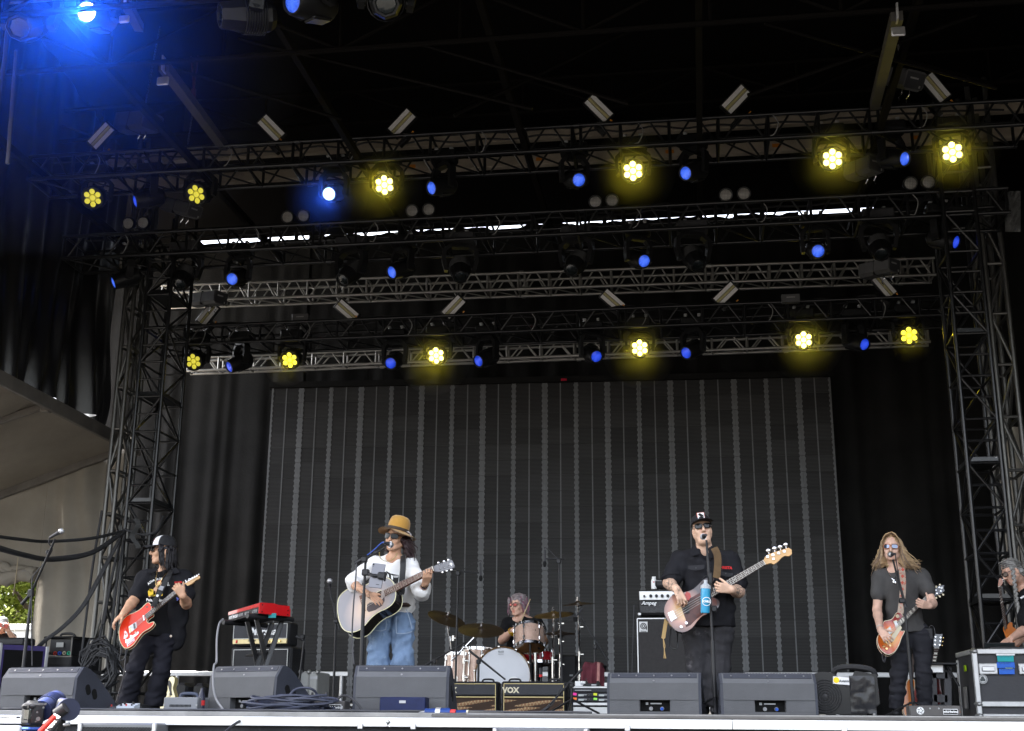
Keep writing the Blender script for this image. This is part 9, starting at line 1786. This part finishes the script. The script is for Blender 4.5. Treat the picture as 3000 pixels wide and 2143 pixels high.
P.glasses(K("lens_rose",(0.42,0.06,0.05),0.1,coat=1.0),K("frame_dark",(0.05,0.03,0.03),0.3),0.024,0.018,0.002,0.8,0.008)
hair_pk = K("hair_mauve",(0.27,0.10,0.16),0.55,0,0.3,40); hair_sv = K("hair_silver",(0.24,0.20,0.205),0.55,0,0.3,40)
d = Sdf(*bounds([P.c],0.25),0.0065); d.ell(P.L(0,-0.025,0.04),(0.094,0.10,0.092),(P.S,P.F,P.U),0.02); d.ell(P.L(0,-0.05,-0.045),(0.092,0.062,0.08),(P.S,P.F,P.U),0.02); d.cone(P.L(0.082,0.03,0.03),P.L(0.085,0.03,-0.10),0.026,0.016,0.02); d.ell(P.L(-0.01,0.085,-0.055),(0.062,0.075,0.088),(P.S,P.F,P.U),0.012,-1); d.ell(P.L(0,-0.005,0.085),(0.082,0.092,0.050),(P.S,P.F,P.U),0.02); d.folds(0.006,80,8,(0.2,0,-0.5)); P.make(d,"hair",hair_sv)
q = np.random.default_rng(6); rts = []
for k in range(110):
 a = q.uniform(-2.3,2.3)+math.pi/2; rts.append((0.088*math.cos(a),0.02+0.085*math.sin(a),q.uniform(0.0,0.10),0.02*math.cos(a)+q.normal(0,0.01),q.uniform(0.09,0.16)))
for k in range(30): rts.append((-q.uniform(0.06,0.092),q.uniform(-0.085,-0.03),q.uniform(0.06,0.09),-0.006,q.uniform(0.10,0.19)))
hair_strands(P,rts,lf,[hair_sv,hair_pk],r=0.0065)
a, b_ = V(w(822,672,-0.42)), V(w(906,470,-0.50)); t = thing("drumstick","pale wooden drumstick raised in the drummer's hand","drumstick",TT(a)); MB().tube([a-(b_-a)*0.25,a,b_-(b_-a)*0.12,b_-(b_-a)*0.03,b_],[0.0075,0.0075,0.006,0.0045,0.005],8).build("stick", K("hickory",(0.60,0.45,0.27),0.5), t, world=True); MB().ball(b_,(0.006,0.006,0.009),8).build("tip", K("hickory",(0.6,0.45,0.27),0.5), t, world=True)
# ---- technician at the right edge -----------------------------------------------------------------
Y0 = 14.0; f = zT; w = lambda x, y, dy=0.0: A3(W(*f(x,y),Y0+dy))
P = Person("person with grey braid and black tee shirt bending over the road case", (w(760,900)[0],Y0+0.1,0)); P.head(w(548,222,-0.05),(-0.86,-0.28,-0.42),(-0.35,0,0.94),1.06,(0.52,0.31,0.23))
nb = w(640,330,0.05); shN, shF = w(690,455,-0.10), w(700,420,0.25); chest = w(745,560,0.08); pel = w(860,930,0.12); elN, wrN = w(668,735,-0.22), w(548,810,-0.42); elF, wrF = w(690,760,0.1), w(600,850,-0.1)
hips = [pel+A3((0,-0.1,0)),pel+A3((0,0.1,0))]; knees = [A3((pel[0]-0.05,Y0,0.5)),A3((pel[0]-0.05,Y0+0.2,0.5))]; anks = [A3((pel[0],Y0,0.1)),A3((pel[0],Y0+0.2,0.1))]
d = Sdf(*bounds([shN,shF,elN,wrN,P.c,pel,wrF],0.2),0.0075); P.head_sdf(d,0.0,1.1); d.cone(P.L(0,-0.02,-0.08),nb,0.06,0.066,0.02); d.cone(nb,shN,0.055,0.06,0.03); d.cone(nb,shF,0.055,0.06,0.03); d.cone(nb,chest,0.07,0.12,0.03); d.cone(chest,pel,0.13,0.12,0.03); P.arm(d,shN,elN,wrN,(0.055,0.048,0.033)); P.arm(d,shF,elF,wrF,(0.055,0.048,0.033))
P.hand(d,wrN,w(480,845,-0.46)-wrN,(0.1,0.3,-0.9),(0.2,-0.9,0.1),curl=(0.3,0.5,0.4),spread=0.12); P.hand(d,wrF,w(540,880,-0.15)-wrF,(0.1,0.3,-0.9),(0.2,0.9,0.1),curl=(0.3,0.5,0.4)); P.make(d,"body",skin_m,P.colour())
d = Sdf(*bounds([shN,shF,elN,pel,chest],0.25),0.010); d.cone(chest,pel,0.185,0.175,0.05,(1,0,0.3),1.15); d.cone(nb*0.45+chest*0.55,chest,0.12,0.175,0.06); d.cone(shN,shF,0.085,None,0.06); d.cone(shN,elN*0.75+shN*0.25,0.085,0.088,0.04); d.cone(shF,elF*0.7+shF*0.3,0.08,0.08,0.04); d.folds(0.006,34,51); P.make(d,"tee_shirt",cloth_bk)
legs(P,denim_d,hips,knees,anks,(0.11,0.085,0.075),seed=54)
MB().box(V(w(645,448,-0.20)),(0.05,0.006,0.016),Matrix.Rotation(R_(-28),3,'Y')).build("shirt_print", text_white, P.t, world=True)
P.glasses(K("lens_clear",(0.20,0.16,0.14),0.1,coat=1.0),frame_bk,0.028,0.020,0.0,0.6,0.008)
hair_gy = K("hair_grey_long",(0.23,0.225,0.215),0.5,0,0.25,50); hair_gd = K("hair_dark_grey",(0.14,0.13,0.125),0.5,0,0.25,50)
d = Sdf(*bounds([P.c],0.25),0.0065); d.ell(P.L(0,-0.025,0.042),(0.090,0.100,0.088),(P.S,P.F,P.U),0.02); d.ell(P.L(0,-0.06,-0.03),(0.082,0.058,0.07),(P.S,P.F,P.U),0.02); d.ell(P.L(0,0.09,-0.02),(0.072,0.085,0.10),(P.S,P.F,P.U),0.012,-1); d.folds(0.005,90,9,(0.8,0,-0.2)); P.make(d,"hair",hair_gy)
def sw(rt,q,k): a,z = rt; return [(0.086*math.sin(a)*0.8,-0.095*math.cos(a),z+0.045),(0.092*math.sin(a),-0.06*math.cos(a)+0.02,z+0.02),(0.088,0.05,z-0.01),(0.070,0.095,z-0.05)]
hair_strands(P,[(a,z) for a in np.linspace(0.3,1.5,9) for z in np.linspace(0.02,0.08,4)],sw,[hair_gy,hair_gd],r=0.006,name="swept_locks")
b = MB()
for k in range(15): t_ = k/14; p = V(w(562+38*t_,225+275*t_,-0.18)); b.ball(p+V((0.006*(-1)**k,0,0)),(0.020-0.006*t_,0.016,0.022),8)
b.tube([V(w(600,500,-0.18)),V(w(608,530,-0.18)),V(w(600,600,-0.18))],[0.012,0.018,0.004],7); b.build("braid", hair_gy, P.t, world=True)
MB().ball(V(P.L(-0.083,0.0,-0.045)),0.006,6).build("earring", chrome, P.t, world=True); MB().lathe([(0.011,-0.003),(0.0125,0),(0.011,0.003)],TT(V(w(470,857,-0.47))) @ RX(R_(60)),12).build("ring", K("ring_blue",(0.1,0.25,0.8),0.3), P.t, world=True)
# ---- person with a phone, outside the tent ----------------------------------------------------------
Y0 = 19.8; f = zL2; w = lambda x, y, dy=0.0: A3(W(*f(x,y),Y0+dy))
P = Person("person in grey cap holding a red phone up behind the purple road case", (w(10,900)[0],Y0,-0.6)); P.head(w(14,606,0.0),(0.18,-0.98,0.05),(0,0,1),1.1,(0.55,0.34,0.25))
nb = w(20,700,0.02); shR, shL = w(-70,740,0.02), w(105,735,0.02); elL, wrL = w(168,790,-0.15), w(80,655,-0.30); elR, wrR = w(-110,800,-0.15), w(-5,650,-0.30); chest = w(20,800,0.02); pel = A3((nb[0],Y0,-0.3))
d = Sdf(*bounds([shR,shL,elL,wrL,elR,P.c,pel],0.2),0.009); P.head_sdf(d,0.0,1.1); d.cone(P.L(0,-0.02,-0.08),nb,0.06,0.065,0.02); d.cone(nb,shR,0.05,0.06,0.03); d.cone(nb,shL,0.05,0.06,0.03); d.cone(chest,pel,0.13,0.13,0.03); P.arm(d,shL,elL,wrL,(0.055,0.05,0.034)); P.arm(d,shR,elR,wrR,(0.055,0.05,0.034)); P.hand(d,wrL,w(55,605,-0.34)-wrL,(-0.6,0.3,0.2),(0,0.6,0.8),curl=(0.5,0.8,0.6),sc=1.1); P.hand(d,wrR,w(20,605,-0.34)-wrR,(0.6,0.3,0.2),(0,0.6,0.8),curl=(0.5,0.8,0.6),sc=1.1); P.make(d,"body",skin_m,P.colour())
d = Sdf(*bounds([shR,shL,pel],0.25),0.012); d.cone(chest,pel,0.20,0.19,0.05,(0,-1,0),1.3); d.cone(shR,shL,0.09,None,0.06); d.cone(shL,elL*0.45+shL*0.55,0.085,0.085,0.03); d.cone(shR,elR*0.45+shR*0.55,0.085,0.085,0.03); d.folds(0.006,34,61); P.make(d,"tee_shirt",cloth_bk)
d = Sdf(*bounds([pel,(pel[0],Y0,-1.5)],0.25),0.014); d.cone(pel+A3((-0.1,0,0)),(pel[0]-0.1,Y0,-1.45),0.11,0.08,0.03); d.cone(pel+A3((0.1,0,0)),(pel[0]+0.1,Y0,-1.45),0.11,0.08,0.03); P.make(d,"trousers",denim_d)
P.cap(K("cap_grey",(0.13,0.125,0.12),0.8),K("cap_grey",(0,0,0)),K("cap_grey",(0,0,0)),0.0)
p = W(*zL2(38,602),Y0-0.40); t = thing("phone","red cased phone held up by the person behind the purple case","phone",TT(p) @ RY(R_(8))); MB().box((0,0,0),(0.145,0.010,0.075),bev=0.008).build("body", K("phone_red",(0.50,0.10,0.08),0.35), t); MB().box((-0.012,-0.007,0.0),(0.045,0.006,0.045),bev=0.006).build("camera_bump", K("phone_bump",(0.55,0.45,0.42),0.3), t)
for (x,z) in ((-0.024,0.011),(-0.024,-0.011),(0.0,0.0)): MB().cyl((x,-0.010,z),(x,-0.013,z),0.007).build("lens", hole_m, t)
